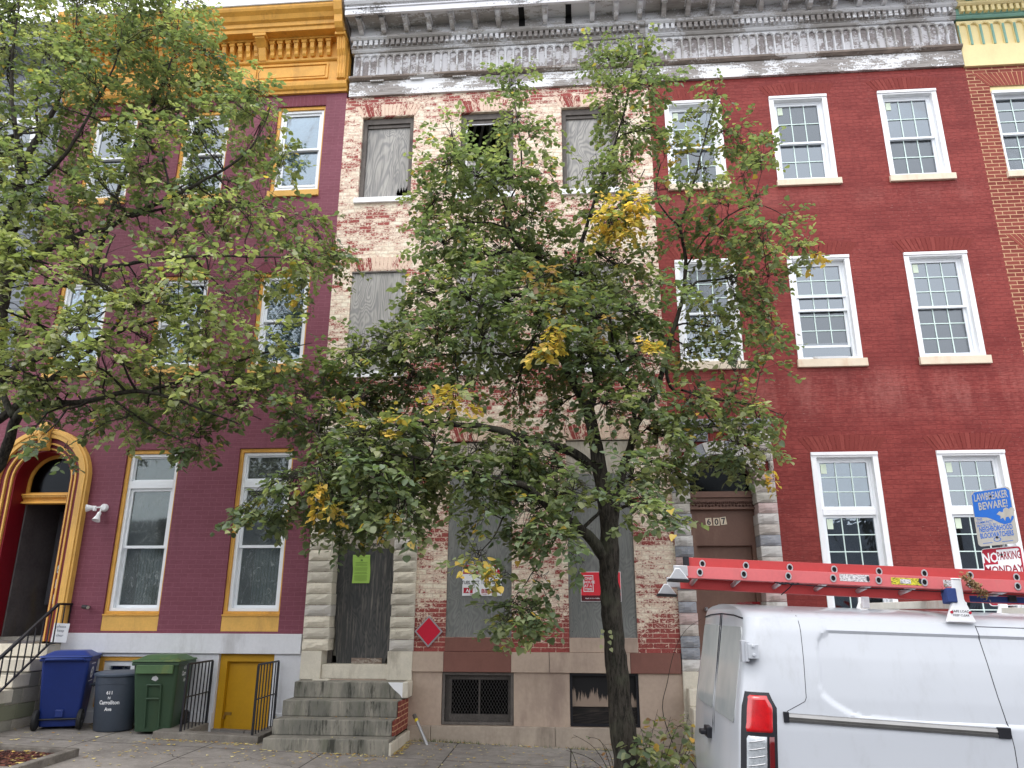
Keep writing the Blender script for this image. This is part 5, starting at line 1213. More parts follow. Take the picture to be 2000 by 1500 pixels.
def sdf_panel(x, z):
    """signed distance-like value for the stamped panel (positive inside)"""
    P_ = [(0.53, 1.66), (0.53, 1.58), (0.545, 1.52), (0.60, 1.475), (0.70, 1.42), (0.80, 1.392), (0.95, 1.385), (3.6, 1.36), (3.6, 1.92), (0.62, 1.92), (0.57, 1.90), (0.54, 1.86), (0.53, 1.80)]
    ins = False; dm = 9
    for i in range(len(P_)):
        (x1, z1), (x2, z2) = P_[i], P_[(i+1) % len(P_)]
        if (z1 > z) != (z2 > z) and x < (x2-x1)*(z-z1)/(z2-z1)+x1: ins = not ins
        dx, dz = x2-x1, z2-z1; t_ = max(0, min(1, ((x-x1)*dx+(z-z1)*dz)/(dx*dx+dz*dz))); dm = min(dm, math.hypot(x-x1-t_*dx, z-z1-t_*dz))
    return dm if ins else -dm
LEN = 5.3
xs_ = [0.0, 0.006, 0.02, 0.045, 0.08, 0.12, 0.17]+[0.17+0.0145*i for i in range(1, 160)]+[2.5+0.1*i for i in range(1, 18)]+[4.3, 4.5, 4.7, 4.9, 5.05, 5.15, 5.22, 5.27, 5.3]
zsn = [0.20, 0.26, 0.35, 0.45]+[0.45+0.03*i for i in range(1, 28)]+[1.26+0.0145*i for i in range(1, 44)]+[1.91, 1.93, 1.95, 1.97, 1.985, 2.0, 2.015, 2.03, 2.045, 2.058, 2.068, 2.078, 2.088, 2.095]
def top_at(x):
    if x < 3.3: return 2.095-0.0*x
    if x < 4.35: return 2.095-(x-3.3)*0.75*smooth01((x-3.3)/0.8)
    return max(0.95, 1.31-(x-4.35)*0.28-0.15*smooth01((x-5.0)/0.3))
def side_y(x, z):
    w_ = half_w(z)
    # plan: rear corner rounding (rear tucked in), nose rounding
    rr = 0.10+0.02*z
    if x < rr: w_ -= rr*(1-math.sqrt(max(0, 1-(1-x/rr)**2)))*0.75
    w_ *= 1-0.015*smooth01((0.8-x)/0.8)
    if x > 4.6: w_ *= 1-0.35*((x-4.6)/0.7)**2
    d = sdf_panel(x, z) if 0.4 < x < 3.5 and 1.3 < z < 2.0 else -1
    if d > -0.02: w_ -= 0.014*smooth01((d+0.006)/0.016)
    # waist crease and lower flute
    w_ -= 0.012*math.exp(-((z-0.93)/0.035)**2)*smooth01((x-0.2)/0.2)
    w_ += 0.008*math.exp(-((z-0.84)/0.05)**2)*smooth01((x-0.2)/0.3)
    # wheel arch flares
    for cx in (1.15, 4.35):
        r_ = math.hypot(x-cx, z-0.33); w_ += 0.012*math.exp(-((r_-0.43)/0.035)**2) if z > 0.33 else 0
    return w_
def lean(z): return 0.10*smooth01((z-1.15)/0.95)+0.02*(z > 1.15)*0 - 0.02*math.exp(-((z-0.9)/0.2)**2)   # rear face leans forward with height
mb = MB(); grid = {}
nz = len(zsn)
for i, x in enumerate(xs_):
    tp = top_at(x); k = (tp-0.20)/(2.095-0.20)
    for sgn in (-1, 1):
        for j, z0 in enumerate(zsn):
            z = 0.20+(z0-0.20)*k if x > 3.3 else z0
            yy = side_y(x, z0)
            ln = lean(z0)*max(0, 1-x/0.8)
            grid[(i, sgn, j)] = len(mb.v); mb.v.append((x+ln, sgn*yy, z))
for i in range(len(xs_)-1):
    for sgn in (-1, 1):
        for j in range(nz-1):
            x = xs_[i]; z = zsn[j]
            cut = any(math.hypot(xs_[i]+0.02-cx, z+0.01-0.33) < 0.40 and z < 0.75 for cx in (1.15, 4.35))
            if cut: continue
            q = (grid[(i, sgn, j)], grid[(i+1, sgn, j)], grid[(i+1, sgn, j+1)], grid[(i, sgn, j+1)])
            mb.f.append(q if sgn < 0 else q[::-1]); mb.mi.append(0)
# rear and nose caps, belly
for i in (0, len(xs_)-1):
    for j in range(nz-1):
        q = (grid[(i, -1, j)], grid[(i, -1, j+1)], grid[(i, 1, j+1)], grid[(i, 1, j)]); mb.f.append(q if i == 0 else q[::-1]); mb.mi.append(0)
mb.v = [tuple(VM @ Vector(v)) for v in mb.v]
body = mb.build('body', M['van'], van, auto=28)
def vm(mb): mb.v = [tuple(VM @ Vector(v)) for v in mb.v]; return mb
def sp(x, z, off=0.0): return (x+lean(z)*max(0, 1-x/0.8), -side_y(x, z)-off, z)     # point on the near side
def strip(pts, wd=0.006, off=0.001):
    """narrow dark gap following the near flank through (x, z) points"""
    m_ = MB(); fine = []
    for (x1, z1), (x2, z2) in zip(pts, pts[1:]):
        n = max(1, int(math.hypot(x2-x1, z2-z1)/0.03)); fine += [(x1+(x2-x1)*k/n, z1+(z2-z1)*k/n) for k in range(n)]
    fine.append(pts[-1]); m_.tube([sp(x, z, off-wd*0.35) for x, z in fine], wd/2, 6); return vm(m_)
GAP = strip([(1.61, 2.055), (1.625, 1.99), (1.63, 1.90), (1.665, 1.55), (1.69, 1.38), (1.70, 1.25), (1.70, 0.35)], 0.007); GAP.build('door_gap', M['seam'], body)
strip([(1.63, 1.985), (2.4, 1.985), (3.2, 1.985)], 0.008).build('door_gap', M['seam'], body)
strip([(0.40, 2.05), (0.415, 1.95), (0.425, 1.70), (0.43, 1.50), (0.42, 1.475), (0.30, 1.41)], 0.005).build('panel_gap', M['seam'], body)
# bright slide rail
m_ = MB(); n = 20
for k in range(n+1):
    x = 0.30+1.32*k/n; z = 1.375-0.035*k/n
    for dz, of in ((0.028, 0.001), (0.022, 0.012), (0.004, 0.015), (-0.006, 0.006), (-0.012, 0.014), (-0.024, 0.011), (-0.028, 0.001)):
        m_.v.append(sp(x, z+dz, of))
for k in range(n):
    for j in range(6): m_.f.append((k*7+j, (k+1)*7+j, (k+1)*7+j+1, k*7+j+1)); m_.mi.append(0)
vm(m_).build('slide_rail', plain('bright_slide_rail', lin(150, 148, 146), 0.3, 0.1, 5, 0, metal=0.9), body, smooth=False)
for x0_, x1_, z in ((0.285, 0.32, 1.375), (1.61, 1.69, 1.34)):
    m_ = MB(); a = sp(x0_, z); b = sp(x1_, z); m_.box(x0_, x1_, a[1]-0.018, a[1]+0.02, z-0.03, z+0.034); vm(m_).build('rail_end', M['iron'], body, bevel=0.004)
# tail lamp
def lamp_shape(prof, off, mat, name, par, thick=0.02):
    m_ = MB(); nn = len(prof); m_.v = [sp(x, z, off) for x, z in prof]+[sp(x, z, off-thick) for x, z in prof]
    m_.f = [tuple(range(nn))]+[(i, (i+1) % nn, (i+1) % nn+nn, i+nn) for i in range(nn)]; m_.mi = [0]*len(m_.f); return vm(m_).build(name, mat, par)
def wrap(name, mat, par, z0, z1, x0, x1, off, taper=None, nzz=16, nx=8):
    m_ = MB()
    for j in range(nzz+1):
        z = z0+(z1-z0)*j/nzz; a, b = x0, x1
        if taper: a, b = taper(z, x0, x1)
        for i in range(nx+1):
            x = a+(b-a)*i/nx; e = 0.0 if 0 < i < nx and 0 < j < nzz else -off; m_.v.append(sp(x, z, off+e*0.9))
    for j in range(nzz):
        for i in range(nx): p = j*(nx+1)+i; m_.f.append((p, p+1, p+nx+2, p+nx+1)); m_.mi.append(0)
    return vm(m_).build(name, mat, par, smooth=True)
def tpz(z, a, b):
    t_ = smooth01((z-1.42)/0.10); return a+0.012*t_, b-0.055*t_
M['redlens'] = plain('red_lens', lin(186, 10, 18), 0.12, 0.2, 25, 0.1, spec=0.8, Coat_Weight=0.6)
M['darkredlens'] = plain('dark_red_lens', lin(96, 8, 14), 0.15, 0.1, 25, 0.1, spec=0.8)
M['clearlens'] = plain('clear_lens', lin(176, 180, 184), 0.12, 0.2, 35, 0.3, spec=0.9, metal=0.3)
tl = wrap('tail_lamp', M['iron'], van, 0.78, 1.52, 0.012, 0.235, 0.014, tpz); tl['label'] = 'red over clear tail lamp in a black rim'
wrap('red_lens', M['redlens'], tl, 1.27, 1.503, 0.026, 0.216, 0.024, tpz)
wrap('red_edge', M['darkredlens'], tl, 0.80, 1.269, 0.178, 0.216, 0.024); wrap('clear_lens', M['clearlens'], tl, 0.80, 1.269, 0.032, 0.176, 0.024)
m_ = MB()
for k in range(9): z = 0.84+k*0.047; m_.tube([sp(0.05+0.02*i, z+0.004*i, 0.026) for i in range(6)], 0.003, 5)
vm(m_).build('reflector_ribs', M['steel'], tl)
# rear doors: glass, gaps, handle, hinges
def rearx(y, z): # x of the rear face
    return lean(z)
def rp(y, z, off=0.0): return (lean(z)-off, y, z)
def rear_patch(name, mat, y0, y1, z0, z1, off, par, r=0.05):
    m_ = MB(); P0 = []
    for cy, cz_, s0 in ((y1-r, z1-r, 0), (y0+r, z1-r, 90), (y0+r, z0+r, 180), (y1-r, z0+r, 270)):
        for i in range(5): t_ = R(s0+90*i/4); P0.append((cy+r*math.cos(t_), cz_+r*math.sin(t_)))
    nn = len(P0); m_.v = [rp(y, z, off) for y, z in P0]+[rp(y, z, off-0.02) for y, z in P0]; m_.f = [tuple(range(nn))]+[(i, (i+1) % nn, (i+1) % nn+nn, i+nn) for i in range(nn)]; m_.mi = [0]*len(m_.f)
    return vm(m_).build(name, mat, par)
for s in (-1, 1):
    a, b = sorted((s*0.05, s*0.80)); rear_patch('rear_window', M['vanglass'], a, b, 1.30, 1.93, 0.006, van)
    m_ = MB(); m_.tube([rp(s*0.03, 0.40, 0.001), rp(s*0.03, 1.2, 0.001), rp(s*0.03, 1.6, 0.001), rp(s*0.03, 2.02, 0.001)], 0.004, 5); vm(m_).build('door_gap', M['seam'], body)
m_ = MB(); m_.tube([rp(-0.80, 1.99, 0.0), rp(-0.5, 2.01, 0.0), rp(0, 2.02, 0.0), (rp(0.5, 2.01, 0.0)), rp(0.8, 1.99, 0)], 0.006, 6); vm(m_).build('door_gap', M['seam'], body)
m_ = MB(); m_.box(-0.045, 0.0, 0.06, 0.22, 1.08, 1.16); m_.box(-0.09, -0.04, 0.09, 0.19, 1.10, 1.135); vm(m_).build('rear_handle', M['iron'], van, bevel=0.008)
for z in (1.78, 0.75):
    m_ = MB(); m_.box(0.045, 0.075, -0.975, -0.90, z-0.075, z+0.065)
    m_.box(0.08, 0.15, -1.01, -0.935, z-0.05, z+0.045); m_.tube([(0.078, -0.985, z-0.07), (0.078, -0.985, z+0.06)], 0.013, 8)
    for dz in (-0.025, 0.03): m_.lathe([(0.012, 0), (0.012, 0.008)], 8, Matrix.Translation((0.115, -1.012, z+dz)) @ Matrix.Rotation(R(90), 4, 'X'))
    vm(m_).build('hinge', M['van'], van, bevel=0.004)
m_ = MB(); m_.box(0.28, 0.34, -0.3, 0.3, 2.096, 2.115); vm(m_).build('high_brake_lamp', M['darkredlens'], van)
m_ = MB(); m_.box(-0.12, 0.25, -0.98, 0.98, 0.30, 0.52); vm(m_).build('rear_bumper', plain('grey_bumper', lin(70, 72, 76), 0.6, 0.05, 8, 0.1), van, bevel=0.03)
for x in (1.15, 4.35):
    for s in (-1, 1):
        m_ = MB(); Mw = Matrix.Translation((x, s*0.88, 0.34)) @ Matrix.Rotation(R(90), 4, 'X'); m_.lathe([(0.19, -0.1), (0.30, -0.11), (0.345, -0.09), (0.345, 0.09), (0.30, 0.11), (0.19, 0.1)], 28, Mw); w_ = vm(m_).build('wheel', M['tyre'], van, auto=40)
        m_ = MB(); m_.lathe([(0.001, -0.06), (0.08, -0.06), (0.19, -0.09), (0.2, -0.09), (0.2, 0.09), (0.19, 0.09), (0.08, 0.06), (0.001, 0.06)], 20, Mw); vm(m_).build('rim', M['steel'], w_, auto=40)
m_ = MB()
for s in (-1, 1): m_.box(0.3, 4.9, s*0.45-0.3, s*0.45+0.3, 0.30, 0.5)
vm(m_).build('chassis', M['iron'], van)
# cab glazing off to the right
m_ = MB(); m_.add([(3.42, -0.80, 2.03), (4.30, -0.86, 1.40), (4.30, 0.86, 1.40), (3.42, 0.80, 2.03)], [(0, 1, 2, 3)]); vm(m_).build('windscreen', M['vanglass'], van)
m_ = MB(); m_.plate([[(3.0, 1.38), (4.05, 1.36), (3.6, 1.83), (3.05, 1.86)]], -1.022, -0.99); vm(m_).build('side_window', M['vanglass'], van)
# ---- roof rack ----
rack = None
def upright(x, s):
    m_ = MB(); y = s*0.90; b0, b1 = 2.01, 2.16
    pr = [(x-0.095, b0), (x+0.095, b0), (x+0.035, b1), (x+0.030, 2.29), (x-0.030, 2.29), (x-0.035, b1)]
    m_.plate([pr], y-0.018, y+0.018); m_.box(x-0.032, x+0.032, y-0.022, y+0.022, 2.291, 2.30)
    return vm(m_).build('rack_bracket', M['white'], van, bevel=0.006)
m_ = None
for x in (1.53, 2.75):
    u1 = upright(x, -1); upright(x, 1)
    m_ = MB(); m_.box(x-0.03, x+0.03, -0.875, 0.875, 2.10, 2.155); vm(m_).build('crossbar', plain('rusty_white_bar', lin(206, 202, 192), 0.6, 0.08, 6, 0.2, grime=(lin(170, 120, 80), 0.6)), van, bevel=0.004)
    if x < 2:
        text_mb([('SAFE LOAD', 0, 0.03, 0.016, 1), ('KEEP CLEAR', 0, 0.005, 0.014, 1)], lambda u, v, x=x: VM @ Vector((x+u, -0.9195, 2.045+v))).build('lettering', M['ink'], u1, fix=False)
        m_ = MB()
        for dx in (-0.06, 0.06): m_.lathe([(0.01, 0), (0.01, 0.004)], 8, Matrix.Translation((x+dx, -0.918, 2.075)) @ Matrix.Rotation(R(90), 4, 'X'))
        vm(m_).build('bolts', M['inkred'], u1)
m_ = MB(); m_.box(1.02, 1.07, -0.55, -0.51, 2.09, 2.17); vm(m_).build('rack_tab', M['white'], van, bevel=0.004)

# ================= ladder =================
M['fibre'] = plain('red_fibreglass', lin(206, 104, 106), 0.5, 0.07, 5, 0.08, grime=(lin(190, 110, 108), 0.5))
M['fibre2'] = plain('deeper_red_fibreglass', lin(180, 62, 62), 0.5, 0.07, 5, 0.08)
M['alu'] = plain('aluminium', lin(206, 206, 208), 0.35, 0.05, 20, 0.1, metal=0.75)
lad = thing('ladder', 'red fibreglass extension ladder lashed flat on the van roof rack', 'ladder', (0.8, -5.2, 0.2))
LP0, LS = Vector((0.80, -5.40, 0.280)), -0.045     # near rail mid line at its foot end, fall per metre
def lp(x, y, z): return LP0+Vector((x, y, z+LS*x-0.14*y))      # lies tilted, far side lower
LL = 4.6
def channel(mb, y, z, x0, x1, h, out=-1, fl=0.028, th=0.004):
    """fibreglass rail: a web with two flanges"""
    def bx(x0, x1, ya, yb, za, zb_): mb.add([lp(x, yy, zz) for x in (x0, x1) for yy in (ya, yb) for zz in (za, zb_)], [(0, 1, 3, 2), (4, 6, 7, 5), (0, 4, 5, 1), (2, 3, 7, 6), (0, 2, 6, 4), (1, 5, 7, 3)])
    bx(x0, x1, y, y+th, z-h/2, z+h/2)
    s = 1
    bx(x0, x1, y+0.0045, y+fl, z+h/2-th, z+h/2); bx(x0, x1, y+0.0045, y+fl, z-h/2, z-h/2+th)
def rail(y, z, x0, mat, name, h=0.083, flip=False):
    mb = MB(); channel(mb, y, z, x0, LL, h); return mb.build(name, mat, lad, bevel=0.002)
r1 = rail(0.0, 0.0, 0.0, M['fibre'], 'side_rail'); rail(0.43, -0.0, 0.0, M['fibre2'], 'side_rail')
r2 = rail(0.05, 0.070, 0.02, M['fibre2'], 'side_rail'); rail(0.38, 0.072, 0.02, M['fibre2'], 'side_rail')
m_ = MB(); m_.add([lp(x, y, z) for x in (-0.02, 0.019) for y in (0.03, 0.075) for z in (0.028, 0.113)], [(0, 1, 3, 2), (4, 6, 7, 5), (0, 4, 5, 1), (2, 3, 7, 6), (0, 2, 6, 4), (1, 5, 7, 3)]); m_.build('end_cap', M['iron'], lad)
def dring(mb, x, y, z, r_, rin, y0, y1):
    """D shaped rung end collar"""
    def dsh(q): return [(x+q*0.8*math.cos(t)+0.0, z+q*math.sin(t)) for t in [2*math.pi*k/20 for k in range(20)]]
    loops = [dsh(r_), dsh(rin)]
    flat = [p for l in loops for p in l]; n = len(flat); tris = tessellate_polygon([[Vector((a, b, 0)) for a, b in l] for l in loops])
    mb.add([lp(a, y+y0, b) for a, b in flat]+[lp(a, y+y1, b) for a, b in flat], [tuple(t_) for t_ in tris]+[(a, (a+1) % 20, (a+1) % 20+n, a+n) for a in range(20)]+[(20+a, 20+(a+1) % 20, 20+(a+1) % 20+n, 20+a+n) for a in range(20)])
for k in range(15):
    x = 0.085+k*0.305
    for (y, z, xo, yb) in ((0.0, 0.0, 0.0, 0.43), (0.05, 0.070, 0.03, 0.38)):
        mb = MB(); mb.tube([lp(x+xo, y+0.006, z-0.002), lp(x+xo, yb, z-0.002)], 0.0165, 10); ru = mb.build('rung', M['alu'], lad, smooth=True)
        mb = MB(); dring(mb, x+xo, y, z, 0.027, 0.018, -0.006, -0.0002); mb.build('collar', M['alu'], ru)
        mb = MB(); mb.add([lp(x+xo+0.0145*math.cos(t), y-0.0012, z+0.018*math.sin(t)) for t in [2*math.pi*i/16 for i in range(16)]], [tuple(range(16))]); mb.build('hollow', M['black'], ru, fix=False)
# swivel feet
for y, dz in ((-0.01, 0.0), (0.44, 0.0)):
    mb = MB()
    def B(x0, x1, ya, yb, za, zb_): mb.add([lp(x, yy, zz) for x in (x0, x1) for yy in (ya, yb) for zz in (za, zb_)], [(0, 1, 3, 2), (4, 6, 7, 5), (0, 4, 5, 1), (2, 3, 7, 6), (0, 2, 6, 4), (1, 5, 7, 3)])
    B(-0.10, -0.001, y-0.006, y+0.02, -0.032, 0.04)
    ft = mb.build('foot', M['alu'], lad, bevel=0.003)
    mb = MB(); x0 = -0.075 if y < 0 else -0.11
    zf = -0.015 if y < 0 else -0.045
    tri = [(x0-0.015, 0.03+zf), (x0+0.015, 0.03+zf), (x0+0.075, -0.045+zf), (x0-0.065, -0.045+zf)]
    n = 4; mb.add([lp(a, y-0.03, b) for a, b in tri]+[lp(a, y+0.03, b) for a, b in tri], [(0, 1, 2, 3), (7, 6, 5, 4), (0, 4, 5, 1), (1, 5, 6, 2), (2, 6, 7, 3), (3, 7, 4, 0)]); mb.build('shoe', M['alu'], ft, bevel=0.004)
    mb = MB(); mb.add([lp(a, yy, b) for a in (x0-0.07, x0+0.08) for yy in (y-0.035, y+0.035) for b in (-0.056+zf, -0.046+zf)], [(0, 1, 3, 2), (4, 6, 7, 5), (0, 4, 5, 1), (2, 3, 7, 6), (0, 2, 6, 4), (1, 5, 7, 3)]); mb.build('pad', M['iron'], ft)
def sticker(x, w_, h_, c, name='sticker', z=0.0, off=-0.0012):
    mb = MB(); mb.add([lp(x, off, z-h_/2), lp(x+w_, off, z-h_/2), lp(x+w_, off, z+h_/2), lp(x, off, z+h_/2)], [(0, 1, 2, 3)]); return mb.build(name, c, r1, fix=False)
torn = NT('worn_label'); n = torn.noise(torn.map(torn.co(), (1, 1, 3)), 60, 3); M['label'] = torn.done(torn.mix(torn.step(n, .42, .6), lin(226, 222, 222), lin(150, 146, 148)), 0.5)
yl = NT('yellow_caution_label'); n = yl.noise(yl.map(yl.co(), (1, 1, 3)), 50, 3); M['ylabel'] = yl.done(yl.mix(yl.step(n, .45, .62), lin(216, 206, 60), lin(96, 90, 40)), 0.5)
sticker(1.045, 0.20, 0.048, M['label'], z=0.008); sticker(1.39, 0.20, 0.046, M['ylabel']); sticker(1.45, 0.07, 0.03, M['label'], off=-0.0022); sticker(1.735, 0.095, 0.044, M['label'])
for xq in (1.235, 1.583, 1.822):
    mb = MB(); mb.add([lp(xq+0.011*math.cos(t), -0.003, 0.006+0.019*math.sin(t)) for t in [2*math.pi*i/16 for i in range(16)]], [tuple(range(16))]); mb.build('oval', M['ink'], r1, fix=False)
mb = MB(); ox = 2.43
mb.add([lp(ox+0.13*math.cos(t), -0.0012, 0.022*math.sin(t)) for t in [2*math.pi*i/28 for i in range(28)]], [tuple(range(28))]); lg = mb.build('maker_badge', plain('badge_blue', lin(46, 60, 170), .4, .03, 5, 0), r1, fix=False)
mb = MB(); mb.add([lp(ox+0.02+0.11*math.cos(t), -0.0022, 0.017*math.sin(t)) for t in [2*math.pi*i/28 for i in range(28)]], [tuple(range(28))]); mb.build('badge_field', M['paperwhite'], lg, fix=False)
text_mb([('WERNER', ox+0.02, -0.011, 0.022, 1.25)], lambda u, v: lp(u, -0.0032, v)).build('lettering', M['ink'], lg, fix=False)
# cord, straps and a wad of dry leaves
M['cord'] = plain('black_cord', lin(26, 26, 34), 0.8, 0.1, 40, 0.3)
o = MB(); o.tube([lp(0.64, 0.02, -0.125), lp(0.70, 0.01, -0.075), lp(0.72, 0.0, -0.05), lp(0.90, 0.01, -0.058), lp(1.5, 0.02, -0.052), lp(2.2, 0.02, -0.06), lp(3.0, 0.02, -0.055)], 0.004, 6)
for k in range(4): o.tube([lp(0.60+0.035*k, 0.01, -0.04-0.012*(k % 2)), lp(0.635+0.035*k, -0.012, -0.055), lp(0.66+0.035*k, 0.02, -0.042)], 0.006, 6)
o = o.build('cord', M['cord'], smooth=True); tag(o, 'thin black cord knotted to the underside of the red ladder', 'cord'); origin(o, lp(0.7, 0, -0.05))
st_ = thing('strap', 'blue ratchet strap round the ladder and the rack crossbar', 'strap', tuple(lp(1.77, 0.2, -0.05)))
mb = MB(); mb.add([lp(x, y, z) for x in (1.735, 1.80) for y in (-0.03, 0.06) for z in (-0.13, -0.035)], [(0, 1, 3, 2), (4, 6, 7, 5), (0, 4, 5, 1), (2, 3, 7, 6), (0, 2, 6, 4), (1, 5, 7, 3)]); bl = plain('blue_webbing', lin(48, 66, 120), 0.8, 0.1, 60, 0.3); mb.build('sleeve', bl, st_, bevel=0.006)
mb = MB(); mb.bar(lp(1.95, 0.12, -0.075), lp(3.2, 0.12, -0.055), 0.012, 0.042); mb.build('webbing', bl, st_, bevel=0.004)
mb = MB(); mb.box(0, 0.05, 0, 0.03, 0, 0.04); mb.v = [tuple(lp(2.20, 0.09, -0.09)+Vector(v)) for v in mb.v]; mb.build('buckle', M['iron'], st_, bevel=0.004)
mb = MB(); rr_ = random.Random(12)
for k in range(420):
    f = rr_.random(); c_ = lp(1.84+0.13*f, -0.075+rr_.gauss(0, 0.02), 0.04-0.13*f+rr_.gauss(0, 0.012)); c_ += Vector((rr_.gauss(0, 0.012), 0, 0)) if f < .9 else Vector((0, 0, 0))
    if k % 4 == 0: c_ = lp(1.745+rr_.gauss(0, 0.018), 0.03+rr_.gauss(0, 0.02), 0.015-0.05*rr_.random())
    d = Vector((rr_.gauss(0, 1), rr_.gauss(0, 1), rr_.gauss(0, 1))).normalized()*0.014; e_ = d.cross(Vector((rr_.gauss(0, 1), rr_.gauss(0, 1), 1))).normalized()*0.005
    mb.add([c_-d, c_+e_, c_+d, c_-e_], [(0, 1, 2, 3)])
o = mb.build('dry_leaves', plain('dry_leaf_brown', lin(132, 108, 74), 0.9, 0.3, 40, 0.2), fix=False); tag(o, 'wad of dry brown leaves caught behind the white rack bracket', 'leaves'); origin(o, lp(1.9, -0.07, 0))

# ================= street sign =================
sg = thing('street_sign', 'steel post with blue blockwatch sign above a red no parking sign', 'street sign', (4.05, -3.30, zs(4.05, -3.3)))
YW = R(-55)
def plate_frame(cx, cz, roll=0.0, pitch=R(-5), y=-3.25):
    return Matrix.Translation((cx, y, cz)) @ Matrix.Rotation(YW, 4, 'Z') @ Matrix.Rotation(pitch, 4, 'X') @ Matrix.Rotation(roll, 4, 'Y')
def rrect(w_, h_, r_=0.035):
    o = []
    for cx, cz, s0 in ((w_/2-r_, h_/2-r_, 0), (-w_/2+r_, h_/2-r_, 90), (-w_/2+r_, -h_/2+r_, 180), (w_/2-r_, -h_/2+r_, 270)):
        for i in range(6): t_ = R(s0+90*i/5); o.append((cx+r_*math.cos(t_), cz+r_*math.sin(t_)))
    return o
SW, SH = 0.375, 0.545
F_ = plate_frame(4.08, 0.905, R(-1.5))
M['signsilver'] = plain('weathered_silver_sheet', lin(176, 172, 164), 0.5, 0.08, 5, 0.1, grime=(lin(150, 142, 130), 0.5))
M['signblue'] = plain('sign_blue', lin(28, 100, 190), 0.45, 0.05, 5, 0)
mb = MB(); mb.plate([rrect(SW, SH)], 0, 0.003, F_); p1 = mb.build('blockwatch_plate', M['signsilver'], sg)
mb = MB(); w2, h2 = SW/2-0.008, SH/2-0.008
mb.plate([[(-w2, 0.02), (-w2, h2-0.03), (-w2+0.03, h2), (w2-0.03, h2), (w2, h2-0.03), (w2, -0.035), (w2-0.03, -0.075), (w2-0.09, -0.085), (w2-0.14, -0.06), (w2-0.2, -0.02), (-0.06, 0.0)]], -0.0015, -0.0003, F_); mb.build('blue_field', M['signblue'], p1)
fp = lambda o_: (lambda u, v: F_ @ Vector((u, o_, v)))
text_mb([('LAWBREAKER', 0, 0.172, 0.074, 0.50), ('BEWARE!', 0.01, 0.082, 0.074, 0.66)], fp(-0.003)).build('lettering', M['signsilver'], p1, fix=False)
text_mb([('THIS', -0.14, -0.02, 0.024, 0.8), ('COMMUNITY', -0.095, -0.052, 0.024, 0.8), ('PROTECTED BY-', -0.075, -0.084, 0.024, 0.8), ('NEIGHBORHOOD', 0, -0.135, 0.050, 0.56), ('BLOCKWATCHERS', 0, -0.195, 0.050, 0.53)], fp(-0.0015)).build('lettering', M['signblue'], p1, fix=False)
mb = MB(); rr_ = random.Random(21)
# ragged rider emblem in silver over the blue
rid = [(0.03, 0.02), (0.06, 0.045), (0.09, 0.03), (0.10, 0.06), (0.125, 0.075), (0.15, 0.055), (0.17, 0.07), (0.195, 0.06), (0.20, 0.03), (0.18, 0.015), (0.19, -0.02), (0.165, -0.01), (0.15, -0.05), (0.135, -0.015), (0.11, -0.02), (0.10, -0.055), (0.085, -0.02), (0.06, -0.03), (0.065, 0.0)]
mb.plate([rid], -0.003, -0.0018, F_); mb.build('rider_emblem', M['signsilver'], p1)
mb = MB(); c20 = [2*math.pi*k/20 for k in range(20)]
mb.plate([[(0.035*math.cos(t_), -0.218+0.022*math.sin(t_)) for t_ in c20], [(0.028*math.cos(t_), -0.218+0.017*math.sin(t_)) for t_ in c20]], -0.0015, -0.0003, F_); mb.plate([rect(-0.14, -0.05, -0.247, -0.242)], -0.0015, -0.0003, F_); mb.plate([rect(0.04, 0.14, -0.247, -0.242)], -0.0015, -0.0003, F_); mb.build('seal', M['signblue'], p1)
G_ = plate_frame(4.085, 0.345, R(-1.5))
mb = MB(); mb.plate([rrect(SW, SH)], 0, 0.003, G_); p2 = mb.build('no_parking_plate', M['paperwhite'], sg)
mb = MB(); mb.plate([rrect(SW-0.016, SH-0.016, 0.03), rrect(SW-0.046, SH-0.046, 0.02)], -0.0015, -0.0003, G_); mb.plate([rect(-w2+0.004, -0.045, 0.115, h2-0.004)], -0.0018, -0.0002, G_); mb.build('red_border', plain('sign_red', lin(176, 16, 52), 0.4, 0.05, 5, 0), p2)
gp = lambda o_: (lambda u, v: G_ @ Vector((u, o_, v)))
text_mb([('NO', -0.108, 0.135, 0.095, 0.72)], gp(-0.003)).build('lettering', M['paperwhite'], p2, fix=False)
text_mb([('PARKING', 0.065, 0.155, 0.075, 0.50), ('MONDAY', 0.0, 0.03, 0.07, 0.82), ('8 AM - 11 AM', 0, -0.06, 0.05, 0.7)], gp(-0.0015)).build('lettering', plain('sign_dark_red', lin(150, 20, 48), 0.4, 0.05, 5, 0), p2, fix=False)
mb = MB(); mb.plate([rect(-0.14, 0.14, -0.20, -0.19)], -0.0015, -0.0003, G_); mb.plate([[(-0.16, -0.195), (-0.13, -0.18), (-0.13, -0.21)]], -0.0015, -0.0003, G_); mb.build('arrow', M['inkred'], p2)
mb = MB(); q = Matrix.Rotation(YW, 4, 'Z') @ Vector((0, 0.062, 0)); zb = zs(4.05, -3.2)
mb.bar((4.05+q.x, -3.25+q.y, zb-0.02), (4.085+q.x, -3.25+q.y, 1.14), 0.045, 0.03); mb.build('post', M['steel'], sg, bevel=0.004)
for Fm in (F_, G_):
    mb = MB()
    for v in (0.2, -0.2): mb.lathe([(0.012, 0), (0.012, 0.004)], 8, Fm @ Matrix.Translation((0, -0.001, v)) @ Matrix.Rotation(R(90), 4, 'X'))
    mb.build('bolt', M['iron'], p1 if Fm is F_ else p2)
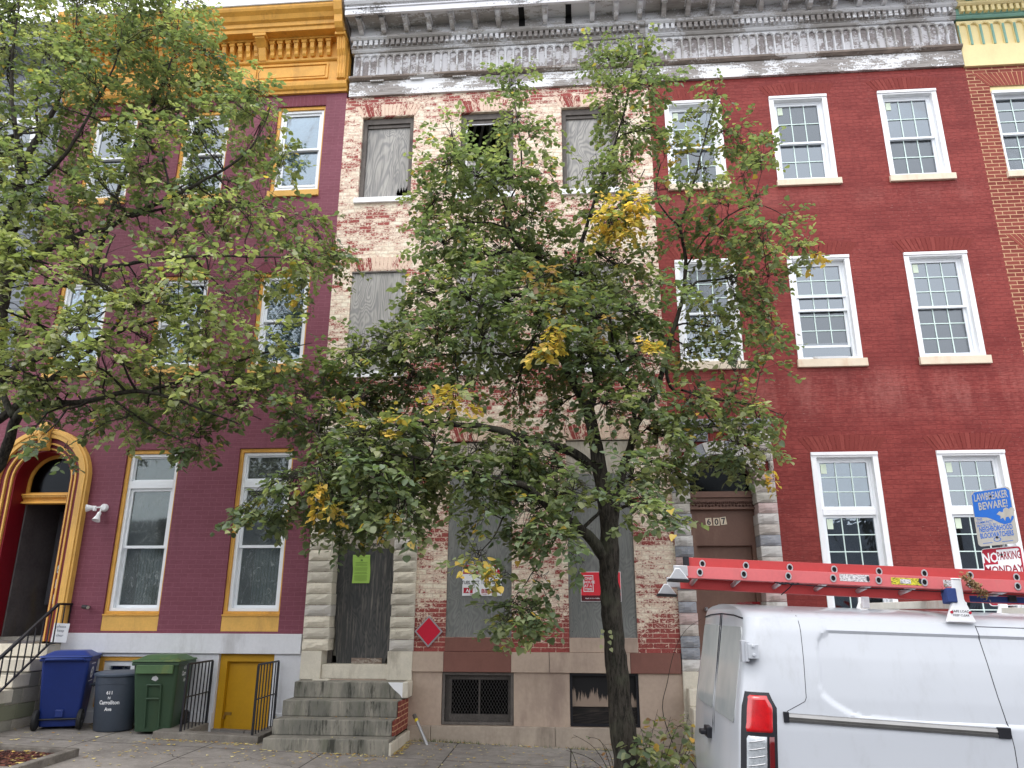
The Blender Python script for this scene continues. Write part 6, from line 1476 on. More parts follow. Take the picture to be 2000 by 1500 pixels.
# ================= trees =================
def bark(name):
    t = NT(name); v = t.co(); n = t.noise(t.map(v, (9, 9, 1.6)), 3.2, 6, 0.7, 0.4); n2 = t.noise(t.map(v, (30, 30, 7)), 2.0, 4, 0.7)
    f = t.math('ADD', t.math('MULTIPLY', n, 0.65), t.math('MULTIPLY', n2, 0.35))
    col = t.mix(t.step(f, 0.38, 0.62), lin(28, 26, 24), lin(70, 65, 58)); m_ = t.noise(v, 3, 3)
    col = t.mix(t.step(m_, 0.5, 0.7, 0, 0.3), col, lin(92, 96, 78))
    return t.done(col, 0.9, t.bump(f, 0.9, 0.02), spec=0.15)
M['bark'] = bark('furrowed_bark'); M['twig'] = plain('dark_twig', lin(44, 38, 34), 0.85, 0.2, 30, 0.3)
def leafmat():
    t = NT('linden_leaf'); att = t.n('Attribute', {'attribute_name': 'tint'}).outputs['Color']
    isl = t.n('NewGeometry'); back = isl.outputs['Backfacing']; r_ = isl.outputs['Random Per Island']
    c = t.mix(1.0, att, t.mix(r_, (0.75, 0.8, 0.75, 1), (1.6, 1.5, 1.5, 1)), 'MULTIPLY')
    c = t.mix(t.math('MULTIPLY', back, 0.35), c, t.mix(0.5, c, lin(150, 168, 120)))
    p = t.n('BsdfPrincipled'); t.set(p.inputs['Base Color'], c); t.set(p.inputs['Roughness'], 0.42); t.set(p.inputs['Specular IOR Level'], 0.5)
    tr = t.n('BsdfTranslucent', Color=t.mix(1.0, c, (1.35, 1.45, 0.75, 1), 'MULTIPLY')); mx = t.n('MixShader', _0=0.45, _1=p.outputs[0], _2=tr.outputs[0])
    t.t.links.new(mx.outputs[0], t.out.inputs[0]); return t.m
M['leaf'] = leafmat()
GREEN = np.array([[0.145, 0.180, 0.100], [0.165, 0.198, 0.108], [0.122, 0.164, 0.100], [0.190, 0.215, 0.110], [0.110, 0.145, 0.086]])
LIGHT = np.array([[0.25, 0.275, 0.14], [0.30, 0.32, 0.17], [0.215, 0.24, 0.12]])
YELL = np.array([[0.54, 0.37, 0.08], [0.58, 0.43, 0.12], [0.46, 0.31, 0.07]]); RUST = np.array([[0.32, 0.17, 0.07], [0.26, 0.15, 0.08]])
SHAPE = np.array([[0, 0, 0], [-0.36, 0.02, 0.05], [-0.50, 0.34, 0.09], [-0.30, 0.74, 0.07], [0, 1.06, -0.05], [0.30, 0.74, 0.07], [0.50, 0.34, 0.09], [0.36, 0.02, 0.05], [0, 0.5, 0.0]])
LF = [(0, 8, 2, 1), (8, 4, 3, 2), (0, 7, 6, 8), (8, 6, 5, 4)]
class Leaves:
    def __init__(s): s.p = []; s.d = []; s.n = []; s.s = []; s.c = []
    def put(s, p, d, n, size, col): s.p.append(p); s.d.append(d); s.n.append(n); s.s.append(size); s.c.append(col)
    def build(s, name, parent):
        P, D, N, S, C = (np.array(a, float) for a in (s.p, s.d, s.n, s.s, s.c))
        D /= np.linalg.norm(D, axis=1)[:, None]; X = np.cross(D, N); X /= np.linalg.norm(X, axis=1)[:, None]+1e-9; Z = np.cross(X, D)
        curl = rngT.uniform(-1.2, 2.8, len(P))
        sh = SHAPE[None]*S[:, None, None]; zz = sh[:, :, 2]*curl[:, None]
        V = P[:, None]+X[:, None]*sh[:, :, 0:1]+D[:, None]*sh[:, :, 1:2]+Z[:, None]*zz[:, :, None]
        off = Vector((0, 0, 0)); p = parent
        while p is not None: off += p.location; p = p.parent
        V = V.reshape(-1, 3)-np.array(off); n = len(P); k = len(SHAPE)
        F = (np.arange(n)[:, None, None]*k+np.array(LF)[None]).reshape(-1)
        me = bpy.data.meshes.new(name); nf = n*len(LF)
        me.vertices.add(len(V)); me.vertices.foreach_set('co', V.ravel().astype(np.float32))
        me.loops.add(len(F)); me.loops.foreach_set('vertex_index', F.astype(np.int32))
        me.polygons.add(nf); me.polygons.foreach_set('loop_start', (np.arange(nf)*4).astype(np.int32)); me.polygons.foreach_set('loop_total', np.full(nf, 4, np.int32))
        me.update(calc_edges=True)
        a = me.color_attributes.new('tint', 'FLOAT_COLOR', 'POINT'); cc = np.concatenate([np.repeat(C, k, 0), np.ones((n*k, 1))], 1); a.data.foreach_set('color', cc.ravel().astype(np.float32))
        me.materials.append(M['leaf']); me.shade_smooth()
        o = bpy.data.objects.new(name, me); COL.objects.link(o); o.parent = parent; return o
def spray(L, T, p, d, length, nl, size, pal, yel=0.02):
    """a twig with leaves set alternately along it, drooping at the tip"""
    d = np.array(d, float); d /= np.linalg.norm(d); side = np.cross(d, [0, 0, 1.0]); side /= np.linalg.norm(side)+1e-6
    pts = []; q = np.array(p, float); dd = d.copy()
    for i in range(5): pts.append(q.copy()); dd = dd+np.array([0, 0, -0.10])+rngT.normal(0, 0.06, 3); dd /= np.linalg.norm(dd); q = q+dd*length/4
    T.tube([tuple(x) for x in pts], [0.003, 0.0026, 0.002, 0.0016, 0.001], 4, caps=False)
    col = pal[rngT.integers(len(pal))]
    for i in range(nl):
        t_ = (i+0.6)/nl*4; k = min(3, int(t_)); b = pts[k]+(pts[k+1]-pts[k])*(t_-k); s = 1 if i % 2 else -1
        out = side*s*rngT.uniform(0.5, 1.1)+d*rngT.uniform(0.1, 0.8)+np.array([0, 0, rngT.uniform(-0.65, 0.1)])+rngT.normal(0, 0.22, 3)
        out /= np.linalg.norm(out); nrm = np.array([0, -0.12, 1.0])+rngT.normal(0, 0.33, 3)
        c = col*rngT.uniform(0.8, 1.2)
        if rngT.random() < yel: c = YELL[rngT.integers(3)]*rngT.uniform(0.6, 1)
        L.put(b+out*0.025, out, nrm, size*rngT.uniform(0.55, 1.3), c)
def resample(pts, step=0.12):
    o = []
    for (p, r0), (q, r1) in zip(pts, pts[1:]):
        n = max(1, int((q-p).length/step)); o += [(p.lerp(q, i/n), r0+(r1-r0)*i/n) for i in range(n)]
    o.append(pts[-1]); return o
def smoothline(pts, n=3):
    """Catmull-Rom through the limb's points, with slight wander"""
    o = []
    for i in range(len(pts)-1):
        p0, p1, p2, p3 = pts[max(0, i-1)], pts[i], pts[i+1], pts[min(len(pts)-1, i+2)]
        for k in range(n):
            t_ = k/n; f = lambda a, b, c, d: 0.5*((2*b)+(c-a)*t_+(2*a-5*b+4*c-d)*t_*t_+(3*b-a-3*c+d)*t_**3)
            o.append((f(p0[0], p1[0], p2[0], p3[0]), p1[1]+(p2[1]-p1[1])*t_))
    o.append(pts[-1]); return o
def grow(name, label, base, limbs, clumps, size, droop, trunk_sides=14, group=None, bare=()):
    t_ = thing(name, label, 'tree', base, group)
    L, T = Leaves(), MB(); nodes = []; px_off = 0 if base[0] > -3 else 1      # the left crown is airier
    for li, (limb, mainlimb) in enumerate(limbs):
        pts = smoothline([(at(px, py, Y) if px is not None else Vector(py), r_) for px, py, Y, r_ in limb])
        mb = MB(); rs_ = resample(pts, 0.06 if mainlimb else 0.1)
        P_ = [p+Vector(rngT.normal(0, 0.004, 3)) for p, r_ in rs_]; R_ = [r_*(1+0.05*math.sin(i*0.9+li)+rngT.normal(0, 0.025)) for i, (p, r_) in enumerate(rs_)]
        mb.tube(P_, R_, trunk_sides if mainlimb else 8)
        mb.build('trunk' if li == 0 else 'limb', M['bark'], t_, smooth=True)
        if li > 0 or True: nodes += [(p, r_) for p, r_ in rs_ if r_ < 0.085]
    NP = np.array([tuple(p) for p, r_ in nodes]); NR = np.array([r_ for p, r_ in nodes])
    for (px, py, rpx, dens, Y, pal, yel) in clumps:
        pal = pal*rngT.uniform(0.78, 1.25)
        c = np.array(at(px, py, Y)); dist = (Y-CAM_Y)*0.957+c[2]*0.29; Rm = rpx*dist/F_PX
        j = int(np.argmin(((NP-c)**2).sum(1)*(1+0.0)+np.abs(NP[:, 2]-c[2]+0.15*0)*0.05)); a = NP[j]; v_ = c-a; ln = np.linalg.norm(v_)
        mid = a+v_*0.5+np.array([0, 0, 0.08*ln])+rngT.normal(0, 0.04*ln+0.01, 3)
        r0 = min(NR[j]*0.7, 0.008+0.012*ln)
        br = [a, a+(mid-a)*0.5+rngT.normal(0, 0.02, 3), mid, mid+(c-mid)*0.5+rngT.normal(0, 0.02, 3), c]
        T.tube([tuple(x) for x in br], [r0, r0*0.9, r0*0.75, r0*0.6, r0*0.45], 5, caps=False)
        n = max(3, int(dens*(Rm/0.33)**2*(46 if px_off == 0 else 34)))
        for k in range(n):
            u = rngT.normal(0, 1, 3); u /= np.linalg.norm(u); rr = rngT.random()**(1/2.2)
            o = c+u*np.array([Rm, Rm*1.1, Rm*0.9])*rr
            if o[1] > -0.35: o[1] = -0.35-rngT.random()*0.3
            h = br[int(rngT.integers(2, 5))]; w_ = o-h; mm = h+w_*0.5+np.array([0, 0, 0.05])+rngT.normal(0, 0.03, 3)
            T.tube([tuple(h), tuple(mm), tuple(o)], [r0*0.3+0.001, 0.003, 0.002], 4, caps=False)
            d = w_/(np.linalg.norm(w_)+1e-6)*0.7+rngT.normal(0, 0.5, 3)*np.array([1, 1, 0.45])+np.array([0, 0, droop])
            spray(L, T, o, d, rngT.uniform(0.16, 0.34), int(rngT.integers(8, 14)), size*(1.0-0.028*o[2]), pal, yel)
    T.build('branches', M['twig'], t_, fix=False, smooth=True)
    L.build('crown', t_)
    print(name, 'leaves', len(L.p))
    return t_
rngT = np.random.default_rng(5)
# ---- the tree in front of the peeling house ----
TY = -2.4
b0 = Vector((0.52, TY, zs(0.5, TY)-0.05))
limbsA = [
 ([(None, b0, 0, 0.19), (1226, 1500, TY, .150), (1213, 1400, TY, .130), (1205, 1300, TY, .117), (1195, 1200, TY, .110), (1189, 1110, TY, .110), (1190, 1040, TY, .108), (1184, 990, TY-.02, .092), (1172, 920, TY-.05, .085), (1160, 850, TY-.08, .074), (1148, 800, TY-.1, .066), (1125, 758, TY-.15, .050), (1107, 720, TY-.2, .044), (1080, 640, TY-.2, .034), (1050, 560, TY-.1, .028), (1015, 485, TY, .024)], True),
 ([(1150, 805, TY-.1, .05), (1160, 770, TY, .04), (1163, 740, TY+.1, .036), (1145, 650, TY+.2, .030), (1128, 560, TY+.2, .026), (1133, 490, TY+.2, .025), (1149, 430, TY+.2, .022), (1170, 367, TY+.15, .020), (1188, 322, TY+.1, .018), (1209, 252, TY+.1, .014), (1226, 189, TY, .011), (1236, 120, TY, .006)], False),
 ([(1196, 1040, TY-.02, .062), (1203, 975, TY-.05, .052), (1216, 922, TY-.05, .048), (1232, 870, TY, .045), (1243, 830, TY+.1, .042), (1275, 782, TY+.2, .036), (1298, 712, TY+.3, .032), (1317, 637, TY+.35, .029), (1332, 589, TY+.4, .026), (1340, 506, TY+.4, .021), (1329, 446, TY+.3, .018), (1344, 394, TY+.3, .015), (1362, 330, TY+.3, .012), (1381, 255, TY+.3, .009), (1400, 190, TY+.3, .005)], False),
 ([(1243, 832, TY+.1, .03), (1228, 765, TY-.1, .024), (1212, 712, TY-.3, .02), (1195, 650, TY-.4, .016), (1190, 580, TY-.5, .01)], False),
 ([(1159, 912, TY-.05, .060), (1125, 887, TY-.1, .054), (1090, 873, TY-.2, .048), (1037, 859, TY-.3, .044), (978, 842, TY-.5, .040), (932, 831, TY-.6, .034), (887, 830, TY-.7, .028), (817, 826, TY-.8, .022), (740, 835, TY-.9, .016), (680, 850, TY-1.0, .010), (620, 850, TY-1.0, .005)], False),
 ([(1186, 1100, TY, .07), (1163, 1062, TY-.1, .062), (1135, 1035, TY-.2, .058), (1110, 1017, TY-.4, .052), (1080, 1000, TY-.6, .046), (1035, 955, TY-.8, .040), (1000, 942, TY-.9, .034), (940, 930, TY-1.0, .026), (860, 905, TY-1.1, .02), (780, 890, TY-1.2, .014), (700, 880, TY-1.2, .01), (620, 905, TY-1.2, .006)], False),
 ([(1135, 1035, TY-.2, .022), (1167, 1005, TY-.1, .018), (1185, 975, TY, .016)], False),
 ([(1015, 485, TY, .022), (992, 451, TY, .018), (985, 434, TY, .016), (995, 395, TY, .013), (1013, 350, TY, .012), (1019, 300, TY, .011), (1014, 265, TY, .009), (1009, 227, TY, .007), (1002, 180, TY, .004)], False),
 ([(1000, 462, TY, .016), (985, 400, TY-.2, .013), (971, 371, TY-.3, .011), (936, 343, TY-.4, .009), (897, 318, TY-.5, .006), (880, 270, TY-.5, .004)], False),
 ([(1100, 700, TY-.2, .026), (1050, 700, TY-.4, .022), (1027, 698, TY-.5, .02), (967, 691, TY-.7, .017), (890, 691, TY-.8, .012), (800, 700, TY-.9, .006)], False),
 ([(1062, 590, TY-.1, .022), (1006, 576, TY-.4, .018), (967, 580, TY-.6, .016), (939, 600, TY-.7, .012), (922, 625, TY-.8, .008), (870, 650, TY-.9, .005)], False),
 ([(1332, 589, TY+.4, .018), (1362, 551, TY+.3, .015), (1419, 544, TY+.2, .012), (1475, 514, TY+.1, .009), (1530, 480, TY, .005)], False),
 ([(1329, 446, TY+.3, .014), (1295, 410, TY+.3, .011), (1282, 370, TY+.3, .009), (1290, 320, TY+.3, .006)], False),
 ([(1300, 706, TY+.3, .024), (1310, 755, TY+.2, .020), (1355, 790, TY+.2, .017), (1374, 800, TY+.1, .015), (1392, 824, TY, .013), (1414, 850, TY, .010), (1438, 865, TY, .006)], False),
 ([(1330, 760, TY+.2, .015), (1400, 780, TY+.1, .012), (1470, 790, TY, .008), (1530, 812, TY, .004)], False),
 ([(1340, 520, TY+.4, .012), (1400, 440, TY+.2, .01), (1470, 400, TY+.1, .007), (1530, 420, TY, .004)], False),
 ([(1150, 425, TY+.2, .012), (1215, 400, TY, .009), (1260, 330, TY, .006)], False),
 ([(1040, 958, TY-.8, .014), (990, 1000, TY-.9, .010), (970, 1040, TY-.95, .007), (942, 1075, TY-1.0, .005)], False),
 ([(1110, 1017, TY-.4, .012), (1080, 1060, TY-.6, .008), (1040, 1120, TY-.7, .006), (1010, 1160, TY-.75, .004)], False),
]
G, LT = GREEN, LIGHT
MIX1 = np.concatenate([GREEN, GREEN, LIGHT[:1]]); MIX2 = np.concatenate([GREEN, LIGHT])
cl = []
def add(lst, pal, y0, yel=0.015):
    for x, y, r_, d in lst: cl.append((x, y, r_, d, y0+rngT.uniform(-0.55, 0.55)*(r_/60), pal, yel))
add([(1000, 160, 42, .8), (1010, 235, 46, .75), (1050, 265, 30, .6), (880, 265, 38, .9), (868, 325, 52, 1), (930, 345, 55, 1), (845, 400, 48, 1), (1000, 345, 50, .9), (1060, 340, 42, .7), (940, 420, 60, 1), (1040, 425, 60, .9), (865, 475, 62, 1), (960, 500, 70, 1), (1055, 510, 70, 1)], MIX1, TY-.1)
add([(1175, 120, 40, .85), (1240, 108, 45, 1), (1268, 170, 42, 1), (1200, 190, 45, .85), (1222, 255, 50, .85), (1270, 250, 34, .8), (1150, 330, 38, .5), (1212, 335, 50, .85), (1160, 430, 48, .7), (1235, 410, 42, .7), (1130, 540, 70, 1.0), (1210, 520, 58, .9)], MIX1, TY+.1)
add([(1400, 185, 30, .8), (1368, 228, 32, .6), (1442, 268, 42, .8), (1492, 300, 30, .8), (1310, 290, 38, .65), (1300, 370, 42, .6), (1380, 330, 38, .5), (1452, 340, 36, .6), (1400, 400, 50, .6), (1485, 385, 26, .4), (1330, 465, 42, .6), (1412, 465, 52, .75), (1482, 465, 52, .85), (1540, 440, 34, .85), (1565, 490, 30, .75), (1500, 540, 44, .8), (1432, 550, 50, .75), (1350, 560, 38, .45), (1462, 620, 46, .7), (1518, 640, 28, .8), (1400, 640, 46, .6), (1495, 700, 34, .55), (1440, 700, 42, .6), (1350, 690, 46, .5)], MIX2, TY+.2)
add([(1350, 770, 50, .7), (1420, 785, 46, .7), (1478, 812, 40, .8), (1525, 826, 26, .5), (1440, 866, 50, .85), (1496, 880, 26, .7), (1370, 850, 50, .6), (1300, 850, 58, .8), (1410, 900, 30, .7), (1458, 912, 22, .9), (1305, 925, 48, .85)], MIX2, TY)
add([(820, 570, 50, .9), (900, 575, 70, .95), (985, 595, 70, 1), (1070, 610, 70, 1), (1160, 630, 70, 1.1), (1240, 610, 60, .95), (1290, 560, 42, .6), (765, 665, 60, 1.0), (850, 660, 70, 1.1), (940, 665, 70, .9), (1050, 700, 70, 1.05), (1150, 705, 60, 1.1), (1250, 700, 60, .95), (690, 695, 50, .95), (640, 725, 46, .9), (600, 765, 50, .85), (700, 775, 70, 1.05), (800, 750, 70, 1.0), (895, 755, 50, .45), (1000, 770, 48, .4), (1085, 800, 48, .55), (1185, 790, 60, .75), (1262, 785, 50, .7)], MIX1, TY-.4)
add([(560, 805, 42, .8), (625, 845, 60, 1.05), (705, 865, 70, 1.15), (785, 850, 60, .95), (850, 850, 48, .55), (930, 870, 50, .5), (1010, 880, 60, .85), (1080, 925, 66, 1), (1000, 930, 60, 1.15), (920, 930, 62, 1.1), (830, 930, 70, 1.15), (740, 940, 70, 1.15), (650, 925, 62, 1.0), (572, 935, 50, .9), (530, 985, 46, .95), (482, 1000, 36, .9), (612, 990, 50, .95), (700, 1005, 60, 1.05), (785, 1005, 54, 1.05), (655, 1035, 26, .6), (940, 985, 36, .5), (925, 1035, 30, .5), (1040, 1000, 58, .95), (1092, 1040, 46, .95), (1035, 1060, 36, .7), (1120, 960, 50, .9), (1235, 930, 56, .8), (1262, 985, 48, .9), (1300, 1005, 26, .7), (1142, 1100, 26, .4)], MIX1, TY-.8)
add([(930, 1092, 28, .9), (985, 1125, 20, .7), (1010, 1196, 36, 2.2), (1040, 1210, 26, 1.6), (985, 1215, 22, 1.4), (1060, 1130, 26, .9)], MIX1, TY-1.0, 0.03)
YP = np.concatenate([YELL, YELL, LIGHT[:1]])
for x, y, r_, d, yy in ((1225, 400, 38, 1.4, -.5), (1195, 440, 34, 1.6, -.5), (1085, 652, 22, 2.2, -1.3), (1060, 680, 18, 2.2, -1.3), (1250, 672, 16, 2.0, -.9), (890, 775, 28, 1.5, -1.4), (742, 838, 20, 1.2, -1.3), (620, 945, 26, .9, -1.3), (640, 975, 22, .9, -1.3), (930, 1090, 24, 1.2, -1.05), (1330, 300, 12, .5, .2), (780, 1000, 14, .8, -1.3), (655, 780, 14, .6, -1.0), (1505, 915, 9, .9, 0), (1592, 490, 10, .9, 0)):
    cl.append((x, y, r_, d, TY+yy, YP, 0.2))
for x, y, r_ in ((1070, 540, 40), (1100, 600, 40), (1030, 560, 34), (1180, 640, 30)): cl.append((x, y, r_, .35, TY-.8, np.concatenate([RUST, GREEN[:1]]), 0.05))
grow('linden_tree', 'linden tree with yellowing leaves in front of the peeling boarded house', tuple(b0), limbsA, cl, 0.070, -0.22, group='street trees')
# sprout on its trunk
wt = thing('trunk_sprout', 'short sprig of round light leaves growing from the bark of the middle tree', 'sprout', tuple(at(1193, 1290, TY-.12)))
L, T = Leaves(), MB(); p0 = at(1196, 1300, TY-.11)
T.tube([tuple(p0), tuple(at(1190, 1265, TY-.17)), tuple(at(1190, 1228, TY-.18))], 0.003, 5)
for x, y in ((1178, 1230), (1190, 1231), (1192, 1241), (1177, 1241), (1189, 1252), (1176, 1260), (1192, 1266)):
    L.put(np.array(at(x, y, TY-.19)), np.array([0.4*(1 if x > 1185 else -1), -0.3, -0.7]), np.array([0.1, -1, 0.5]), 0.045, LIGHT[0])
T.build('stem', M['twig'], wt, fix=False); L.build('leaves', wt)

# ---- the big tree at the left ----
rngT = np.random.default_rng(9)
LY = -2.45
bl0 = Vector((-6.95, LY, zs(-7, LY)-0.05))
limbsB = [
 ([(None, bl0, 0, .21), (-75, 1250, LY, .175), (-62, 1100, LY, .165), (-45, 950, LY, .155), (-30, 800, LY, .145), (-14, 680, LY, .135), (2, 560, LY, .115), (17, 460, LY, .095), (32, 385, LY, .078), (44, 330, LY, .065), (62, 290, LY+.1, .05), (85, 250, LY+.2, .04), (112, 200, LY+.3, .03), (140, 120, LY+.3, .02), (150, 40, LY+.3, .012), (150, -40, LY+.3, .008)], True),
 ([(-48, 960, LY, .09), (0, 905, LY-.1, .07), (20, 855, LY-.2, .06), (32, 815, LY-.3, .055), (70, 792, LY-.4, .045), (154, 786, LY-.6, .036), (210, 774, LY-.7, .03), (266, 763, LY-.8, .024), (340, 780, LY-.9, .016), (420, 810, LY-1, .01), (470, 830, LY-1, .005)], False),
 ([(28, 815, LY-.3, .045), (10, 780, LY-.3, .04), (-10, 740, LY-.3, .035), (-30, 700, LY-.4, .03)], False),
 ([(-25, 790, LY, .07), (10, 735, LY-.1, .05), (52, 709, LY-.2, .042), (100, 690, LY-.4, .032), (170, 670, LY-.5, .024), (260, 640, LY-.7, .016), (330, 620, LY-.8, .01)], False),
 ([(-20, 830, LY, .06), (40, 790, LY, .05), (94, 747, LY-.1, .042), (133, 716, LY-.1, .036), (175, 685, LY-.1, .028), (225, 640, LY-.1, .022), (252, 590, LY-.2, .017), (300, 560, LY-.2, .01)], False),
 ([(300, 760, LY-.5, .022), (370, 740, LY-.6, .022), (420, 720, LY-.6, .022), (470, 703, LY-.6, .018), (514, 690, LY-.6, .013), (560, 681, LY-.6, .008), (610, 670, LY-.6, .004)], False),
 ([(420, 720, LY-.6, .012), (460, 770, LY-.6, .01), (475, 800, LY-.6, .008), (510, 820, LY-.6, .005)], False),
 ([(5, 560, LY, .06), (60, 510, LY, .045), (110, 478, LY, .04), (164, 455, LY-.1, .035), (210, 447, LY-.1, .032), (245, 423, LY-.2, .028), (297, 402, LY-.2, .026), (350, 378, LY-.3, .023), (402, 350, LY-.3, .02), (451, 322, LY-.3, .016), (490, 287, LY-.3, .012), (518, 238, LY-.3, .007), (530, 200, LY-.3, .004)], False),
 ([(255, 423, LY-.2, .02), (300, 412, LY-.2, .018), (350, 402, LY-.3, .015), (437, 395, LY-.3, .01), (520, 400, LY-.3, .005)], False),
 ([(160, 620, LY+.2, .04), (185, 540, LY+.3, .038), (196, 480, LY+.3, .036), (210, 445, LY+.3, .034), (227, 385, LY+.3, .030), (252, 315, LY+.3, .026), (280, 245, LY+.3, .022), (315, 168, LY+.3, .016), (340, 100, LY+.3, .01), (350, 30, LY+.3, .005)], False),
 ([(130, 560, LY-.5, .02), (157, 534, LY-.6, .02), (210, 562, LY-.8, .018), (252, 590, LY-.9, .016), (297, 590, LY-1, .014), (332, 597, LY-1.1, .008), (400, 610, LY-1.1, .004)], False),
 ([(200, 530, LY-.1, .03), (217, 523, LY-.1, .028), (287, 509, LY-.2, .024), (350, 502, LY-.3, .02), (430, 500, LY-.4, .014), (507, 502, LY-.5, .011), (595, 502, LY-.5, .006), (660, 490, LY-.5, .003)], False),
 ([(30, 390, LY, .05), (40, 320, LY-.1, .036), (30, 250, LY-.2, .032), (22, 187, LY-.2, .028), (25, 100, LY-.2, .02), (35, 20, LY-.2, .012), (40, -60, LY-.2, .006)], False),
 ([(50, 385, LY, .04), (85, 345, LY-.2, .032), (117, 315, LY-.3, .026), (160, 250, LY-.4, .02), (200, 180, LY-.4, .015), (230, 110, LY-.4, .01), (240, 50, LY-.4, .005)], False),
 ([(80, 280, LY, .02), (70, 200, LY, .02), (95, 120, LY, .015), (100, 40, LY, .01)], False),
 ([(200, 760, LY-.7, .016), (260, 810, LY-.7, .012), (330, 850, LY-.7, .008), (390, 870, LY-.7, .004)], False),
]
poly = [(-80, -60), (330, -60), (395, -10), (425, 45), (440, 90), (455, 125), (500, 165), (515, 215), (545, 265), (560, 330), (565, 380), (590, 410), (625, 455), (665, 490), (640, 535), (600, 545), (575, 560), (575, 620), (545, 665), (560, 700), (540, 770), (520, 800), (470, 800), (430, 835), (405, 875), (360, 870), (310, 850), (250, 830), (170, 815), (100, 800), (30, 770), (-40, 760)]
def inside(x, y, P_):
    c = False
    for i in range(len(P_)):
        (x1, y1), (x2, y2) = P_[i-1], P_[i]
        if (y1 > y) != (y2 > y) and x < (x2-x1)*(y-y1)/(y2-y1)+x1: c = not c
    return c
cl = []
GAPS = [(215, 285, 42), (395, 300, 42), (520, 350, 36), (575, 600, 40), (450, 470, 36), (255, 480, 40), (330, 440, 34), (480, 620, 30), (60, 215, 40), (330, 700, 30), (120, 720, 26), (40, 600, 26), (160, 390, 24), (430, 560, 24), (340, 320, 30), (540, 440, 24)]
yy = -40
while yy < 880:
    xx = -60+(30 if int(yy/50) % 2 else 0)
    while xx < 690:
        x, y = xx+rngT.uniform(-20, 20), yy+rngT.uniform(-18, 18)
        if inside(x, y, poly):
            d = rngT.uniform(0.6, 1.15)
            for gx_, gy_, gr_2 in GAPS:
                q = math.hypot(x-gx_, y-gy_)
                if q < gr_2+20: d *= 0.22 if q < gr_2 else 0.55
            light = 470 < y < 800 and x < 560 and rngT.random() < 0.6  # band catching the sky light: that brightness is put into paler leaf colours
            if light: cl.append((x, y, rngT.uniform(34, 48), d*0.85, LY-1.1+rngT.uniform(-.4, .3), np.concatenate([LIGHT, LIGHT, GREEN[3:4]]), 0.02))
            else: cl.append((x, y, rngT.uniform(36, 52), d, LY+rngT.uniform(-.9, .9), MIX2, 0.02))
        xx += 60
    yy += 50
cl += [(365, 875, 22, 1.2, LY-.6, GREEN, 0), (390, 880, 18, 1.2, LY-.6, GREEN, 0), (60, 850, 20, .6, LY-.9, GREEN, 0), (125, 875, 18, 1.0, LY-1.2, GREEN, 0), (90, 845, 22, .9, LY-1.2, GREEN, 0), (590, 575, 14, 1.0, LY-.6, YP, .2), (660, 500, 20, .8, LY-.4, MIX1, 0), (610, 520, 30, .8, LY-.4, MIX1, 0)]
grow('linden_tree', 'tall spreading linden tree with pale green leaves over the plum house at the left', tuple(bl0), limbsB, cl, 0.074, -0.22, group='street trees')

# ---- weeds round the middle tree ----
rngT = np.random.default_rng(31)
def weed(label, stems, leaf, n, pal, group='weeds at the foot of the tree', name='weed'):
    base = stems[0][0]; t_ = thing(name, label, 'weed', tuple(base), group); L, T = Leaves(), MB()
    for pts in stems:
        sm = smoothline([(Vector(p), 0.004) for p in pts], 4); P_ = [p for p, r_ in sm]; T.tube(P_, [0.005*(1-0.7*i/len(P_)) for i in range(len(P_))], 5, caps=False)
        for i in range(n):
            t_i = rngT.uniform(0.25, 1); k = min(len(P_)-2, int(t_i*(len(P_)-1))); b = np.array(P_[k]); o = rngT.normal(0, 1, 3)*np.array([1, 1, 0.4]); o /= np.linalg.norm(o)
            q = b+o*0.06; T.tube([tuple(b), tuple(q)], 0.0015, 3, caps=False); c = pal[rngT.integers(len(pal))]*rngT.uniform(0.8, 1.2)
            L.put(q, o+np.array([0, 0, -0.5]), np.array([0, -0.4, 1.0])+rngT.normal(0, .4, 3), leaf*rngT.uniform(0.6, 1.3), c)
    T.build('stems', M['twig'], t_, fix=False, smooth=True); L.build('leaves', t_); return t_
Wp = np.concatenate([LIGHT, GREEN[:2], YELL[2:], RUST[1:]])
def st(pxs, Y): return [Vector((at(pxs[0][0], pxs[0][1], Y).x, Y, zs(at(pxs[0][0], pxs[0][1], Y).x, Y)))]+[at(x, y, Y) for x, y in pxs]
weed('tall leafy weed between the middle tree and the back of the van', [st([(1262, 1500), (1272, 1440), (1285, 1385)], -2.1), st([(1290, 1500), (1296, 1450), (1310, 1400)], -2.2), st([(1320, 1500), (1335, 1440), (1345, 1395)], -2.0), st([(1300, 1490), (1318, 1430), (1330, 1415)], -2.3), st([(1275, 1500), (1262, 1455), (1250, 1420)], -2.0), st([(1330, 1500), (1350, 1460), (1352, 1425)], -2.1)], 0.07, 24, Wp)
weed('leafy green weed low against the right side of the tree trunk', [st([(1240, 1510), (1235, 1470), (1225, 1435)], -2.75), st([(1262, 1510), (1262, 1480), (1255, 1450)], -2.8), st([(1290, 1510), (1300, 1480), (1310, 1455)], -2.7), st([(1320, 1510), (1335, 1480), (1345, 1460)], -2.6)], 0.08, 22, np.concatenate([GREEN, LIGHT]))
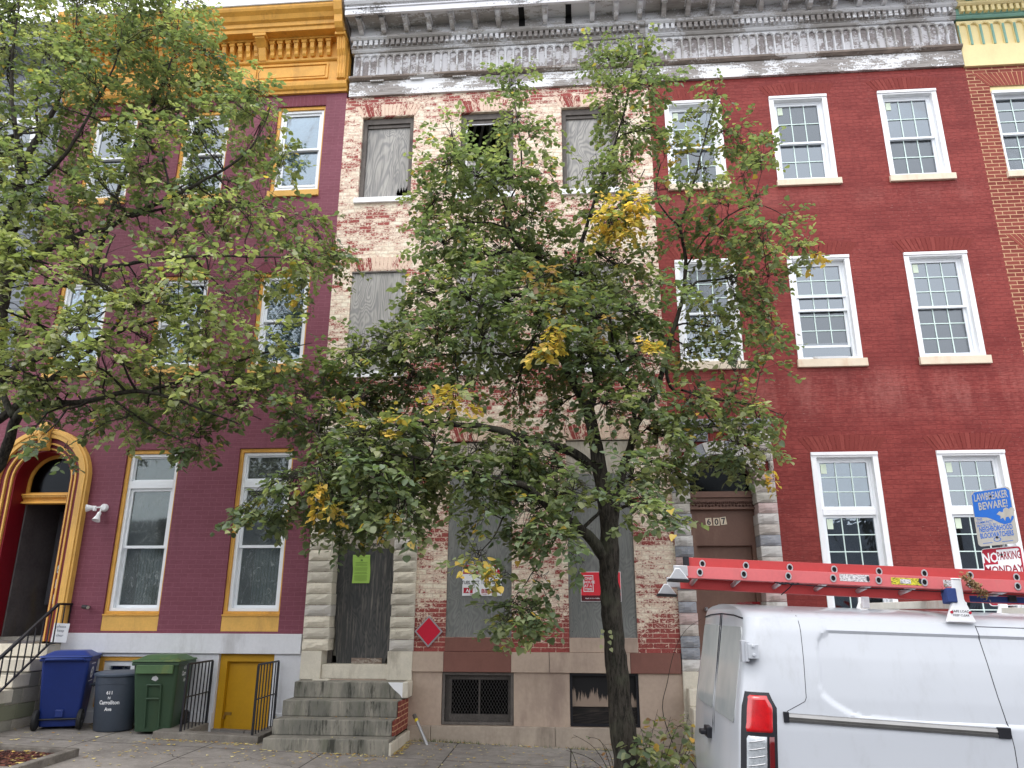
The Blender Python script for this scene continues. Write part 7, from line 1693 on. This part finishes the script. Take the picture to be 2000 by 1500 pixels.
weed('dry brown twiggy weed at the left foot of the tree', [st([(1190, 1510), (1160, 1460), (1120, 1435)], -2.3), st([(1195, 1510), (1175, 1450), (1150, 1440)], -2.4), st([(1200, 1510), (1190, 1470), (1170, 1445)], -2.3), st([(1130, 1510), (1120, 1475), (1110, 1460)], -2.3), st([(1185, 1510), (1150, 1480), (1105, 1465)], -2.2)], 0.028, 6, np.concatenate([RUST, RUST*0.5, GREEN[:1]]))
sw = thing('bramble', 'single long bare whip arching up past the red house doorway beside the van', 'weed', tuple(Vector((1.25, -1.6, zs(1.25, -1.6)))))
T = MB(); P_ = [p for p, r_ in smoothline([(Vector((1.22, -1.6, zs(1.22, -1.6))), 0)]+[(at(x, y, -1.6), 0) for x, y in ((1296, 1400), (1304, 1330), (1318, 1270), (1340, 1230), (1370, 1209))], 5)]
T.tube(P_, [0.006*(1-0.75*i/len(P_)) for i in range(len(P_))], 6, caps=False); T.build('stem', M['twig'], sw, fix=False, smooth=True)
# grass tufts in the joints
T = MB()
for i in range(260):
    x = rngT.choice([rngT.uniform(-2.2, -1.3), rngT.uniform(-0.1, 1.2), rngT.uniform(-2.25, 1.3)]); y = -0.07-abs(rngT.normal(0, 0.03)); z = zs(x, y); h = rngT.uniform(0.02, 0.06); dx, dy = rngT.normal(0, 0.02, 2)
    T.add([(x-0.003, y, z), (x+0.003, y, z), (x+dx, y+dy-0.01, z+h)], [(0, 1, 2)])
o = T.build('grass', plain('crack_grass', (0.09, 0.13, 0.04, 1), 0.8, 0.3, 20, 0), fix=False); o['kind'] = 'stuff'

# ================= across the street (mirrored in the panes) =================
H = thing('row_house', 'plain brown brick terrace across the street behind the viewer', 'row house', (0, -24, -2.0))
mb = MB(); mb.box(-40, 40, -30, -24, -2.6, 4.2); mb.build('wall', M['siding'], H)
mb = MB()
for i in range(26):
    for z in (-0.5, 2.6): mb.box(-38+i*3, -37+i*3, -23.99, -23.95, z, z+1.7)
mb.build('windows', M['dark'], H)
src = [o for o in bpy.data.objects if o.name == 'linden_tree'][0]
for x, y, s, rz in ((-10.5, -21, 0.8, 2.4), (6.5, -21.5, 0.8, 1.2)):
    r = src.copy(); COL.objects.link(r); r.location = (x, y, zs(x)-0.1); r.rotation_euler = (0, 0, rz); r.scale = (s, s, s); r['label'] = 'linden tree across the street behind the viewer'; r['group'] = 'trees across the street'
    for ch in src.children: c = ch.copy(); COL.objects.link(c); c.parent = r
